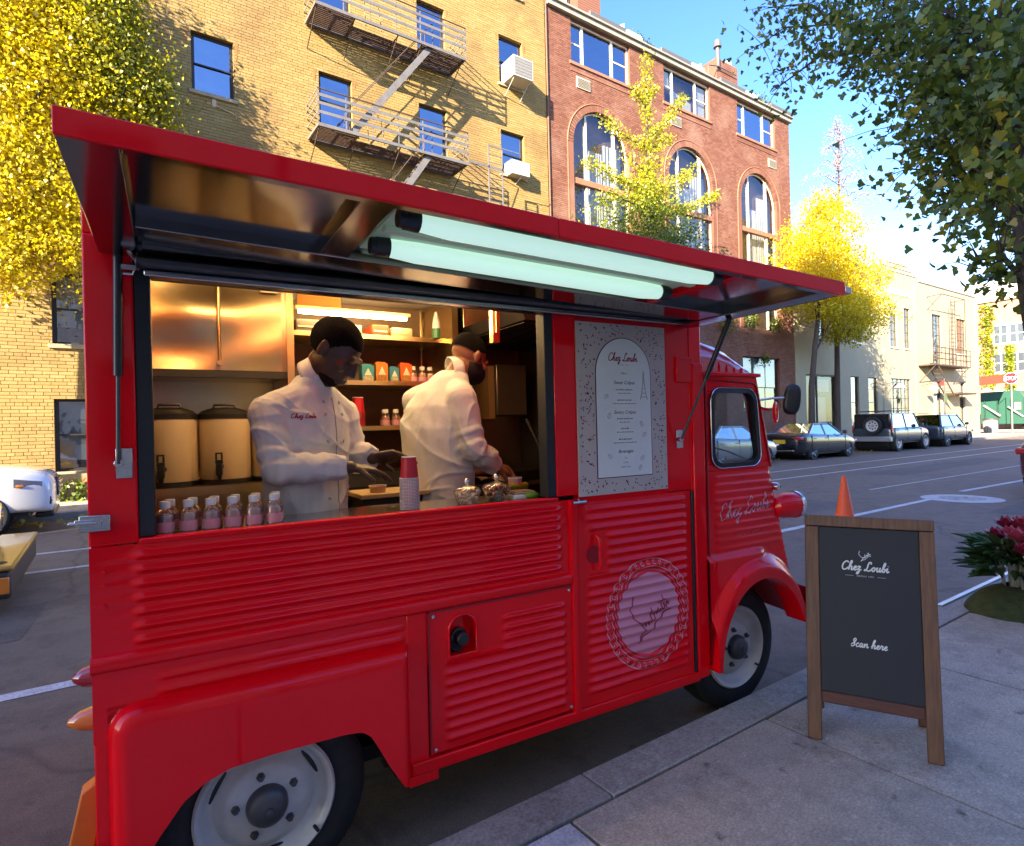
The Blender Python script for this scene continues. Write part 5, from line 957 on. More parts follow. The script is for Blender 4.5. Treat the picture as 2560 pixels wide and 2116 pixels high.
# rear fender pressing with wheel cutout
def cutz(s):
    pts = [(-1.665, .30), (-1.60, .40), (-1.53, .49), (-1.47, .53), (-1.40, .552), (-1.28, .558), (-1.05, .556), (-.985, .548), (-.955, .525), (-.93, .48), (-.89, .40), (-.835, .308)]
    if s <= pts[0][0] or s >= pts[-1][0]: return .305
    for (a, b), (c, d) in zip(pts, pts[1:]):
        if a <= s <= c: return b+(d-b)*(s-a)/(c-a)
def fendt(s, z):
    dx, dz, rc = s+1.715, .80-z, .075; e = min(dz/.055, dx/.05, (-.80-s)/.03)
    if dx < rc and dz < rc: e = min(e, (rc-math.hypot(rc-dx, rc-dz))/.052)
    e = max(0., min(1., e)); return -.058*math.sqrt(max(0., 1-(1-e)**2))
m = MB(); ss = sorted(set(linsp(-1.72, -1.66, 10)+linsp(-1.66, -.86, 60)+linsp(-.86, -.79, 10))); nv = 26; W = len(ss)
vs = []
for j in range(nv+1):
    for s in ss:
        zb = cutz(s); k = j/nv; k = 1-(1-k)**1.8; z = zb+(.801-zb)*k; vs.append((s, fendt(s, z), z))
m.add(vs, [(j*W+i, j*W+i+1, (j+1)*W+i+1, (j+1)*W+i) for j in range(nv) for i in range(W-1)])
lip = []
for s in ss: lip.append((s, fendt(s, cutz(s))+.07, cutz(s)+.012))
b = len(m.v); m.v += lip; m.f += [(b+i, b+i+1, i+1, i) for i in range(W-1)]
obj('rear_fender', m, RED, truck, smooth=50)
m = MB(); m.box(-1.68, -.82, .07, .55, .56, .575); m.box(-1.68, -.82, .55, .57, .2, .575); m.box(-1.70, -1.68, .05, .57, .25, .575); m.box(-.83, -.815, .06, .57, .28, .575); obj('wheel_well', m, BLACK, truck)
# panel between fender and access panel, sill rail
m = MB(); m.box(-.795, -.715, -.002, .03, .33, .905); obj('side_post', m, RED, truck, bevel=.004)
m = MB(); m.box(-.79, .735, -.014, .03, .302, .350); obj('sill_rail', m, RED, truck, bevel=.006)
m = MB(); m.box(-.80, -.68, -.006, .05, .262, .300); obj('jacking_block', m, RED, truck, bevel=.004)
# access panel with filler recess
PZ0, PZ1 = .362, .900
def panel_t(s, z):
    base = ribt(z, .385, .845, .0418, .0125, s, -.40 if z > .70 else -.66, -.065)
    return -.006-base
m = MB(); ss = sorted(set([-.706]+linsp(-.69, -.64, 8)+linsp(-.635, -.50, 40)+linsp(-.48, -.34, 12)+linsp(-.12, -.055, 12)+[-.045])); zs = sorted(set([PZ0]+linsp(.385, .845, 88)+linsp(.71, .88, 50)+[PZ1])); W = len(ss)
RS, RZ = (-.628, -.508), (.715, .872)
def inrec(s, z):
    if not (RS[0] < s < RS[1] and RZ[0] < z): return False
    if z < RZ[1]-.06: return True
    return ((s+.568)/.06)**2+((z-(RZ[1]-.06))/.06)**2 < 1
vs = [(s, panel_t(s, z) if not inrec(s, z) else .05, z) for z in zs for s in ss]
m.add(vs, [(j*W+i, j*W+i+1, (j+1)*W+i+1, (j+1)*W+i) for j in range(len(zs)-1) for i in range(W-1)])
acc = obj('access_panel', m, RED, truck, smooth=40)
# rim of the recess
path = [(-.628, .715), (-.628, .812)]+[(-.568-.06*math.cos(a), .812+.06*math.sin(a)) for a in linsp(0, math.pi, 14)]+[(-.508, .812), (-.508, .715), (-.628, .715)]
m = MB(); m.tube([(s, -.008, z) for s, z in path], .0055, 6, caps=False); obj('recess_rim', m, RED, acc, smooth=60)
m = MB(); m.lathe([(.001, -.012), (.02, -.012), (.026, -.006), (.026, .03), (.034, .032), (.034, .05)], (-.566, .0, .772), 'y', 20); obj('filler_cap', m, BLACKP, acc, smooth=40)
m = MB(); m.cyl((-.578, .03, .752), (-.585, .052, .742), .034, .034, 16); obj('filler_neck', m, BLACK, acc, smooth=40)
for s, z in ((-.693, .885), (-.693, .378), (-.058, .885), (-.058, .378)):
    mm = MB(); mm.lathe([(.0005, -.014), (.006, -.013), (.008, -.008), (.008, -.004)], (s, 0, z), 'y', 10); obj('screw', mm, CHROME, acc, smooth=40)
m = MB(); m.box(-.713, -.706, -.010, .01, PZ0, PZ1); m.box(-.706, -.045, -.010, .01, PZ1-.002, PZ1+.006); obj('panel_edge', m, REDM, acc)
m = MB(); m.loft([[(-.045, 0, z), (-.040, -.016, z), (-.022, -.021, z), (-.006, -.016, z), (-.001, 0, z)] for z in (.345, 1.275)]); fixn(obj('door_post', m, RED, truck, smooth=50))
# ---- service door, ribbed lower half
DZ0 = .395
def door_t(s, z):
    hb = .04 if False else 0
    s0 = .035
    if .93 < z < 1.12: s0 = .15
    return -.004-ribt(z, DZ0, DZ0+.0425*20, .0425, .0135, s, s0, .675)
ss = sorted(set([.002]+linsp(.03, .22, 20)+linsp(.25, .62, 8)+linsp(.63, .68, 8)+[.70])); zs = sorted(set([.352]+linsp(DZ0, DZ0+.85, 170)+[1.262])); W = len(ss)
m = MB(); m.add([(s, door_t(s, z), z) for z in zs for s in ss], [(j*W+i, j*W+i+1, (j+1)*W+i+1, (j+1)*W+i) for j in range(len(zs)-1) for i in range(W-1)])
door = obj('service_door', m, RED, truck, smooth=40)
# recessed backing under the door handle, handle
m = MB(); m.lathe([(.0005, -.004), (.03, -.0045), (.040, -.006)], (.085, 0, 1.02), 'y', 20); o = obj('handle_recess', m, REDM, door, smooth=40); o.scale = (1, 1, 1)
hp = [(.095, -.006, 1.105), (.10, -.03, 1.095), (.102, -.036, 1.06), (.10, -.034, 1.02), (.104, -.034, .985), (.10, -.03, .96), (.094, -.02, .948)]
m = MB(); m.tube(hp, [.008, .009, .0085, .008, .009, .008, .006], 8); obj('door_handle', m, RED, door, smooth=60)
m = MB(); m.box(-.04, .05, -.012, .0, 1.258, 1.266); m.cyl((-.03, -.016, 1.262), (.04, -.016, 1.262), .007, n=8); m.cyl((.0, -.016, 1.262), (.0, -.016, 1.278), .005, n=8); obj('door_hinge', m, STEEL, truck, smooth=40)
m = MB(); m.box(.705, .722, -.010, .02, .345, 1.26); obj('seal_strip', m, BLACK, truck, bevel=.003)
m = MB(); m.box(.722, .80, -.018, .03, .315, 1.90); m.box(.712, .80, -.004, .03, 1.26, 2.2); obj('cab_post', m, RED, truck, bevel=.006)
m = MB(); m.box(.62, .735, -.012, .0, 1.80, 1.93); obj('post_gusset', m, RED, truck, bevel=.004)
# ---- cab side: one pressed skin with ribs, fender bulge and wheel arch
WC = (1.165, .36); WA, WBb = .335, .405
def sf(z):
    if z >= 1.337: return 1.354-(z-1.337)*(.118/.493)
    return 1.354+(1.337-z)*(.164/.625)
def archz(s):
    d = s-WC[0]; r = WA
    if abs(d) >= r: return .345 if d < 0 else .47
    z = WC[1]+WBb*math.sqrt(1-(d/r)**2)
    return max(z, .345 if d < 0 else .47)
def cab_t(s, z):
    f = sf(z); t = 0.
    r = math.hypot((s-WC[0])/WA, (z-WC[1])/WBb)
    wob = ribt(z, .915, 1.33, .0415, .0085, s, .87, f-.035)
    bul = .078*sstep((1.36-r)/.25)
    low = .055*sstep((.93-z)/.05)*sstep((1.30-s)/.12) if z < .93 else 0
    e = max(0., min(1., (f-s)/.05)); t += .05*(1-math.sqrt(max(0, 1-(1-e)**2)))
    return t-max(bul, low*.6, wob if bul < .01 else 0)
m = MB(); nu, nv = 70, 100; vs = []
us = linsp(0, 1, nu)
for j in range(nv+1):
    for u in us:
        k = j/nv; z = 0
        s = .80+.62*u
        for _ in range(4):
            zb = archz(s); z = zb+(1.345-zb)*k; s = .80+(sf(z)-.80)*u
        vs.append((s, cab_t(s, z), z))
m.add(vs, [(j*(nu+1)+i, j*(nu+1)+i+1, (j+1)*(nu+1)+i+1, (j+1)*(nu+1)+i) for j in range(nv) for i in range(nu)])
b = len(m.v)
for i in range(nu+1): x, y, z = m.v[i]; m.v.append((x, y+.12, z+.004))
m.f += [(b+i, b+i+1, i+1, i) for i in range(nu)]
cabside = obj('cab_side', m, RED, truck, smooth=45)
# upper cab door frame round the window
WL, WR, WB, WT = .868, 1.215, 1.372, 1.765
m = MB()
m.prism([(.80, 1.345), (sf(1.345), 1.345), (sf(WB+.01), WB+.01), (.80, WB+.01)], .0, .03)
m.prism([(.80, WB+.01), (WL+.01, WB+.01), (WL+.01, WT-.01), (.80, WT-.01)], .0, .03)
m.prism([(WR+.012, WB+.01), (sf(WB+.01), WB+.01), (sf(WT-.01), WT-.01), (WR-.012, WT-.01)], .0, .03)
m.prism([(.80, WT-.01), (sf(WT-.01), WT-.01), (sf(1.845), 1.845), (.80, 1.845)], .0, .03)
fixn(obj('cab_window_surround', m, RED, truck, bevel=.004))
m = MB(); m.box(.80, 1.245, -.022, .02, 1.838, 1.858); obj('cab_gutter', m, RED, truck, bevel=.005)
m = MB(); m.tube([(.825, -.006, .36), (.825, -.006, .93), (.825, -.006, 1.83)], .006, 6); m.tube([(.84, -.004, 1.82), (1.2, -.004, 1.805), (1.225, -.004, 1.79), (1.33, -.004, 1.35)], .005, 6); obj('door_seam', m, REDM, truck, smooth=60)
def rrect(x0, x1, z0, z1, r, n=6, skew=0.):
    pts = []
    for cx, cz, a0 in ((x1-r, z1-r, 0), (x0+r, z1-r, 90), (x0+r, z0+r, 180), (x1-r, z0+r, 270)):
        for k in range(n+1):
            a = R(a0+90*k/n); x = cx+r*math.cos(a); z = cz+r*math.sin(a)
            pts.append((x+skew*(1-(z-z0)/(z1-z0))*(x-x0)/(x1-x0), z))
    return pts
m = MB(); outer = rrect(WL-.012, WR-.002, WB-.012, WT+.012, .07, 7, .034); inner = rrect(WL+.012, WR-.026, WB+.012, WT-.012, .055, 7, .03); N_ = len(outer)
vs = [(x, -.010, z) for x, z in outer]+[(x, -.014, z) for x, z in inner]+[(x, .02, z) for x, z in inner]+[(x, .004, z) for x, z in outer]
m.add(vs, [(a*N_+i, a*N_+(i+1) % N_, ((a+1) % 4)*N_+(i+1) % N_, ((a+1) % 4)*N_+i) for a in range(4) for i in range(N_)])
wf = fixn(obj('cab_window', m, BLACK, truck, smooth=40))
m = MB(); m.add([(x, .010, z) for x, z in rrect(WL, WR-.012, WB, WT, .06, 7, .032)], [tuple(range(N_))]); obj('pane', m, GLASS_CAB, wf)
m = MB(); m.tube([(x, -.012, z) for x, z in outer]+[(outer[0][0], -.012, outer[0][1])], .0035, 6, caps=False); obj('chrome_trim', m, CHROME, wf, smooth=60)
# cab roof
m = MB(); rings = []
for s, zt in ((.80, 2.05), (.86, 2.045), (.95, 2.025), (1.03, 1.992), (1.10, 1.95), (1.16, 1.905), (1.21, 1.868), (1.24, 1.85)):
    h = zt-1.845; prof = [(0, 1.845), (.0, 1.845+h*.42), (.012, 1.845+h*.62), (.04, 1.845+h*.82), (.09, 1.845+h*.94), (.2, zt), (.6, zt+.012), (1.3, zt+.012), (1.7, zt), (1.86, 1.845+h*.8), (1.9, 1.845)]
    rings.append([(s, t, z) for t, z in prof])
m.loft(rings, closed=False); obj('cab_roof', m, mat('roof_red_gloss', (.62, .01, .03), .18, coat=1., spec=.9), truck, smooth=50)
for k in range(5):
    m = MB(); s = .88+.058*k; m.tube([(s, -.003, 1.862), (s, -.004, 1.885), (s, -.001, 1.925-.012*k)], [.0055, .004, .002], 6); obj('roof_rib', m, RED, truck, smooth=60)
# windscreen, nose, far cab side
m = MB(); rings = []
for z in (.47, .72, 1.0, 1.337):
    f = sf(z); rings.append([(f-.05, .04, z), (f+.005, .07, z), (f+.06, .35, z), (f+.09, .95, z), (f+.06, 1.55, z), (f+.005, 1.83, z), (f-.05, 1.87, z)])
m.loft(rings, closed=False); obj('nose', m, RED, truck, smooth=50)
m = MB()
for t0, t1 in ((.03, .08), (.92, .98), (1.82, 1.87)): m = MB(); m.prism([(1.315, 1.337), (1.36, 1.337), (1.245, 1.845), (1.20, 1.845)], t0, t1); fixn(obj('windscreen_pillar', m, RED, truck))
m = MB(); m.quad((1.335, .05, 1.337), (1.335, 1.85, 1.337), (1.222, 1.85, 1.84), (1.222, .05, 1.84)); obj('windscreen', m, GLASS_CAB, truck)
m = MB(); m.prism([(.80, .45), (1.50, .75), (1.345, 1.36), (.80, 1.36)], 1.87, 1.9); m.box(.80, .87, 1.87, 1.9, 1.36, 1.85); m.prism([(1.22, 1.36), (1.345, 1.36), (1.235, 1.85), (1.18, 1.85)], 1.87, 1.9); m.box(.80, 1.24, 1.87, 1.9, 1.76, 1.85)
fixn(obj('far_cab_side', m, RED, truck))
m = MB(); m.box(.80, 1.45, .38, 1.86, .42, .46); m.box(.82, .9, .9, 1.8, .46, .9); m.box(1.18, 1.36, .06, 1.84, 1.10, 1.24); obj('cab_interior', m, DARKIN, truck)
m = MB(); m.lathe([(.20+.014*math.cos(a), .014*math.sin(a)) for a in linsp(0, 2*math.pi, 8)], (0, 0, 0), 'z', 28); m.cyl((-.2, 0, 0), (.2, 0, 0), .01); m.cyl((0, 0, 0), (0, 0, -.4), .018)
o = obj('steering_wheel', m, BLACKP, truck, smooth=60, loc=(1.12, 1.35, 1.36)); o.rotation_euler = (0, R(-35), 0)
m = MB(); m.tube([(1.36, .12, 1.36), (1.31, .25, 1.42), (1.26, .42, 1.47)], .005, 6); obj('wiper', m, BLACKP, truck)
# mirror, its arm and the red bracket ring
m = MB(); m.tube([(1.255, .0, 1.715), (1.30, -.05, 1.722), (1.38, -.10, 1.722)], .006, 8); mir = obj('mirror_arm', m, CHROME, truck, smooth=60)
m = MB(); rings = []
for k, (e, q) in enumerate(((-.03, .55), (-.026, .85), (-.01, 1.), (.012, 1.), (.03, .8), (.042, .4))):
    rings.append([(e, q*.062*math.copysign(abs(math.cos(a))**.7, math.cos(a)), q*.115*math.copysign(abs(math.sin(a))**.7, math.sin(a))) for a in linsp(0, 2*math.pi, 24)[:-1]])
m.loft(rings); m.xf(Matrix.Translation((1.385, -.105, 1.712)) @ Matrix.Rotation(R(38), 4, 'Z') @ Matrix.Scale(.72, 4) @ Matrix.Rotation(R(8), 4, 'X')); fixn(obj('mirror_head', m, BLACKP, mir, smooth=50))
m = MB(); m.lathe([(.052+.009*math.cos(a), .009*math.sin(a)) for a in linsp(0, 2*math.pi, 8)], (0, 0, 0), 'y', 28); m.xf(Matrix.Translation((1.375, -.01, 1.645)) @ Matrix.Rotation(R(28), 4, 'Z')); m.cyl((1.27, .0, 1.67), (1.335, .0, 1.66), .008); obj('bracket_ring', m, RED, truck, smooth=60)
# headlight pod, indicator lamp, bumper
m = MB(); m.lathe([(.001, 1.36), (.05, 1.38), (.068, 1.44), (.073, 1.53), (.07, 1.555)], (0, .02, 1.115), 'x', 24); hl = obj('headlight', m, RED, truck, smooth=50)
m = MB(); m.lathe([(.070, 1.548), (.078, 1.553), (.078, 1.568), (.066, 1.574)], (0, .02, 1.115), 'x', 24); obj('headlight_rim', m, CHROME, hl, smooth=50)
m = MB(); m.lathe([(.062, 1.57), (.04, 1.59), (.001, 1.60)], (0, .02, 1.115), 'x', 24); obj('lens', m, glass('lens_glass', (.8, .8, .8), .3), hl, smooth=50)
m = MB(); m.lathe([(.001, -.03), (.018, -.026), (.022, -.01), (.022, .01)], (1.36, -.005, 1.235), 'y', 14); obj('side_lamp', m, CHROME, truck, smooth=50)
for k in range(9):
    m = MB(); z = 1.19-.075*k; m.ball((sf(z)-.03, -.012+.02, z), .008, 8, 6); obj('rivet', m, RED, truck, smooth=60)
m = MB(); rings = []
for t, d in ((-.10, .03), (-.07, .075), (.1, .12), (.5, .17), (.95, .19), (1.4, .17), (1.8, .12), (1.93, .03)):
    rings.append([(1.54+d, t, .45), (1.585+d, t, .47), (1.60+d, t, .53), (1.585+d, t, .60), (1.54+d, t, .63)])
m.loft(rings); fixn(obj('front_bumper', m, CHROME, truck, smooth=60))
# ---- wheels
def wheel(sx, ty, zc, slots, capr):
    w = bpy.data.objects.new('wheel', None); COL.objects.link(w); w.parent = truck; w.location = (sx, ty, zc)
    m = MB(); m.lathe([(.205, .17), (.30, .175), (.338, .15), (.346, .11), (.346, .06), (.338, .02), (.31, .0), (.26, -.006), (.222, .006), (.205, .03)], (0, 0, 0), 'y', 56); obj('tyre', m, TYRE, w, smooth=40)
    m = MB(); m.lathe([(.224, .012), (.226, -.004), (.218, -.012), (.207, -.006), (.197, .012), (.188, .030), (.165, .040), (.15, .030), (.135, .012), (.118, .004), (.085, .0), (.0, .0)], (0, 0, 0), 'y', 56)
    rim = obj('rim', m, RIMW, w, smooth=50)
    for k in range(slots):
        a = 2*math.pi*(k+.25)/slots; mm = MB(); r = .176
        arc = linsp(-.30, .30, 8); mm.add([((r+dr*(1-(x/.31)**2)**.5)*math.cos(a+x), .0335, (r+dr*(1-(x/.31)**2)**.5)*math.sin(a+x)) for dr in (-.011, .011) for x in arc], [(i, i+1, 9+i+1, 9+i) for i in range(8)])
        obj('slot', mm, BLACK, rim)
    for k in range(5):
        a = 2*math.pi*k/5+.5; mm = MB(); x, z = .098*math.cos(a), .098*math.sin(a)
        mm.cyl((x, .004, z), (x, -.008, z), .015, .013, 6); mm.cyl((x, -.008, z), (x, -.018, z), .0085, .008, 10); obj('lug_nut', mm, GREYP, rim, smooth=40)
    mm = MB(); mm.lathe([(.001, -.058), (.012, -.057), (.014, -.050), (.04, -.046), (.058, -.036), (.066, -.018), (.068, .002)], (0, 0, 0), 'y', 28); obj('hub_cap', mm, GREYP, rim, smooth=40)
    mm = MB(); mm.cyl((.15, -.005, -.125), (.158, -.03, -.13), .006); obj('valve', mm, BLACK, rim)
    return w
wheel(-1.285, .045, .345, 3, .07); wheel(1.16, .12, .345, 0, .06)
wheel(-1.285, WID-.2, .345, 0, .06); wheel(1.16, WID-.28, .345, 0, .06)
m = MB(); m.box(-1.7, 1.2, .25, 1.7, .27, .33); m.cyl((-1.285, .1, .345), (-1.285, 1.8, .345), .04); m.cyl((1.13, .1, .345), (1.13, 1.8, .345), .04); obj('chassis', m, BLACK, truck); m = MB(); m.box(-.78, .70, .38, 1.75, .125, .268); m.box(-.75, .65, 1.76, 1.88, .16, .33); obj('underbody_light_block', m, BLACK, truck, bevel=.03)  # low black boxes added to block light and darken the ground beneath
m = MB(); m.box(.72, 1.46, .35, .37, .42, .86); m.box(.72, .74, .12, .37, .35, .8); m.box(.74, 1.46, .08, .36, .84, .86); obj('front_wheel_well', m, BLACK, truck)
# ---- rear lamps, latch, orange rear bar
m = MB(); m.lathe([(.001, -.062), (.012, -.058), (.028, -.035), (.036, 0)], (0, 0, 0), 'x', 16); m.xf(Matrix.Translation((-1.755, .12, .865))); obj('tail_lamp', m, mat('red_lens', (.35, .005, .02), .1, coat=1), truck, smooth=60)
m = MB(); m.lathe([(.001, -.075), (.012, -.07), (.03, -.04), (.038, 0)], (0, 0, 0), 'x', 16); m.xf(Matrix.Translation((-1.757, .12, .735))); obj('turn_lamp', m, mat('amber_lens', (.75, .16, .01), .15, coat=1), truck, smooth=60)
m = MB(); m.box(-1.775, -1.70, -.016, .0, 1.325, 1.372); m.box(-1.785, -1.72, -.024, -.012, 1.342, 1.362); m.cyl((-1.80, -.018, 1.352), (-1.73, -.022, 1.352), .006, n=8); obj('hatch_latch', m, STEEL, truck, bevel=.002)
for z in (1.20, 1.16, 1.10):
    mm = MB(); mm.lathe([(.0005, -.005), (.006, -.004), (.007, 0)], (-1.72, 0, z), 'y', 8); obj('rivet', mm, RED, truck, smooth=50)
ORANGE = mat('orange_paint', (.85, .19, .012), .45, var=.2, vscale=5)
m = MB(); m.prism([(-1.80, .52), (-1.76, .545), (-1.72, .545), (-1.755, .40), (-1.82, .13), (-1.885, .13)], .10, .16); m.box(-1.80, -1.70, .12, .18, .30, .34)
tag(fixn(obj('rear_step_bar', m, ORANGE, truck, bevel=.006)), 'orange painted bar at the tail of the truck')

# ---- awning: raised hatch, mirror steel underneath, twin tube lamp
aw = bpy.data.objects.new('awning', None); COL.objects.link(aw); aw.parent = truck; aw.location = (0, 0, 0)
# local frame of the awning: slight fall to the right, nearly level outwards
def AP(s, t, h=0.):                                  # t: 0 at hinge .. -.8 front; h: above underside
    return (s, t, 2.105-.028*(s+.5)+.008*(-t)/.8+h)
AL, AR, AF, AH = -1.712, .715, -.80, .048
def abox(mb, s0, s1, t0, t1, h0, h1):
    q = [AP(a, b_, c) for c in (h0, h1) for a, b_ in ((s0, t0), (s1, t0), (s1, t1), (s0, t1))]
    return mb.add(q, [(0, 3, 2, 1), (4, 5, 6, 7), (0, 1, 5, 4), (1, 2, 6, 5), (2, 3, 7, 6), (3, 0, 4, 7)])
m = MB(); abox(m, AL, -.62, AF, AF+.012, -.004, AH); obj('awning_fascia', m, RED, aw, bevel=.003)
m = MB(); abox(m, -.617, AR, AF, AF+.012, -.004, AH); obj('awning_fascia', m, RED, aw, bevel=.003)
m = MB(); abox(m, AL, AR, AF+.012, -.02, AH-.006, AH); obj('awning_skin', m, RED, aw)
m = MB(); abox(m, AL+.01, AR-.01, AF+.02, -.03, AH-.012, AH-.008); obj('awning_lining', m, MIRROR, aw)
m = MB(); abox(m, AL+.0, AL+.10, AF+.013, -.02, .0, AH-.007); obj('awning_rail', m, MIRROR, aw, bevel=.003)
m = MB(); abox(m, AR-.10, AR, AF+.013, -.02, .0, AH-.007); obj('awning_rail', m, MIRROR, aw, bevel=.003)
m = MB(); abox(m, AL+.101, AR-.101, AF+.013, AF+.045, .0, AH-.007); obj('awning_rail', m, MIRROR, aw, bevel=.003)
m = MB(); abox(m, AL+.101, AR-.101, -.30, -.16, .004, AH-.007); obj('awning_rail', m, MIRROR, aw, bevel=.003)
m = MB(); abox(m, -1.145, -1.06, AF+.046, -.301, .008, AH-.007); obj('awning_crossbeam', m, MIRROR, aw, bevel=.003)
m = MB(); abox(m, .16, .20, AF+.046, -.301, .008, AH-.007); obj('awning_crossbeam', m, RED, aw, bevel=.003)
m = MB(); abox(m, AR+.001, AR+.006, AF+.03, -.05, .0, .03); obj('awning_edge_seal', m, BLACK, aw)
m = MB(); abox(m, AR-.002, AR+.035, AF-.004, AF+.03, .004, .03); obj('awning_corner_catch', m, STEEL, aw, bevel=.003)
m = MB(); m.box(-1.62, .66, -.035, -.006, 2.118, 2.155); m.box(-1.62, .66, -.10, -.03, 2.10, 2.118)
obj('hinge_header', m, DSTEEL, aw, bevel=.003)
m = MB(); m.box(-1.60, .62, -.05, -.008, 2.078, 2.096); obj('drip_rail', m, STEEL, aw, bevel=.003)
m = MB(); m.box(-1.60, .60, -.155, -.03, 2.13, 2.15); obj('hinge_flange', m, MIRROR, aw)
# gas struts
for (s0, z0, s1, t1) in ((-1.676, 1.52, -1.665, -.02), (.625, 1.52, .70, -.27)):
    top = AP(s1, t1, .0); base = (s0, -.028, z0); d = [top[i]-base[i] for i in range(3)]
    mid = tuple(base[i]+d[i]*(.42 if s0 < 0 else .52) for i in range(3))
    m = MB(); m.cyl(base, mid, .006, n=8); st = obj('gas_strut', m, DSTEEL, aw, smooth=60)
    m = MB(); m.cyl(mid, top, .0125, n=12); obj('strut_body', m, BLACKP, st, smooth=60)
    m = MB(); m.box(s0-.008, s0+.034, -.006, -.0005, z0-.045, z0+.045); m.cyl((s0, -.03, z0), (s0, -.004, z0), .012, n=10); obj('strut_plate', m, STEEL, st, bevel=.002)
m = MB(); m.box(-1.66, -1.62, -.03, -.004, 2.095, 2.11); m.tube([(-1.655, -.02, 2.10), (-1.66, -.02, 2.085), (-1.63, -.02, 2.085), (-1.625, -.02, 2.10)], .004, 6); m.tube([(-1.64, -.08, 2.145), (-1.62, -.06, 2.12), (-1.615, -.03, 2.10)], .006, 6); obj('hatch_hook', m, STEEL, aw)
# the lamp: pale housing, two tubes in clear guards, black end caps
LGLOW = mat('tube_glow', (.75, .95, .85), .3, em=(.66, 1.0, .84), ems=.098)
HOUSE = mat('lamp_housing', (.34, .41, .31), .5, em=(.5, .72, .5), ems=.012)  # faint emission stands in for tube light falling on the housing
m = MB(); abox(m, -1.035, .155, -.765, -.345, .030, .038); lamp = obj('tube_lamp', m, HOUSE, aw)
m = MB()
abox(m, -1.03, .15, -.575, -.545, .012, .03); obj('lamp_ridge', m, HOUSE, lamp, bevel=.004)
for t in (-.690, -.450):
    a, b_ = AP(-.985, t, .008), AP(.085, t, .008); pts = [tuple(a[i]+(b_[i]-a[i])*k/12 for i in range(3)) for k in range(13)]
    m = MB(); m.tube(pts, [.026]+[.0335]*11+[.026], 20); obj('tube', m, LGLOW, lamp, smooth=50)
    for q, sg in ((a, -1), (b_, 1)):
        m = MB(); m.cyl((q[0]+sg*-.004, q[1], q[2]), (q[0]+sg*.035, q[1], q[2]), .031, .028, 16); m.cyl((q[0]+sg*.035, q[1], q[2]), (q[0]+sg*.05, q[1], q[2]), .026, .024, 12); obj('tube_cap', m, BLACKP, lamp, smooth=40)

# ---- menu board on the upper door
BOARDP = mat('terrazzo_board', (.60, .49, .44), .45, var=.12, vscale=5)
m = MB(); m.box(.0125, .5525, .004, .04, 1.255, 2.19); obj('upper_door', m, RED, truck)
m = MB(); m.box(.017, .548, -.006, .003, 1.283, 2.063); board = obj('menu_board', m, BOARDP, truck)
CH = [mat('chip_maroon', (.10, .01, .03), .5), mat('chip_dark', (.02, .015, .03), .5), mat('chip_red', (.40, .02, .05), .5)]
rg = random.Random(3)
def archin(s, z, e=.008):
    if not (.120-e < s < .446+e): return False
    if z < 1.36-e: return False
    if z < 1.835: return True
    return math.hypot(s-.283, z-1.835) < .163+e
for k in range(290):
    for _ in range(60):
        s, z = rg.uniform(.025, .54), rg.uniform(1.292, 2.055)
        if not archin(s, z, .014): break
    a = rg.uniform(0, 3.14); L_, w_ = rg.uniform(.0025, .008), rg.uniform(.0018, .004); c, d = math.cos(a), math.sin(a)
    m = MB(); pts = [(s+c*L_*x-d*w_*y, -.0072, z+d*L_*x+c*w_*y) for x, y in ((-1, -.3), (-.2, -1), (.8, -.7), (1, .3), (.1, 1), (-.7, .7))]
    m.add(pts, [(0, 1, 2, 3, 4, 5)]); obj('chip', m, CH[rg.choice((0, 0, 1, 1, 2))], board)
arch = [(.12, 1.36)]+[(.446, 1.36)]+[(.283+.163*math.cos(a), 1.835+.163*math.sin(a)) for a in linsp(0, math.pi, 28)]
m = MB(); m.add([(.283+(s-.283)*1.025, -.0075, 1.68+(z-1.68)*1.012) for s, z in arch], [tuple(range(len(arch)))]); obj('menu_border', m, CH[0], board)
m = MB(); m.add([(s, -.009, z) for s, z in arch], [tuple(range(len(arch)))]); obj('menu_sheet', m, mat('menu_paper', (.80, .79, .74), .5, var=.04), board)
# ================================================================ INSIDE THE TRUCK
WARMS = mat('warm_steel', (.74, .56, .28), .30, 1., var=.15, vscale=4, bump=.02, bscale=8)
PANELG = mat('wall_steel', (.60, .50, .33), .28, 1., var=.2, vscale=3); DKPAN = mat('dark_panel', (.035, .03, .026), .5, var=.3)
m = MB(); m.box(-1.70, .755, 1.70, 1.74, .32, 2.43); obj('back_lining', m, PANELG, truck)
m = MB(); m.box(-1.699, -1.69, .08, 1.70, .32, 2.43); obj('end_lining', m, PANELG, truck)
m = MB(); m.box(-1.69, .75, .07, 1.70, 2.415, 2.425); obj('ceiling_lining', m, mat('ceiling_cream', (.55, .50, .42), .6), truck)
m = MB(); m.box(.74, .755, .07, 1.70, .32, 2.415); obj('front_lining', m, DKPAN, truck)
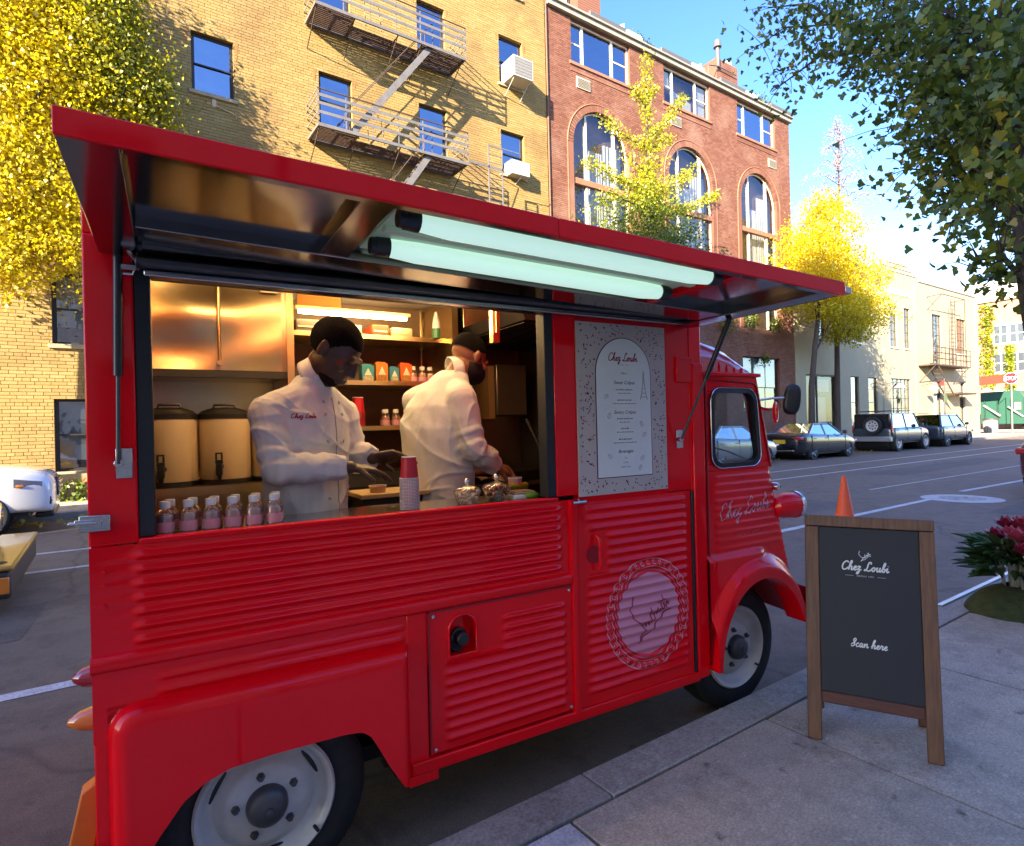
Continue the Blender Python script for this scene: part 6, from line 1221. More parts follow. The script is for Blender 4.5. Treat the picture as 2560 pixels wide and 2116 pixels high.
# overhead cupboard with rippled stainless doors
def ripple(u, v): return .012*math.sin(5.2*v+2.2*u*v+1.1)+.010*math.sin(7*u+3*v)*math.sin(3.1*v)+.006*math.sin(11*v-4*u)
m = MB(); m.grid(lambda u, v: (-1.66+.64*u, 1.20+ripple(u, v), 1.925+.485*v), 40, 48); cb = obj('overhead_cupboard', m, WARMS, truck, smooth=60)
m = MB(); m.box(-1.68, -1.0, 1.225, 1.70, 1.90, 2.41); obj('cupboard_carcass', m, PANELG, cb)
m = MB(); m.box(-1.68, -1.0, 1.19, 1.225, 1.885, 1.922); obj('cupboard_rail', m, DKPAN, cb)
m = MB(); m.tube([(-1.322, 1.165, 2.41), (-1.322, 1.165, 1.96), (-1.322, 1.19, 1.95)], .008, 8); m.cyl((-1.322, 1.175, 1.955), (-1.322, 1.15, 1.955), .013, n=12); obj('cupboard_latch', m, WARMS, cb, smooth=50)
m = MB(); m.box(-1.125, -1.04, 1.172, 1.176, 2.33, 2.385); obj('sticker', m, mat('sticker_cream', (.8, .7, .45), .6), cb)
for k in range(3): mm = MB(); mm.box(-1.115, -1.055, 1.1705, 1.1715, 2.34+.014*k, 2.345+.014*k); obj('sticker_line', mm, mat('sticker_ink', (.4, .2, .05), .6), cb)
m = MB(); m.box(-1.0, -.965, 1.17, 1.70, 1.37, 2.41); obj('upright', m, WARMS, truck)
m = MB(); m.box(-1.0, -.06, 1.66, 1.70, 1.3, 2.41); obj('shelf_back', m, mat('brown_back', (.16, .10, .055), .5, .3, var=.2), truck)
m = MB(); m.box(-.04, .0, 1.18, 1.70, .32, 2.41); obj('upright', m, WARMS, truck)
for z in (2.155, 1.885, 1.62): m = MB(); m.box(-.965, -.04, 1.28, 1.66, z-.012, z); m.box(-.965, -.04, 1.27, 1.28, z-.02, z+.006); obj('shelf', m, WARMS, truck)
m = MB(); m.box(-1.68, -.98, .95, 1.70, 1.335, 1.36); m.box(-1.68, -.98, .945, .95, 1.32, 1.362); m.box(-1.68, -.98, 1.0, 1.7, .32, 1.33); obj('back_counter', m, WARMS, truck)
m = MB(); m.box(-.98, .74, .95, 1.70, 1.245, 1.265); obj('work_counter', m, mat('work_steel', (.45, .40, .33), .25, 1.), truck); m = MB(); m.box(-.98, .74, 1.0, 1.7, .32, 1.24); obj('counter_base', m, DKPAN, truck)
m = MB(); m.box(-.96, -.05, 1.30, 1.65, 1.27, 1.35); obj('drawer_unit', m, DKPAN, truck)
# cooking hood on the right
m = MB(); m.prism([(.0, 2.41), (.73, 2.41), (.73, 2.17), (.10, 2.17)], .55, 1.68); fixn(obj('cooking_hood', m, mat('hood_dark', (.05, .045, .04), .45, .3, var=.3), truck))
m = MB(); m.prism([(-.10, 2.17), (.24, 2.29), (.24, 2.41), (-.10, 2.41)], .89, .895); fixn(obj('hood_cheek', m, WARMS, truck))
for k in range(5): m = MB(); m.box(.12+.12*k, .20+.12*k, .60, 1.6, 2.162, 2.168); obj('hood_filter', m, DKPAN, truck)
m = MB(); m.box(.38, .62, 1.40, 1.66, 1.68, 2.03); ov = obj('wall_cabinet', m, mat('olive_steel', (.22, .20, .14), .35, .8), truck, bevel=.008); m = MB(); m.box(.33, .375, 1.42, 1.66, 1.66, 2.02); obj('cabinet_edge', m, mat('wood_edge', (.35, .2, .08), .6), ov)
m = MB(); m.tube([(.55, 1.3, 1.65), (.57, 1.2, 1.5), (.60, 1.1, 1.28)], .012, 6); obj('gas_hose', m, BLACK, truck)
m = MB(); m.box(.0, .70, 1.05, 1.6, 1.266, 1.33); obj('griddle', m, mat('griddle_black', (.02, .02, .02), .4, .5), truck, bevel=.01)
m = MB(); m.box(-.06, -.02, .62, .66, 2.05, 2.40); m.box(-.05, -.03, .60, .62, 2.1, 2.35); obj('hood_hanger', m, WARMS, truck)
# lamps inside: warm strips under the ceiling; the front ones are unseen, added to brighten
GLOWW = mat('warm_tube', (1, .8, .5), .4, em=(1., .68, .32), ems=14.)
for (a, b, t, z) in ((-.64, -.20, .92, 2.30), (-.92, -.30, 1.27, 2.265), (-1.55, -.95, .45, 2.395), (-.75, -.15, .40, 2.395)):
    m = MB(); m.cyl((a, t, z), (b, t, z), .011, n=10); tl = obj('strip_and_fill_lamp', m, GLOWW, truck, smooth=50); m = MB(); m.box(a-.02, b+.02, t-.02, t+.02, z+.012, z+.03); obj('lamp_tray', m, WARMS, tl)
# ---- drink urns
URNC = mat('urn_cream', (.66, .52, .30), .4, var=.06); urn0 = None
def make_urn():
    u = thing('drink_urn', 'x', 'urn', (0, 0, 0), 0, 'drink urns on the back counter')
    m = MB(); m.lathe([(.001, .02), (.112, .02), (.115, .03), (.115, .315), (.112, .325), (.10, .33)], n=36); obj('body', m, URNC, u, smooth=40)
    m = MB(); m.lathe([(.118, .0), (.118, .022), (.10, .024)], n=36); obj('base_ring', m, BLACKP, u, smooth=40)
    m = MB(); m.lathe([(.118, .312), (.119, .335), (.10, .352), (.06, .366), (.001, .37)], n=36); obj('lid', m, BLACKP, u, smooth=40)
    m = MB(); m.tube([(-.05, 0, .36), (-.045, 0, .382), (.045, 0, .382), (.05, 0, .36)], .007, 6); obj('lid_handle', m, BLACKP, u, smooth=50)
    m = MB(); m.cyl((0, -.11, .085), (0, -.155, .085), .014, n=12); m.box(-.013, .013, -.165, -.142, .045, .10); m.cyl((0, -.153, .045), (0, -.153, .025), .01, .008, 10); m.box(-.016, .016, -.162, -.15, .10, .118); m.box(-.016, -.008, -.162, -.15, .118, .145); m.box(.008, .016, -.162, -.15, .118, .145); m.box(-.016, .016, -.162, -.15, .145, .152); obj('tap', m, BLACKP, u, bevel=.002)
    return u
urn0 = make_urn(); lab = ('cream drink urn with black lid against the hatch jamb', 'cream drink urn with black lid, middle one of three', 'cream drink urn half hidden behind the nearer cook')
for k, (s, t) in enumerate(((-1.545, 1.10), (-1.31, 1.12), (-1.075, 1.14))):
    u = urn0 if k == 0 else copy_tree(urn0); u.location = TM @ Vector((s, t, 1.362)); u.rotation_euler = (0, 0, TA+R(-14)); u['label'] = lab[k]
# ---- bottles: two rows on the sill
PETG = glass('bottle_plastic', (.93, .90, .88), .10); PINKL = mat('pink_label', (.80, .38, .40), .5, var=.1); CAPW = mat('white_cap', (.80, .76, .70), .5); DRINK = mat('pink_drink', (.62, .30, .26), .1, coat=1.)
def make_bottle(h=.105, r=.026):
    b = thing('drink_bottle', 'x', 'bottle', (0, 0, 0)); k = h/.105
    m = MB(); m.lathe([(.001, 0), (r, .001), (r, .055*k), (r*.92, .066*k), (r*.62, .078*k), (r*.5, .082*k), (r*.5, .088*k)], n=20); obj('bottle_wall', m, PETG, b, smooth=50)
    m = MB(); m.lathe([(.001, .002), (r*.95, .003), (r*.95, .054*k), (r*.86, .062*k), (.001, .062*k)], n=20); obj('drink', m, DRINK, b, smooth=50)
    m = MB(); m.lathe([(r*1.02, .008*k), (r*1.02, .040*k)], n=20); lb_ = obj('label_band', m, PINKL, b, smooth=50)
    m = MB(); m.lathe([(r*.60, .083*k), (r*.60, .103*k), (r*.55, .105*k), (.001, .105*k)], n=18); obj('cap', m, CAPW, b, smooth=40)
    return b
bt = make_bottle(); n_ = 0
ordn = ['leftmost', 'second from left', 'third from left', 'fourth from left', 'fifth from left', 'sixth from left']
for row, (t, rn) in enumerate(((.085, 'front'), (.150, 'back'))):
    for k in range(6):
        b = bt if n_ == 0 else copy_tree(bt); n_ += 1; b.location = TM @ Vector((-1.562+.0655*k+.014*row, t, 1.2835)); b.rotation_euler = (0, 0, random.uniform(0, 6)); b['label'] = 'small pink bottle with white cap, %s in the %s row on the sill' % (ordn[k], rn); b['group'] = 'pink bottles on the serving sill'
# shelf bottles
n_ = 0; sb = make_bottle(.105, .027)
for z, spots, nm in ((1.62, [(-.42, 1.34), (-.355, 1.34), (-.29, 1.34), (-.40, 1.42), (-.33, 1.42)], 'lower'), (1.885, [(-.235, 1.35), (-.175, 1.35), (-.12, 1.36)], 'upper')):
    for k, (s, t) in enumerate(spots):
        b = sb if n_ == 0 else copy_tree(sb); n_ += 1; b.location = TM @ Vector((s, t, z)); b['label'] = 'small pink bottle, %s on the %s shelf between the cooks' % (['first', 'second', 'third', 'fourth', 'fifth'][k], nm); b['group'] = 'bottles on the back shelves'
# snack boxes
for k, (s, w, h, c1, c2) in enumerate(((-.56, .075, .10, (.05, .30, .33), (.75, .62, .35)), (-.475, .075, .115, (.75, .22, .02), (.6, .25, .05)), (-.39, .06, .09, (.05, .25, .33), (.7, .6, .35)), (-.322, .075, .115, (.80, .12, .01), (.65, .28, .05)))):
    bx_ = at_truck('snack_box', ['teal snack carton nearest the nearer cook', 'orange snack carton second from left on the shelf', 'small teal snack carton between the two orange ones', 'orange-red snack carton beside the shelf bottles'][k], 'carton', s, 1.33, 1.885, 0, 'snack cartons on the shelf')
    m = MB(); m.box(0, w, 0, .06, 0, h); m.prism([(0, h), (w, h), (w-.012, h+.012), (.012, h+.012)], .02, .04); fixn(obj('carton', m, mat('carton_%d' % k, c1, .5), bx_, bevel=.003))
    m = MB(); m.box(.008, w-.008, -.002, -.0006, .005, h*.38); obj('picture', m, mat('carton_pic_%d' % k, c2, .5, var=.6, vscale=60), bx_); m = MB(); m.add([(w*.5, -.0015, h*.85), (w*.2, -.0015, h*.42), (w*.8, -.0015, h*.42)], [(0, 1, 2)]); obj('emblem', m, mat('carton_emb', (.85, .75, .5), .5), bx_)
# paper cups
CUPR = mat('cup_red', (.62, .012, .03), .4); CUPW = mat('cup_white', (.82, .79, .74), .5)
def cup_stack(label, s, t, z, n_rim, top, group=None, scale=1.):
    c = at_truck('cup_stack', label, 'cups', s, t, z, 0, group); q = scale
    for k in range(n_rim):
        m = MB(); zz = .0058*q*k; m.lathe([(.0375*q, zz), (.0385*q, zz+.001), (.0405*q, zz+.0025*q), (.0390*q, zz+.0036*q), (.0350*q, zz+.0037*q), (.0350*q, zz+.0058*q)], n=28); obj('cup_rim', m, CUPW if top else CUPR, c, smooth=30)
        m = MB(); m.lathe([(.0353*q, zz+.0036*q), (.0353*q, zz+.0059*q)], n=20); obj('rim_gap_line', m, CUPR if top else CUPW, c)  # thin line put between rims; the red one stands in for shading there
    m = MB(); zz = .0058*q*n_rim; m.lathe([(.036*q, zz-.004), (.029*q, zz+.078*q)], n=28); obj('cup_wall', m, CUPR, c, smooth=60); m = MB(); m.lathe([(.0295*q, zz+.078*q), (.030*q, zz+.081*q), (.028*q, zz+.082*q), (.027*q, zz+.074*q), (.001, zz+.073*q)], n=28); obj('cup_foot', m, CUPW, c, smooth=60)
    return c
cup_stack('stack of red paper cups upside down on the serving sill between the cooks', -.722, .13, 1.2835, 22, True)
cup_stack('stack of red cups on the lower shelf behind the nearer cook', -.585, 1.34, 1.62, 15, False, None, 1.05)
cup_stack('single red cup on the drawer unit behind the nearer cook hands', -.58, 1.33, 1.35, 1, True, None, 1.1)
# storage on the top shelf
for k, (s, w, h, c, nm, lb) in enumerate(((-.93, .20, .075, (.10, .085, .06), 'radio', 'grey stereo on the top shelf above the nearer cook'), (-.69, .13, .06, (.28, .26, .2), 'card_reader', 'perforated metal box on the top shelf'), (-.50, .10, .07, (.50, .06, .015), 'red_tub', 'orange red tub on the top shelf'), (-.38, .13, .06, (.55, .42, .2), 'tray', 'tan tray on the top shelf'))):
    q = at_truck(nm, lb, 'box', s, 1.30, 2.156); m = MB(); m.box(0, w, 0, .2, 0, h); obj('casing', m, mat('store_%d' % k, c, .5), q, bevel=.006)
    if k == 1:
        for i in range(6):
            for j in range(2): m = MB(); m.lathe([(.001, -.002), (.006, -.001)], (.02+.018*i, 0, .02+.022*j), 'y', 8); obj('hole', m, CUPW, q)
    else: m = MB(); m.box(.01, w-.01, -.003, -.0005, h*.4, h*.5); obj('band', m, WARMS, q)
m = MB(); m.box(-.92, -.68, 1.30, 1.31, 2.30, 2.40); obj('orange_notice', m, mat('notice_orange', (.75, .32, .04), .6), truck)
bo = at_truck('squeeze_bottle', 'pale squeeze bottle with green base on the top shelf end', 'bottle', -.115, 1.25, 2.156); m = MB(); m.lathe([(.024, .0), (.025, .06)], n=14); obj('base', m, mat('bottle_green', (.05, .2, .08), .4), bo); m = MB(); m.lathe([(.025, .06), (.023, .10), (.008, .16), (.001, .165)], n=14); obj('body', m, CUPW, bo, smooth=50)
# things on the serving counter at the right
def jar(label, s, t, fill, scale):
    j = at_truck('glass_jar', label, 'jar', s, t, 1.2835, 0, 'lidded glass jars on the sill'); q = scale
    m = MB(); m.lathe([(.001, 0), (.042*q, .001), (.058*q, .05*q), (.060*q, .052*q)], n=28); obj('bowl', m, PETG, j, smooth=50)
    m = MB(); m.lathe([(.061*q, .051*q), (.05*q, .066*q), (.02*q, .074*q), (.006, .078*q), (.005, .083*q)], n=28); ld = obj('lid', m, PETG, j, smooth=50); m = MB(); m.ball((0, 0, .094*q), .0125*q, 12, 8); obj('knob', m, CHROME, ld, smooth=60)
    rg = random.Random(int(abs(s)*1000))
    for k in range(46):
        a, rr = rg.uniform(0, 6.28), rg.uniform(0, 1)**.5; z = rg.uniform(.006, .056)*q; rad = (.036+.016*z/(.05*q))*q*rr; m = MB(); m.ball((rad*math.cos(a), rad*math.sin(a), z), .0085*q, 7, 5, (1, 1, .8)); obj('sweet', m, fill[k % len(fill)], j, smooth=60)
jar('glass jar of white sweets with knobbed lid on the sill', -.473, .12, [mat('sweet_white', (.78, .72, .62), .6), mat('sweet_cream', (.66, .58, .46), .6)], 1.)
jar('glass jar of brown and pink sweets on the sill', -.322, .14, [mat('sweet_brown', (.25, .12, .07), .5), mat('sweet_pink', (.55, .28, .24), .5), mat('sweet_dark', (.12, .06, .05), .5)], 1.08)
np_ = at_truck('napkin_tray', 'white tray of napkins at the right end of the sill', 'tray', -.262, .09, 1.2835); m = MB(); m.box(0, .12, 0, .1, 0, .018); obj('tray', m, CUPW, np_, bevel=.003)
for k in range(4): m = MB(); m.box(.008, .112, .01, .09, .0185+.004*k, .0215+.004*k); obj('napkin', m, CUPW if k % 2 == 0 else mat('napkin_brown', (.3, .2, .12), .8), np_)
gp = at_truck('rolled_mat', 'lime green rolled mat beside the napkin tray', 'mat', -.235, .27, 1.284); m = MB(); m.capsule((0, 0, .035), (.15, .02, .035), .017, .017); obj('roll', m, mat('lime', (.30, .33, .02), .5), gp, smooth=60)
gp2 = at_truck('green_cloth', 'small green cloth at the right jamb of the hatch', 'cloth', -.17, .10, 1.2835); m = MB(); m.ball((0, 0, .012), .035, 10, 6, (1.2, .8, .5)); obj('fold', m, mat('leafgreen', (.10, .22, .02), .7), gp2, smooth=60)
cr = at_truck('pink_cup', 'pink paper cup by the right hatch jamb', 'cup', -.135, .30, 1.2835); m = MB(); m.lathe([(.001, 0), (.026, 0), (.034, .075), (.032, .075), (.025, .004)], n=18); obj('wall', m, mat('cup_pink', (.75, .38, .34), .5), cr, smooth=50); m = MB(); m.lathe([(.0345, .073), (.0345, .078), (.031, .078)], n=18); obj('rim', m, CUPW, cr)
cbd = at_truck('cutting_board', 'pale wooden cutting board on the work counter', 'board', -.80, .55, 1.285); m = MB(); m.box(0, .34, 0, .26, 0, .022); obj('board', m, mat('pale_wood', (.62, .42, .18), .5, var=.2, vscale=6, stretch=(1, 12, 12)), cbd, bevel=.004); m = MB(); m.box(.02, .32, .04, .22, -.30, -.001); obj('stand', m, DKPAN, cbd)
tub = at_truck('small_tub', 'small round tan tub on the cutting board', 'tub', -.70, .62, 1.307); m = MB(); m.lathe([(.001, 0), (.035, 0), (.04, .03), (.036, .03), (.032, .005)], n=20); obj('tub', m, mat('tan_tub', (.6, .35, .15), .5), tub, smooth=50); m = MB(); m.lathe([(.041, .028), (.042, .033), (.037, .033)], n=20); obj('rim', m, CUPW, tub)
pw = at_truck('crepe_paper', 'brown paper wrap below the second cook hands', 'paper', -.20, .52, 1.335); m = MB(); m.grid(lambda u, v: (.15*u, .10*v, .014*math.sin(5*u+2*v)+.02*u*v), 8, 6); obj('sheet', m, mat('kraft', (.50, .33, .16), .8), pw, smooth=60); m = MB(); m.box(.0, .15, .0, .1, -.07, -.03); obj('stand', m, DKPAN, pw)
sc = at_truck('sauce_jar', 'brown sauce jar with yellow lid on the griddle side', 'jar', .05, 1.0, 1.33); m = MB(); m.lathe([(.001, 0), (.05, 0), (.05, .09), (.035, .11)], n=18); obj('glass', m, mat('sauce', (.18, .06, .01), .15, coat=1), sc, smooth=50); m = MB(); m.lathe([(.036, .108), (.038, .135), (.001, .136)], n=18); obj('lid', m, mat('lid_yellow', (.75, .5, .05), .5), sc, smooth=40); m = MB(); m.lathe([(.0508, .02), (.0508, .06)], n=18); obj('label_band', m, mat('sauce_label', (.5, .4, .3), .6), sc)

# ================================================================ PEOPLE
def remesh(o, vox, it=4, disp=0., dscale=.1, dseed=0):
    r = o.modifiers.new('r', 'REMESH'); r.mode = 'VOXEL'; r.voxel_size = vox; r.use_smooth_shade = True
    s = o.modifiers.new('s', 'SMOOTH'); s.iterations = it; s.factor = .5
    bpy.context.view_layer.update(); smooth_eval(o); o.data.shade_smooth()
    return o
def fold_disp(o, fn):
    me = o.data; n = len(me.vertices); co = np.empty(n*3); me.vertices.foreach_get('co', co); co = co.reshape(-1, 3); no = np.empty(n*3); me.vertex_normals.foreach_get('vector', no) if hasattr(me, 'vertex_normals') else me.vertices.foreach_get('normal', no); no = no.reshape(-1, 3)
    co = co+no*fn(co)[:, None]; me.vertices.foreach_set('co', co.reshape(-1)); me.update()
def frame(fwd, up=(0, 0, 1)):
    f = Vector(fwd).normalized(); u = Vector(up); r = f.cross(u).normalized(); u = r.cross(f).normalized(); return Matrix(((r.x, f.x, u.x), (r.y, f.y, u.y), (r.z, f.z, u.z))).to_4x4()
def head_into(mb, c, fwd, up, k=1.):
    M = Matrix.Translation(c) @ frame(fwd, up) @ Matrix.Scale(k, 4); b = len(mb.v)
    mb.ball((0, -.016, .030), .098, 20, 14, (.78, 1.0, .90)); mb.ball((0, .02, -.02), .1, 18, 12, (.66, .78, .95)); mb.ball((0, .045, -.085), .045, 14, 10, (.95, .85, .75)); mb.ball((0, .0, -.06), .07, 14, 10, (.85, .95, .7))
    mb.capsule((0, .092, .010), (0, .106, -.026), .009, .0135); mb.ball((.012, .097, -.030), .0095); mb.ball((-.012, .097, -.030), .0095)
    mb.capsule((-.038, .083, .024), (.038, .083, .024), .012, .012); mb.capsule((-.022, .09, -.062), (.022, .09, -.062), .009, .009); mb.capsule((-.020, .088, -.075), (.020, .088, -.075), .010, .010)
    for s in (-1, 1): mb.ball((s*.046, .068, -.018), .022, 10, 8); mb.ball((s*.078, -.012, -.008), .03, 12, 8, (.34, .65, 1.0)); mb.ball((s*.082, -.018, .004), .02, 10, 8, (.4, .6, 1))
    mb.xf(M, b); return M
def hand_into(mb, wrist, dirv, palm_n, k=1., curl=.5, thumb=1):
    """palm plus five jointed fingers; dirv: wrist to knuckles, palm_n: out of the palm"""
    d = Vector(dirv).normalized(); n = Vector(palm_n); n = (n-d*n.dot(d)).normalized(); s = d.cross(n)*thumb; w = Vector(wrist)
    kn = []
    for i, a in enumerate((-.030, -.010, .010, .028)):
        p = w+d*(.088-.006*abs(i-1))*k+s*(-a)*k; kn.append(p); mb.capsule(w+d*.02*k+s*(-a*.7)*k, p, .014*k, .0115*k, 8)
    L_ = ((.026, .018, .014), (.036, .024, .018), (.040, .027, .019), (.036, .023, .017))[::-1]
    for i, p in enumerate(kn):
        a = curl*(.7+.12*i); v = d
        for j, l in enumerate(L_[i]):
            v = (Matrix.Rotation(a, 3, d.cross(n)) @ v) if False else (v*math.cos(a)+n*math.sin(a)-n*v.dot(n)*0).normalized(); q = p+v*l*k; mb.capsule(p, q, (.0092-.0008*j)*k, (.0086-.0008*j)*k, 8); p = q; a = curl*.8
    p = w+d*.025*k+s*.030*k; v = (d*.6+s*.75+n*.35).normalized(); mb.capsule(w+d*.015*k, p, .015*k, .0125*k, 8)
    for l in (.036, .028): q = p+v*l*k; mb.capsule(p, q, .0105*k, .0095*k, 8); p = q; v = (v+d*.5+n*.35).normalized()
SKIN1 = mat('deep_brown_skin', (.095, .045, .027), .42, var=.2, vscale=20, sss=.05); SKIN2 = mat('tan_skin', (.30, .135, .068), .5, var=.15, vscale=25, sss=.08); HAIRB = mat('black_hair', (.006, .005, .0045), .95, bump=.6, bscale=260, spec=.1); JACK = mat('chef_white', (.80, .79, .75), .8, var=.05, vscale=10, bump=.15, bscale=30); TROU = mat('black_trousers', (.02, .02, .022), .8); EYEW = mat('eye_white', (.10, .08, .07), .7, spec=.1)
def ell_loft(mb, rings, n=28):
    """rings: (centre, axis_x vector, axis_y vector)"""
    mb.loft([[tuple(Vector(c)+Vector(ax)*math.cos(2*math.pi*k/n)+Vector(ay)*math.sin(2*math.pi*k/n)) for k in range(n)] for c, ax, ay in rings])
def person(label, base, facing, tor, head_c, head_f, head_u, hk, armR, armL, skin, seed, hands, mask=False, fade=False):
    """tor: list of (centre s,t,z, halfwidth, halfdepth); arms: shoulder, elbow, wrist; everything in truck coordinates relative to base"""
    root = at_truck('person', label, 'person', *base); B = Vector(base); rel = lambda p: tuple(Vector(p)-B)
    f = Vector((facing[0], facing[1], 0)).normalized(); sx = Vector((f.y, -f.x, 0))
    body = MB(); hc = Vector(rel(head_c)); neck = Vector(rel((tor[-1][0], tor[-1][1], tor[-1][2])))
    head_into(body, hc, head_f, head_u, hk); hb = Vector(head_u).normalized(); hf = Vector(head_f).normalized()
    body.capsule(hc-hb*.07-hf*.03, neck-Vector((0, 0, .04)), .057, .062, 14)
    ell_loft(body, [(rel(c[:3]), sx*(c[3]*.82), f*(c[4]*.8)) for c in tor])
    for arm, hd in ((armR, hands[0]), (armL, hands[1])):
        a, e, w = (rel(p) for p in arm); body.capsule(neck-Vector((0, 0, .1)), a, .06, .05); body.capsule(a, e, .046, .036); body.capsule(e, w, .036, .026); hand_into(body, w, hd[0], hd[1], hd[3] if len(hd) > 3 else 1.12, hd[2], hd[4] if len(hd) > 4 else 1)
    z0 = tor[0]; hip = Vector(rel(z0[:3]))
    for s in (-1, 1): body.capsule(hip+sx*s*.08, hip+sx*s*.10+Vector((0, 0, -.38)), .075, .055); body.capsule(hip+sx*s*.10+Vector((0, 0, -.38)), hip+sx*s*.10+Vector((0, 0, .33-z0[2]+.05)), .055, .04); body.capsule(hip+sx*s*.10+Vector((0, 0, .36-z0[2])), hip+sx*s*.10+f*.16+Vector((0, 0, .35-z0[2])), .04, .035)
    bo = obj('body', body, skin, root); remesh(bo, .0055, 3)
    # jacket
    j = MB(); ell_loft(j, [(rel(c[:3]), sx*c[3], f*c[4]) for c in tor])
    for arm in (armR, armL):
        a, e, w = (Vector(rel(p)) for p in arm); nk = neck-Vector((0, 0, .045)); j.capsule(nk+(a-nk)*.25-Vector((0, 0, .02)), a, .07, .078, 16); j.capsule(a, e, .078, .062, 16); cf = e+(w-e)*.93; j.tube([e-(w-e).normalized()*.045, e, e+(w-e)*.5, cf], [.03, .064, .057, .048], 18)
    jo = obj('chef_jacket', j, JACK, root); remesh(jo, .0062, 3)
    A_, E_, W_ = (np.array(rel(p)) for p in armR); A2, E2, W2 = (np.array(rel(p)) for p in armL); ph = seed*1.7
    def folds(co):
        d = np.zeros(len(co))
        for (P, Q, amp, fr) in ((A_, E_, .006, 75), (E_, W_, .007, 90), (A2, E2, .005, 75), (E2, W2, .006, 90)):
            u = (Q-P)/np.linalg.norm(Q-P); s = (co-P)@u; r = np.linalg.norm(co-P-np.outer(s, u), axis=1); L = np.linalg.norm(Q-P)
            wgt = np.clip(1-np.abs(r-.06)/.04, 0, 1)*np.clip((s+.03)/.06, 0, 1)*np.clip((L+.03-s)/.06, 0, 1); ang = (co[:, 0]*31+co[:, 1]*23)
            d += wgt*amp*np.maximum(-.4, np.sin(s*fr+1.6*np.sin(ang*.55+ph)+.8*np.sin(s*33)))*np.exp(-((s-(L if P is A_ or P is A2 else .02))/.16)**2)
        z = co[:, 2]; x = co[:, 0]*f.y-co[:, 1]*f.x
        d += .0032*np.sin(x*26+z*11+ph)*np.sin(z*19+x*17+1.3*ph)*np.clip((1.75-z-B.z)/.12, 0, 1)+.0022*np.sin(z*34+x*62+ph*2)*np.sin(x*31-z*14)
        lo = np.sin(x*9+ph)+np.sin(z*7.5-x*5+1.9*ph)
        for (ca, cb, fq, am, sh) in ((.55, .85, 21, .0075, .3), (-.6, .8, 17, .006, 1.9), (.95, .3, 24, .005, .9), (.15, 1., 15, .005, 2.6)):
            pz = (ca*x+cb*z)*fq+1.7*lo+sh+ph; d += am*(1-np.abs(np.sin(pz)))**5*np.clip(.5+.5*np.sin(lo*2.3+sh*3), 0, 1)*np.clip((1.80-z-B.z)/.1, 0, 1)
        return d
    fold_disp(jo, folds)
    # stand collar
    nk = Vector(rel(tor[-1][:3])); up_ = (hc-hb*.07-nk).normalized(); rt = sx; c0 = nk-up_*.02
    m = MB(); n = 30; fr_ = f-up_*f.dot(up_); fr_.normalize(); rt = fr_.cross(up_)
    def col(q, h, o): a = R(18)+(2*math.pi-R(36))*q+math.pi/2; return c0+rt*math.cos(a)*(.070+o)+fr_*math.sin(a)*(.074+o)+up_*h
    m.grid(lambda u, v: tuple(col(u, .058*v, .006*(1-v))), n, 4); co_ = obj('collar', m, JACK, jo, smooth=60); so = co_.modifiers.new('s', 'SOLIDIFY'); so.thickness = .005
    m = MB(); z0 = tor[0]; hip = Vector(rel(z0[:3]))
    for s in (-1, 1): m.capsule(hip+sx*s*.075+Vector((0, 0, .02)), hip+sx*s*.10+Vector((0, 0, -.4)), .095, .075); m.capsule(hip+sx*s*.10+Vector((0, 0, -.4)), hip+sx*s*.10+Vector((0, 0, .37-z0[2])), .075, .06)
    tr_ = obj('trousers', m, TROU, root); remesh(tr_, .012, 3)
    for s in (-1, 1): m = MB(); m.ball(hip+sx*s*.10+f*.06+Vector((0, 0, .355-z0[2])), .06, 12, 8, (1, 1.2, .6)); obj('shoe', m, BLACK, root, smooth=60)
    # hair cap
    M = Matrix.Translation(hc) @ frame(head_f, head_u) @ Matrix.Scale(hk, 4); hm = MB(); hm.ball((0, -.0175, .031), .1008, 90, 64, (.785, 1.0, .905)); keep = []
    for fc in hm.f:
        c = sum((Vector(hm.v[i]) for i in fc), Vector())/len(fc); front = c.y
        lim = (.058 if front > .05 else .058-(.05-front)*1.1 if front > -.03 else -.036) if not fade else (.055 if front > .05 else .055-(.05-front)*.6 if front > -.03 else .005)
        if c.z > lim: keep.append(fc)
    hm.f = keep; hm.xf(M); obj('hair', hm, HAIRB, root, smooth=60)
    for s in (-1, 1): m = MB(); m.ball((s*.033, .0805, .006), .009, 10, 8, (1.2, .5, .4)); m.xf(M); obj('eye', m, EYEW, root, smooth=60)
    if mask:
        m = MB(); m.ball((0, .035, -.052), .1, 20, 14, (.735, .90, .66)); m.xf(M); fcs = m.f; o = obj('face_mask', m, mat('black_cloth', (.006, .006, .007), .8), root, smooth=60)
        for s in (-1, 1): mm = MB(); mm.tube([(s*.06, .06, -.03), (s*.078, .01, -.005), (s*.080, -.012, .02)], .003, 6); mm.xf(M); obj('mask_loop', mm, mat('black_cloth', (.006, .006, .007), .8), o)
    else:
        m = MB(); m.ball((0, .0385, -.088), .0505, 18, 12, (1.0, .92, .60)); m.xf(M); fr2 = []
        for fc in m.f: fr2.append(fc)
        obj('beard', m, mat('short_beard', (.022, .013, .009), .9, bump=.6, bscale=260, spec=.1), root, smooth=60)
    return root, jo
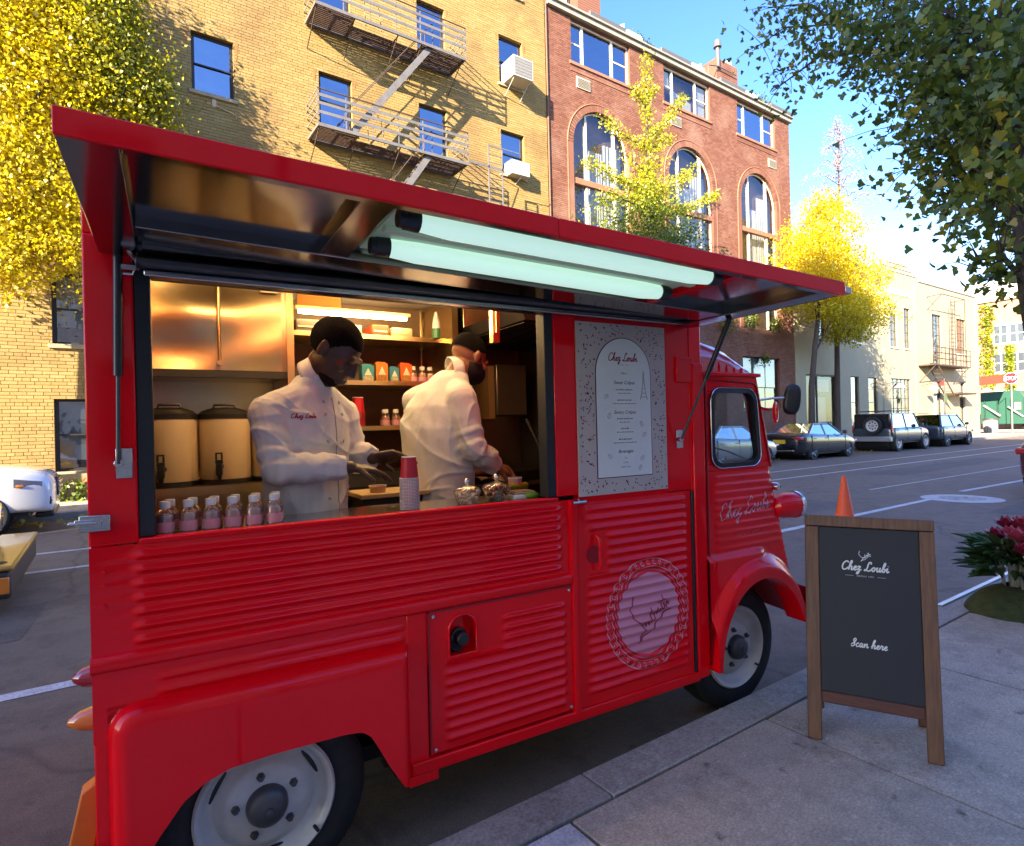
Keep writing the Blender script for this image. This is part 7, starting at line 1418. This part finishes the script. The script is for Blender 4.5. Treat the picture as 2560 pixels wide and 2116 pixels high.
p1, j1 = person('cook in white jacket with short black hair looking down at his hands', (-1.05, .45, .33), (.52, -.85),
    [(-1.055, .44, .95, .175, .135), (-1.055, .44, 1.15, .178, .135), (-1.055, .44, 1.30, .182, .140), (-1.055, .44, 1.45, .188, .138), (-1.055, .44, 1.58, .200, .136), (-1.05, .44, 1.66, .195, .128), (-1.045, .44, 1.73, .150, .108), (-1.035, .43, 1.785, .095, .08), (-1.02, .42, 1.835, .07, .07)],
    (-.945, .36, 1.93), (.60, -.44, -.66), (.42, -.30, .85), 1.13, ((-1.205, .365, 1.675), (-1.195, .27, 1.465), (-.925, .24, 1.455)), ((-.895, .53, 1.675), (-.84, .52, 1.50), (-.785, .40, 1.478)), SKIN1, 1,
    (((.95, .1, -.15), (.1, .2, -.95), .35, 1.12, -1), ((.85, -.25, .1), (-.1, -.5, -.8), .4, 1.12, 1)))
p2, j2 = person('cook in white jacket and black mask bent over the counter, seen from behind', (-.36, .66, .33), (.86, .50),
    [(-.36, .66, .95, .175, .135), (-.36, .66, 1.15, .178, .138), (-.36, .66, 1.28, .185, .145), (-.37, .66, 1.45, .195, .145), (-.375, .66, 1.60, .205, .142), (-.36, .66, 1.71, .195, .130), (-.335, .66, 1.785, .150, .110), (-.30, .66, 1.86, .105, .085), (-.275, .66, 1.895, .07, .07)],
    (-.185, .66, 1.965), (.80, .25, -.48), (.45, .1, .9), 1.04, ((-.31, .505, 1.745), (-.275, .44, 1.50), (-.13, .50, 1.40)), ((-.42, .81, 1.745), (-.25, .86, 1.52), (-.09, .62, 1.40)), SKIN2, 2,
    (((.8, .2, -.3), (0, .5, -.8), .45, 1.05, -1), ((.8, -.3, -.3), (0, -.5, -.8), .45, 1.05, 1)), mask=True, fade=True)
BUT = mat('button_grey', (.50, .48, .44), .5)
# buttons in two columns down the first cook's front
F1 = Vector((.52, -.85, 0)).normalized(); S1 = Vector((-F1.y, F1.x, 0))
def on_jacket(x, z, inset=0.):
    """point on the front of the first cook's jacket: x along his chest (viewer's right positive), z height"""
    me = j1.data; base = Vector((-1.05, .45, .33)); o = Vector((-1.05, .44, z))+S1*x-base; org = o+F1*.6; ok, hit, nrm, i = j1.ray_cast(org, -F1)
    return (hit, nrm) if ok else (o+F1*.15, F1)
bpy.context.view_layer.update()
for x in (-.015, .085):
    for z in (1.72, 1.67, 1.56, 1.33):
        h, nn = on_jacket(x, z); m = MB(); m.lathe([(.001, -.003), (.006, -.003), (.0075, .0)], n=12); m.xf(Matrix.Translation(h+nn*.002) @ frame(nn) @ Matrix.Rotation(R(90), 4, 'X')); obj('button', m, BUT, j1, smooth=40)
pts = []
for k in range(24):
    z = 1.74-.46*k/23; h, nn = on_jacket(.035, z); pts.append(h+nn*.0005)
m = MB(); m.tube(pts, .0022, 5); obj('placket_seam', m, mat('seam_grey', (.42, .39, .34), .8), j1)
# ================================================================ LETTERING (strokes of a hand-drawn script, and plain capitals)
SCRIPT = {
 'C': ([[(1.15, 1.62), (1.0, 1.9), (.65, 1.92), (.25, 1.5), (.1, .85), (.25, .2), (.6, .0), (1.0, .2), (1.3, .55)]], 1.3),
 'h': ([[(0, .3), (.35, 1.1), (.56, 1.85), (.44, 2.1), (.28, 1.75), (.2, .9), (.16, .0), (.3, .6), (.55, .92), (.72, .7), (.70, .2), (.85, .0), (1.08, .3)]], 1.05),
 'e': ([[(0, .3), (.32, .45), (.55, .72), (.42, .95), (.18, .72), (.15, .3), (.4, .0), (.82, .3)]], .8),
 'z': ([[(0, .7), (.2, .93), (.56, .86), (.32, .45), (.12, .2), (.42, .25), (.52, -.15), (.34, -.75), (.08, -.7), (.3, -.25), (.85, .3)]], .95),
 'L': ([[(1.0, 1.55), (.95, 1.95), (.66, 1.98), (.46, 1.5), (.42, .8), (.22, .15), (-.02, .05), (.0, .28), (.4, .16), (.8, .0), (1.25, .35)]], 1.25),
 'o': ([[(0, .3), (.15, .6), (.5, .92), (.2, .7), (.14, .3), (.38, .0), (.66, .25), (.68, .65), (.5, .92), (.62, .68), (1.0, .68)]], .95),
 'u': ([[(0, .5), (.18, .92), (.16, .3), (.36, .0), (.62, .3), (.72, .92), (.70, .25), (.86, .0), (1.1, .3)]], 1.05),
 'b': ([[(0, .3), (.35, 1.1), (.52, 1.85), (.36, 2.05), (.24, 1.5), (.18, .5), (.36, .0), (.66, .25), (.62, .7), (.42, .68), (.9, .55)]], .88),
 'i': ([[(0, .35), (.2, .9), (.18, .25), (.34, .0), (.62, .3)], [(.24, 1.32), (.27, 1.40)]], .6),
 'S': ([[(.0, .45), (.35, .75), (.85, 1.5), (.75, 1.95), (.45, 1.85), (.4, 1.4), (.72, .9), (.66, .25), (.3, .0), (.05, .2)]], 1.0),
 'c': ([[(0, .3), (.3, .75), (.58, .85), (.4, .95), (.15, .6), (.2, .15), (.45, .0), (.8, .3)]], .78),
 'a': ([[(.66, .8), (.4, .95), (.15, .6), (.18, .1), (.4, .05), (.62, .5), (.68, .9), (.66, .2), (.82, .0), (1.05, .3)]], 1.0),
 'n': ([[(0, .5), (.16, .9), (.16, .0), (.3, .6), (.55, .92), (.70, .7), (.68, .2), (.84, .0), (1.05, .3)]], 1.02),
 'r': ([[(0, .3), (.22, 1.0), (.3, .85), (.55, .85), (.5, .3), (.62, .0), (.85, .3)]], .82),
 ' ': ([], .6)}
def crom(pts, n=6):
    if len(pts) < 3: return pts
    P = [pts[0]]+list(pts)+[pts[-1]]; out = []
    for i in range(1, len(P)-2):
        p0, p1, p2, p3 = P[i-1:i+3]
        for k in range(n):
            t = k/n; out.append(tuple(.5*((2*b)+(-a+c)*t+(2*a-5*b+4*c-d)*t*t+(-a+3*b-3*c+d)*t**3) for a, b, c, d in zip(p0, p1, p2, p3)))
    out.append(pts[-1]); return out
def script_strokes(txt, slant=.22):
    x = 0; out = []
    for ch in txt:
        st, adv = SCRIPT[ch]
        for s in st: out.append([(x+a+slant*b, b) for a, b in crom(s)])
        x += adv
    return out, x
def ribbon(mb, pts, w, fn):
    """flat stroke of width w (in drawing units) carried onto a surface by fn(x, y)"""
    n = len(pts); L_, R_ = [], []
    for i, (x, y) in enumerate(pts):
        a, b = pts[max(0, i-1)], pts[min(n-1, i+1)]; dx, dy = b[0]-a[0], b[1]-a[1]; l = math.hypot(dx, dy) or 1; nx, ny = -dy/l*w/2, dx/l*w/2
        L_.append(fn(x+nx, y+ny)); R_.append(fn(x-nx, y-ny))
    mb.add(L_+R_, [(i, n+i, n+i+1, i+1) for i in range(n-1)])
def write_script(name, txt, fn, width, w, mt, parent):
    st, tot = script_strokes(txt); k = width/tot
    m = MB()
    for s in st: ribbon(m, [(x*k, y*k) for x, y in s], w, fn)
    o = obj(name, m, mt, parent); o['kind'] = 'stuff'; return o
def write_plain(name, txt, fn, height, mt, parent, shear=0., width=None, space=1.0):
    cu = bpy.data.curves.new('t', 'FONT'); cu.body = txt; cu.align_x = 'CENTER'; cu.size = 1; cu.shear = shear; cu.space_character = space; cu.resolution_u = 3
    o = bpy.data.objects.new('t', cu); COL.objects.link(o); bpy.context.view_layer.update(); me = bpy.data.meshes.new_from_object(o.evaluated_get(bpy.context.evaluated_depsgraph_get())); bpy.data.objects.remove(o)
    vs = [v.co for v in me.vertices]; k = height/.7
    if width: w = max(v.x for v in vs)-min(v.x for v in vs); kx = width/w
    else: kx = k
    for v in me.vertices: v.co = Vector(fn(v.co.x*kx, v.co.y*k))
    me.name = name; o = link(name, me, mt, parent); o['kind'] = 'stuff'; return o
# the looping signature mark
SIG = [[(490, 478), (503, 505), (478, 545), (474, 600), (497, 655), (528, 692), (540, 725), (543, 752)], [(543, 752), (520, 768), (498, 792), (488, 822), (500, 800), (520, 780), (550, 770), (585, 752), (612, 718), (650, 672), (700, 634), (740, 626)],
       [(540, 705), (552, 682), (556, 712), (566, 690), (574, 676), (578, 706), (588, 690), (598, 640), (604, 586), (596, 640), (592, 690), (612, 672), (622, 640), (606, 632)], [(622, 645), (634, 620), (646, 596), (638, 640), (654, 622), (662, 600), (660, 632), (676, 590), (694, 512), (682, 570), (676, 612), (692, 596), (700, 570), (702, 600), (716, 578), (726, 558), (724, 586), (738, 572)], [(655, 560), (708, 540)]]
def sig_strokes(): return [[((x-590+(y-620)*.13)/205, -(y-620)/300) for x, y in crom(s)] for s in SIG]
PINKD = mat('pink_vinyl', (.74, .25, .33), .45); PINKLN = mat('rose_line', (.62, .10, .13), .45); SIGR = mat('signature_red', (.30, .005, .02), .4); PALEP = mat('pale_pink_script', (.70, .30, .32), .45); CHALKW = mat('chalk_white', (.78, .78, .76), .7); INKR = mat('ink_red', (.42, .03, .05), .6); INKG = mat('ink_grey', (.36, .33, .31), .7); INKD = mat('ink_dark', (.12, .11, .11), .7)
# ---- emblem on the service door, following the ribs
EC = (.402, .704)
def on_door(h): return lambda x, y: (EC[0]+x, door_t(EC[0]+x, EC[1]+y)-h, EC[1]+y)
fd = on_door(.0022); m = MB(); nr, na = 44, 72; vs = []; 
for j in range(nr+1):
    y = -.192+.384*j/nr; hw_ = math.sqrt(max(0, .192**2-y*y))
    for i in range(13): vs.append(fd(-hw_+2*hw_*i/12, y))
m.add(vs, [(j*13+i, j*13+i+1, (j+1)*13+i+1, (j+1)*13+i) for j in range(nr) for i in range(12)])
emb = obj('door_emblem', m, PINKD, door, smooth=60); fd2 = on_door(.0045)
for r, w in ((.205, .005), (.222, .0042), (.258, .005)):
    m = MB(); ribbon(m, [(r*math.cos(2*math.pi*k/160), r*math.sin(2*math.pi*k/160)) for k in range(161)], w, fd2); obj('emblem_ring', m, PALEP if r > .21 else PINKLN, emb)
for k in range(40):
    a = 2*math.pi*k/40; m = MB(); d = .022
    for q in ([(.232, -.3), (.232, .3), (.250, .3), (.250, -.05), (.241, -.05)],): ribbon(m, [(r*math.cos(a+b*.12), r*math.sin(a+b*.12)) for r, b in q], .0036, fd2)
    obj('emblem_key', m, PALEP, emb)
m = MB()
for s in sig_strokes(): ribbon(m, [(x*.192, y*.197) for x, y in s], .0062, fd2)
o = obj('signature', m, SIGR, emb); o['kind'] = 'stuff'
# ---- script on the cab
def on_cab(s0, z0, slope=.045): return lambda x, y: (s0+x, cab_t(s0+x, z0+y+slope*x/.45)-.003, z0+y+slope*x/.45)
write_script('cab_script', 'Chez Loubi', on_cab(.905, 1.085), .40, .0065, PALEP, truck)
write_plain('cab_date', 'DEPUIS 1991', on_cab(1.13, .995, .02), .018, PINKLN, truck, space=1.3)
# ---- menu sheet
def on_menu(s0, z0): return lambda x, y: (s0+x, -.0102, z0+y)
MS = .283
write_script('menu_title', 'Chez Loubi', on_menu(MS-.092, 1.893), .175, .0042, INKR, board); write_plain('menu_date', 'DEPUIS 1991', on_menu(MS, 1.872), .006, INKG, board, space=1.3); write_plain('menu_word', 'Menu', on_menu(MS, 1.831), .012, INKG, board, .3)
for t_, z in (('Sweet Crêpes', 1.786), ('Savory Crêpes', 1.649), ('Beverages', 1.468)): write_plain('menu_heading', t_, on_menu(MS, z), .0155, INKD, board, .35)
for t_, z in (('Tea', 1.440), ('Coffee', 1.420), ('Apple Cider', 1.400)): write_plain('menu_item', t_, on_menu(MS, z), .008, INKG, board)
rg = random.Random(4)
for z, w, h in ((1.757, .10, .007), (1.742, .075, .0045), (1.709, .085, .007), (1.694, .14, .0045), (1.623, .095, .007), (1.608, .065, .0045), (1.577, .05, .007), (1.562, .10, .0045), (1.528, .08, .007), (1.513, .14, .0045)):
    x = -w/2; m = MB()
    while x < w/2:
        L_ = rg.uniform(.006, .016); m.quad((MS+x, -.0102, z), (MS+min(x+L_, w/2), -.0102, z), (MS+min(x+L_, w/2), -.0102, z+h*rg.uniform(.7, 1)), (MS+x, -.0102, z+h*rg.uniform(.7, 1))); x += L_+.003
    o = obj('menu_line', m, INKG, board); o['kind'] = 'stuff'
FAINT = mat('faint_sketch', (.50, .42, .38), .7)
m = MB(); ex, ez = .402, 1.715
for a, b, c, d in ((-.022, 0, -.012, .03), (.022, 0, .012, .03), (-.012, .03, -.003, .085), (.012, .03, .003, .085), (-.003, .085, 0, .135), (.003, .085, 0, .135)): ribbon(m, [(a, b), (c, d)], .005, lambda x, y: (ex+x, -.0102, ez+y))
for y, w in ((.03, .015), (.052, .009), (.012, .018)): ribbon(m, [(-w, y), (w, y)], .003, lambda x, y: (ex+x, -.0102, ez+y))
obj('tower_sketch', m, FAINT, board)['kind'] = 'stuff'
for (sx_, zx, ang) in ((.175, 1.73, .4), (.19, 1.64, 1.2), (.385, 1.60, 2.), (.40, 1.55, .8), (.19, 1.455, 2.6), (.385, 1.44, .6), (.37, 1.395, 1.)):
    m = MB(); c_, d_ = math.cos(ang), math.sin(ang)
    for q in (-.006, 0, .006): ribbon(m, [(-.014*c_-q*d_, -.014*d_+q*c_), (.002*c_-q*1.4*d_, .002*d_+q*1.4*c_), (.014*c_-q*.4*d_, .014*d_+q*.4*c_)], .0022, lambda x, y: (sx_+x, -.0102, zx+y))
    obj('menu_sketch', m, FAINT, board)['kind'] = 'stuff'
# ---- chalkboard
def on_board(x0, z0): return lambda x, y: (x0+x, -.0062, z0+y)
write_script('board_title', 'Chez Loubi', on_board(-.105, .764), .185, .0058, CHALKW, sgb)
write_plain('board_date', 'DEPUIS 1991', on_board(-.01, .736), .0065, CHALKW, sgb, space=1.35)
for x in (-.073, .053): m = MB(); m.box(x-.016, x+.016, -.0063, -.0060, .7385, .7395); obj('board_rule', m, CHALKW, sgb)
m = MB()
for s in sig_strokes(): ribbon(m, [(x*.036, y*.040) for x, y in s], .0022, on_board(-.012, .832))
obj('board_signature', m, CHALKW, sgb)['kind'] = 'stuff'
write_script('board_invitation', 'Scan here', on_board(-.075, .428), .140, .0045, CHALKW, sgb)
# ---- stop sign
write_plain('stop_word', 'STOP', lambda x, y: (-.068, -x, 4.10+y), .30, mat('sign_white', (.85, .85, .85), .5), stp, width=.70)
# ---- embroidery on the nearer cook's jacket
def on_chest(x, y):
    h, nn = on_jacket(-.150+x, 1.655+y); return tuple(h+nn*.0025)
write_script('embroidery', 'Chez Loubi', on_chest, .085, .0028, INKR, j1)
# ---- graffiti on the low wall
m = MB()
for s in ([(0, 0), (.15, .18), (.3, .05), (.42, .2)], [(.2, -.02), (.5, .12), (.62, .02), (.8, .16)]): ribbon(m, crom(s), .03, lambda x, y: (-.85+x, FY-.353, .45+y))
tag(obj('graffiti', m, mat('graffiti_red', (.6, .06, .04), .7)), 'red graffiti scrawl on the low wall left of the truck', 'graffiti')
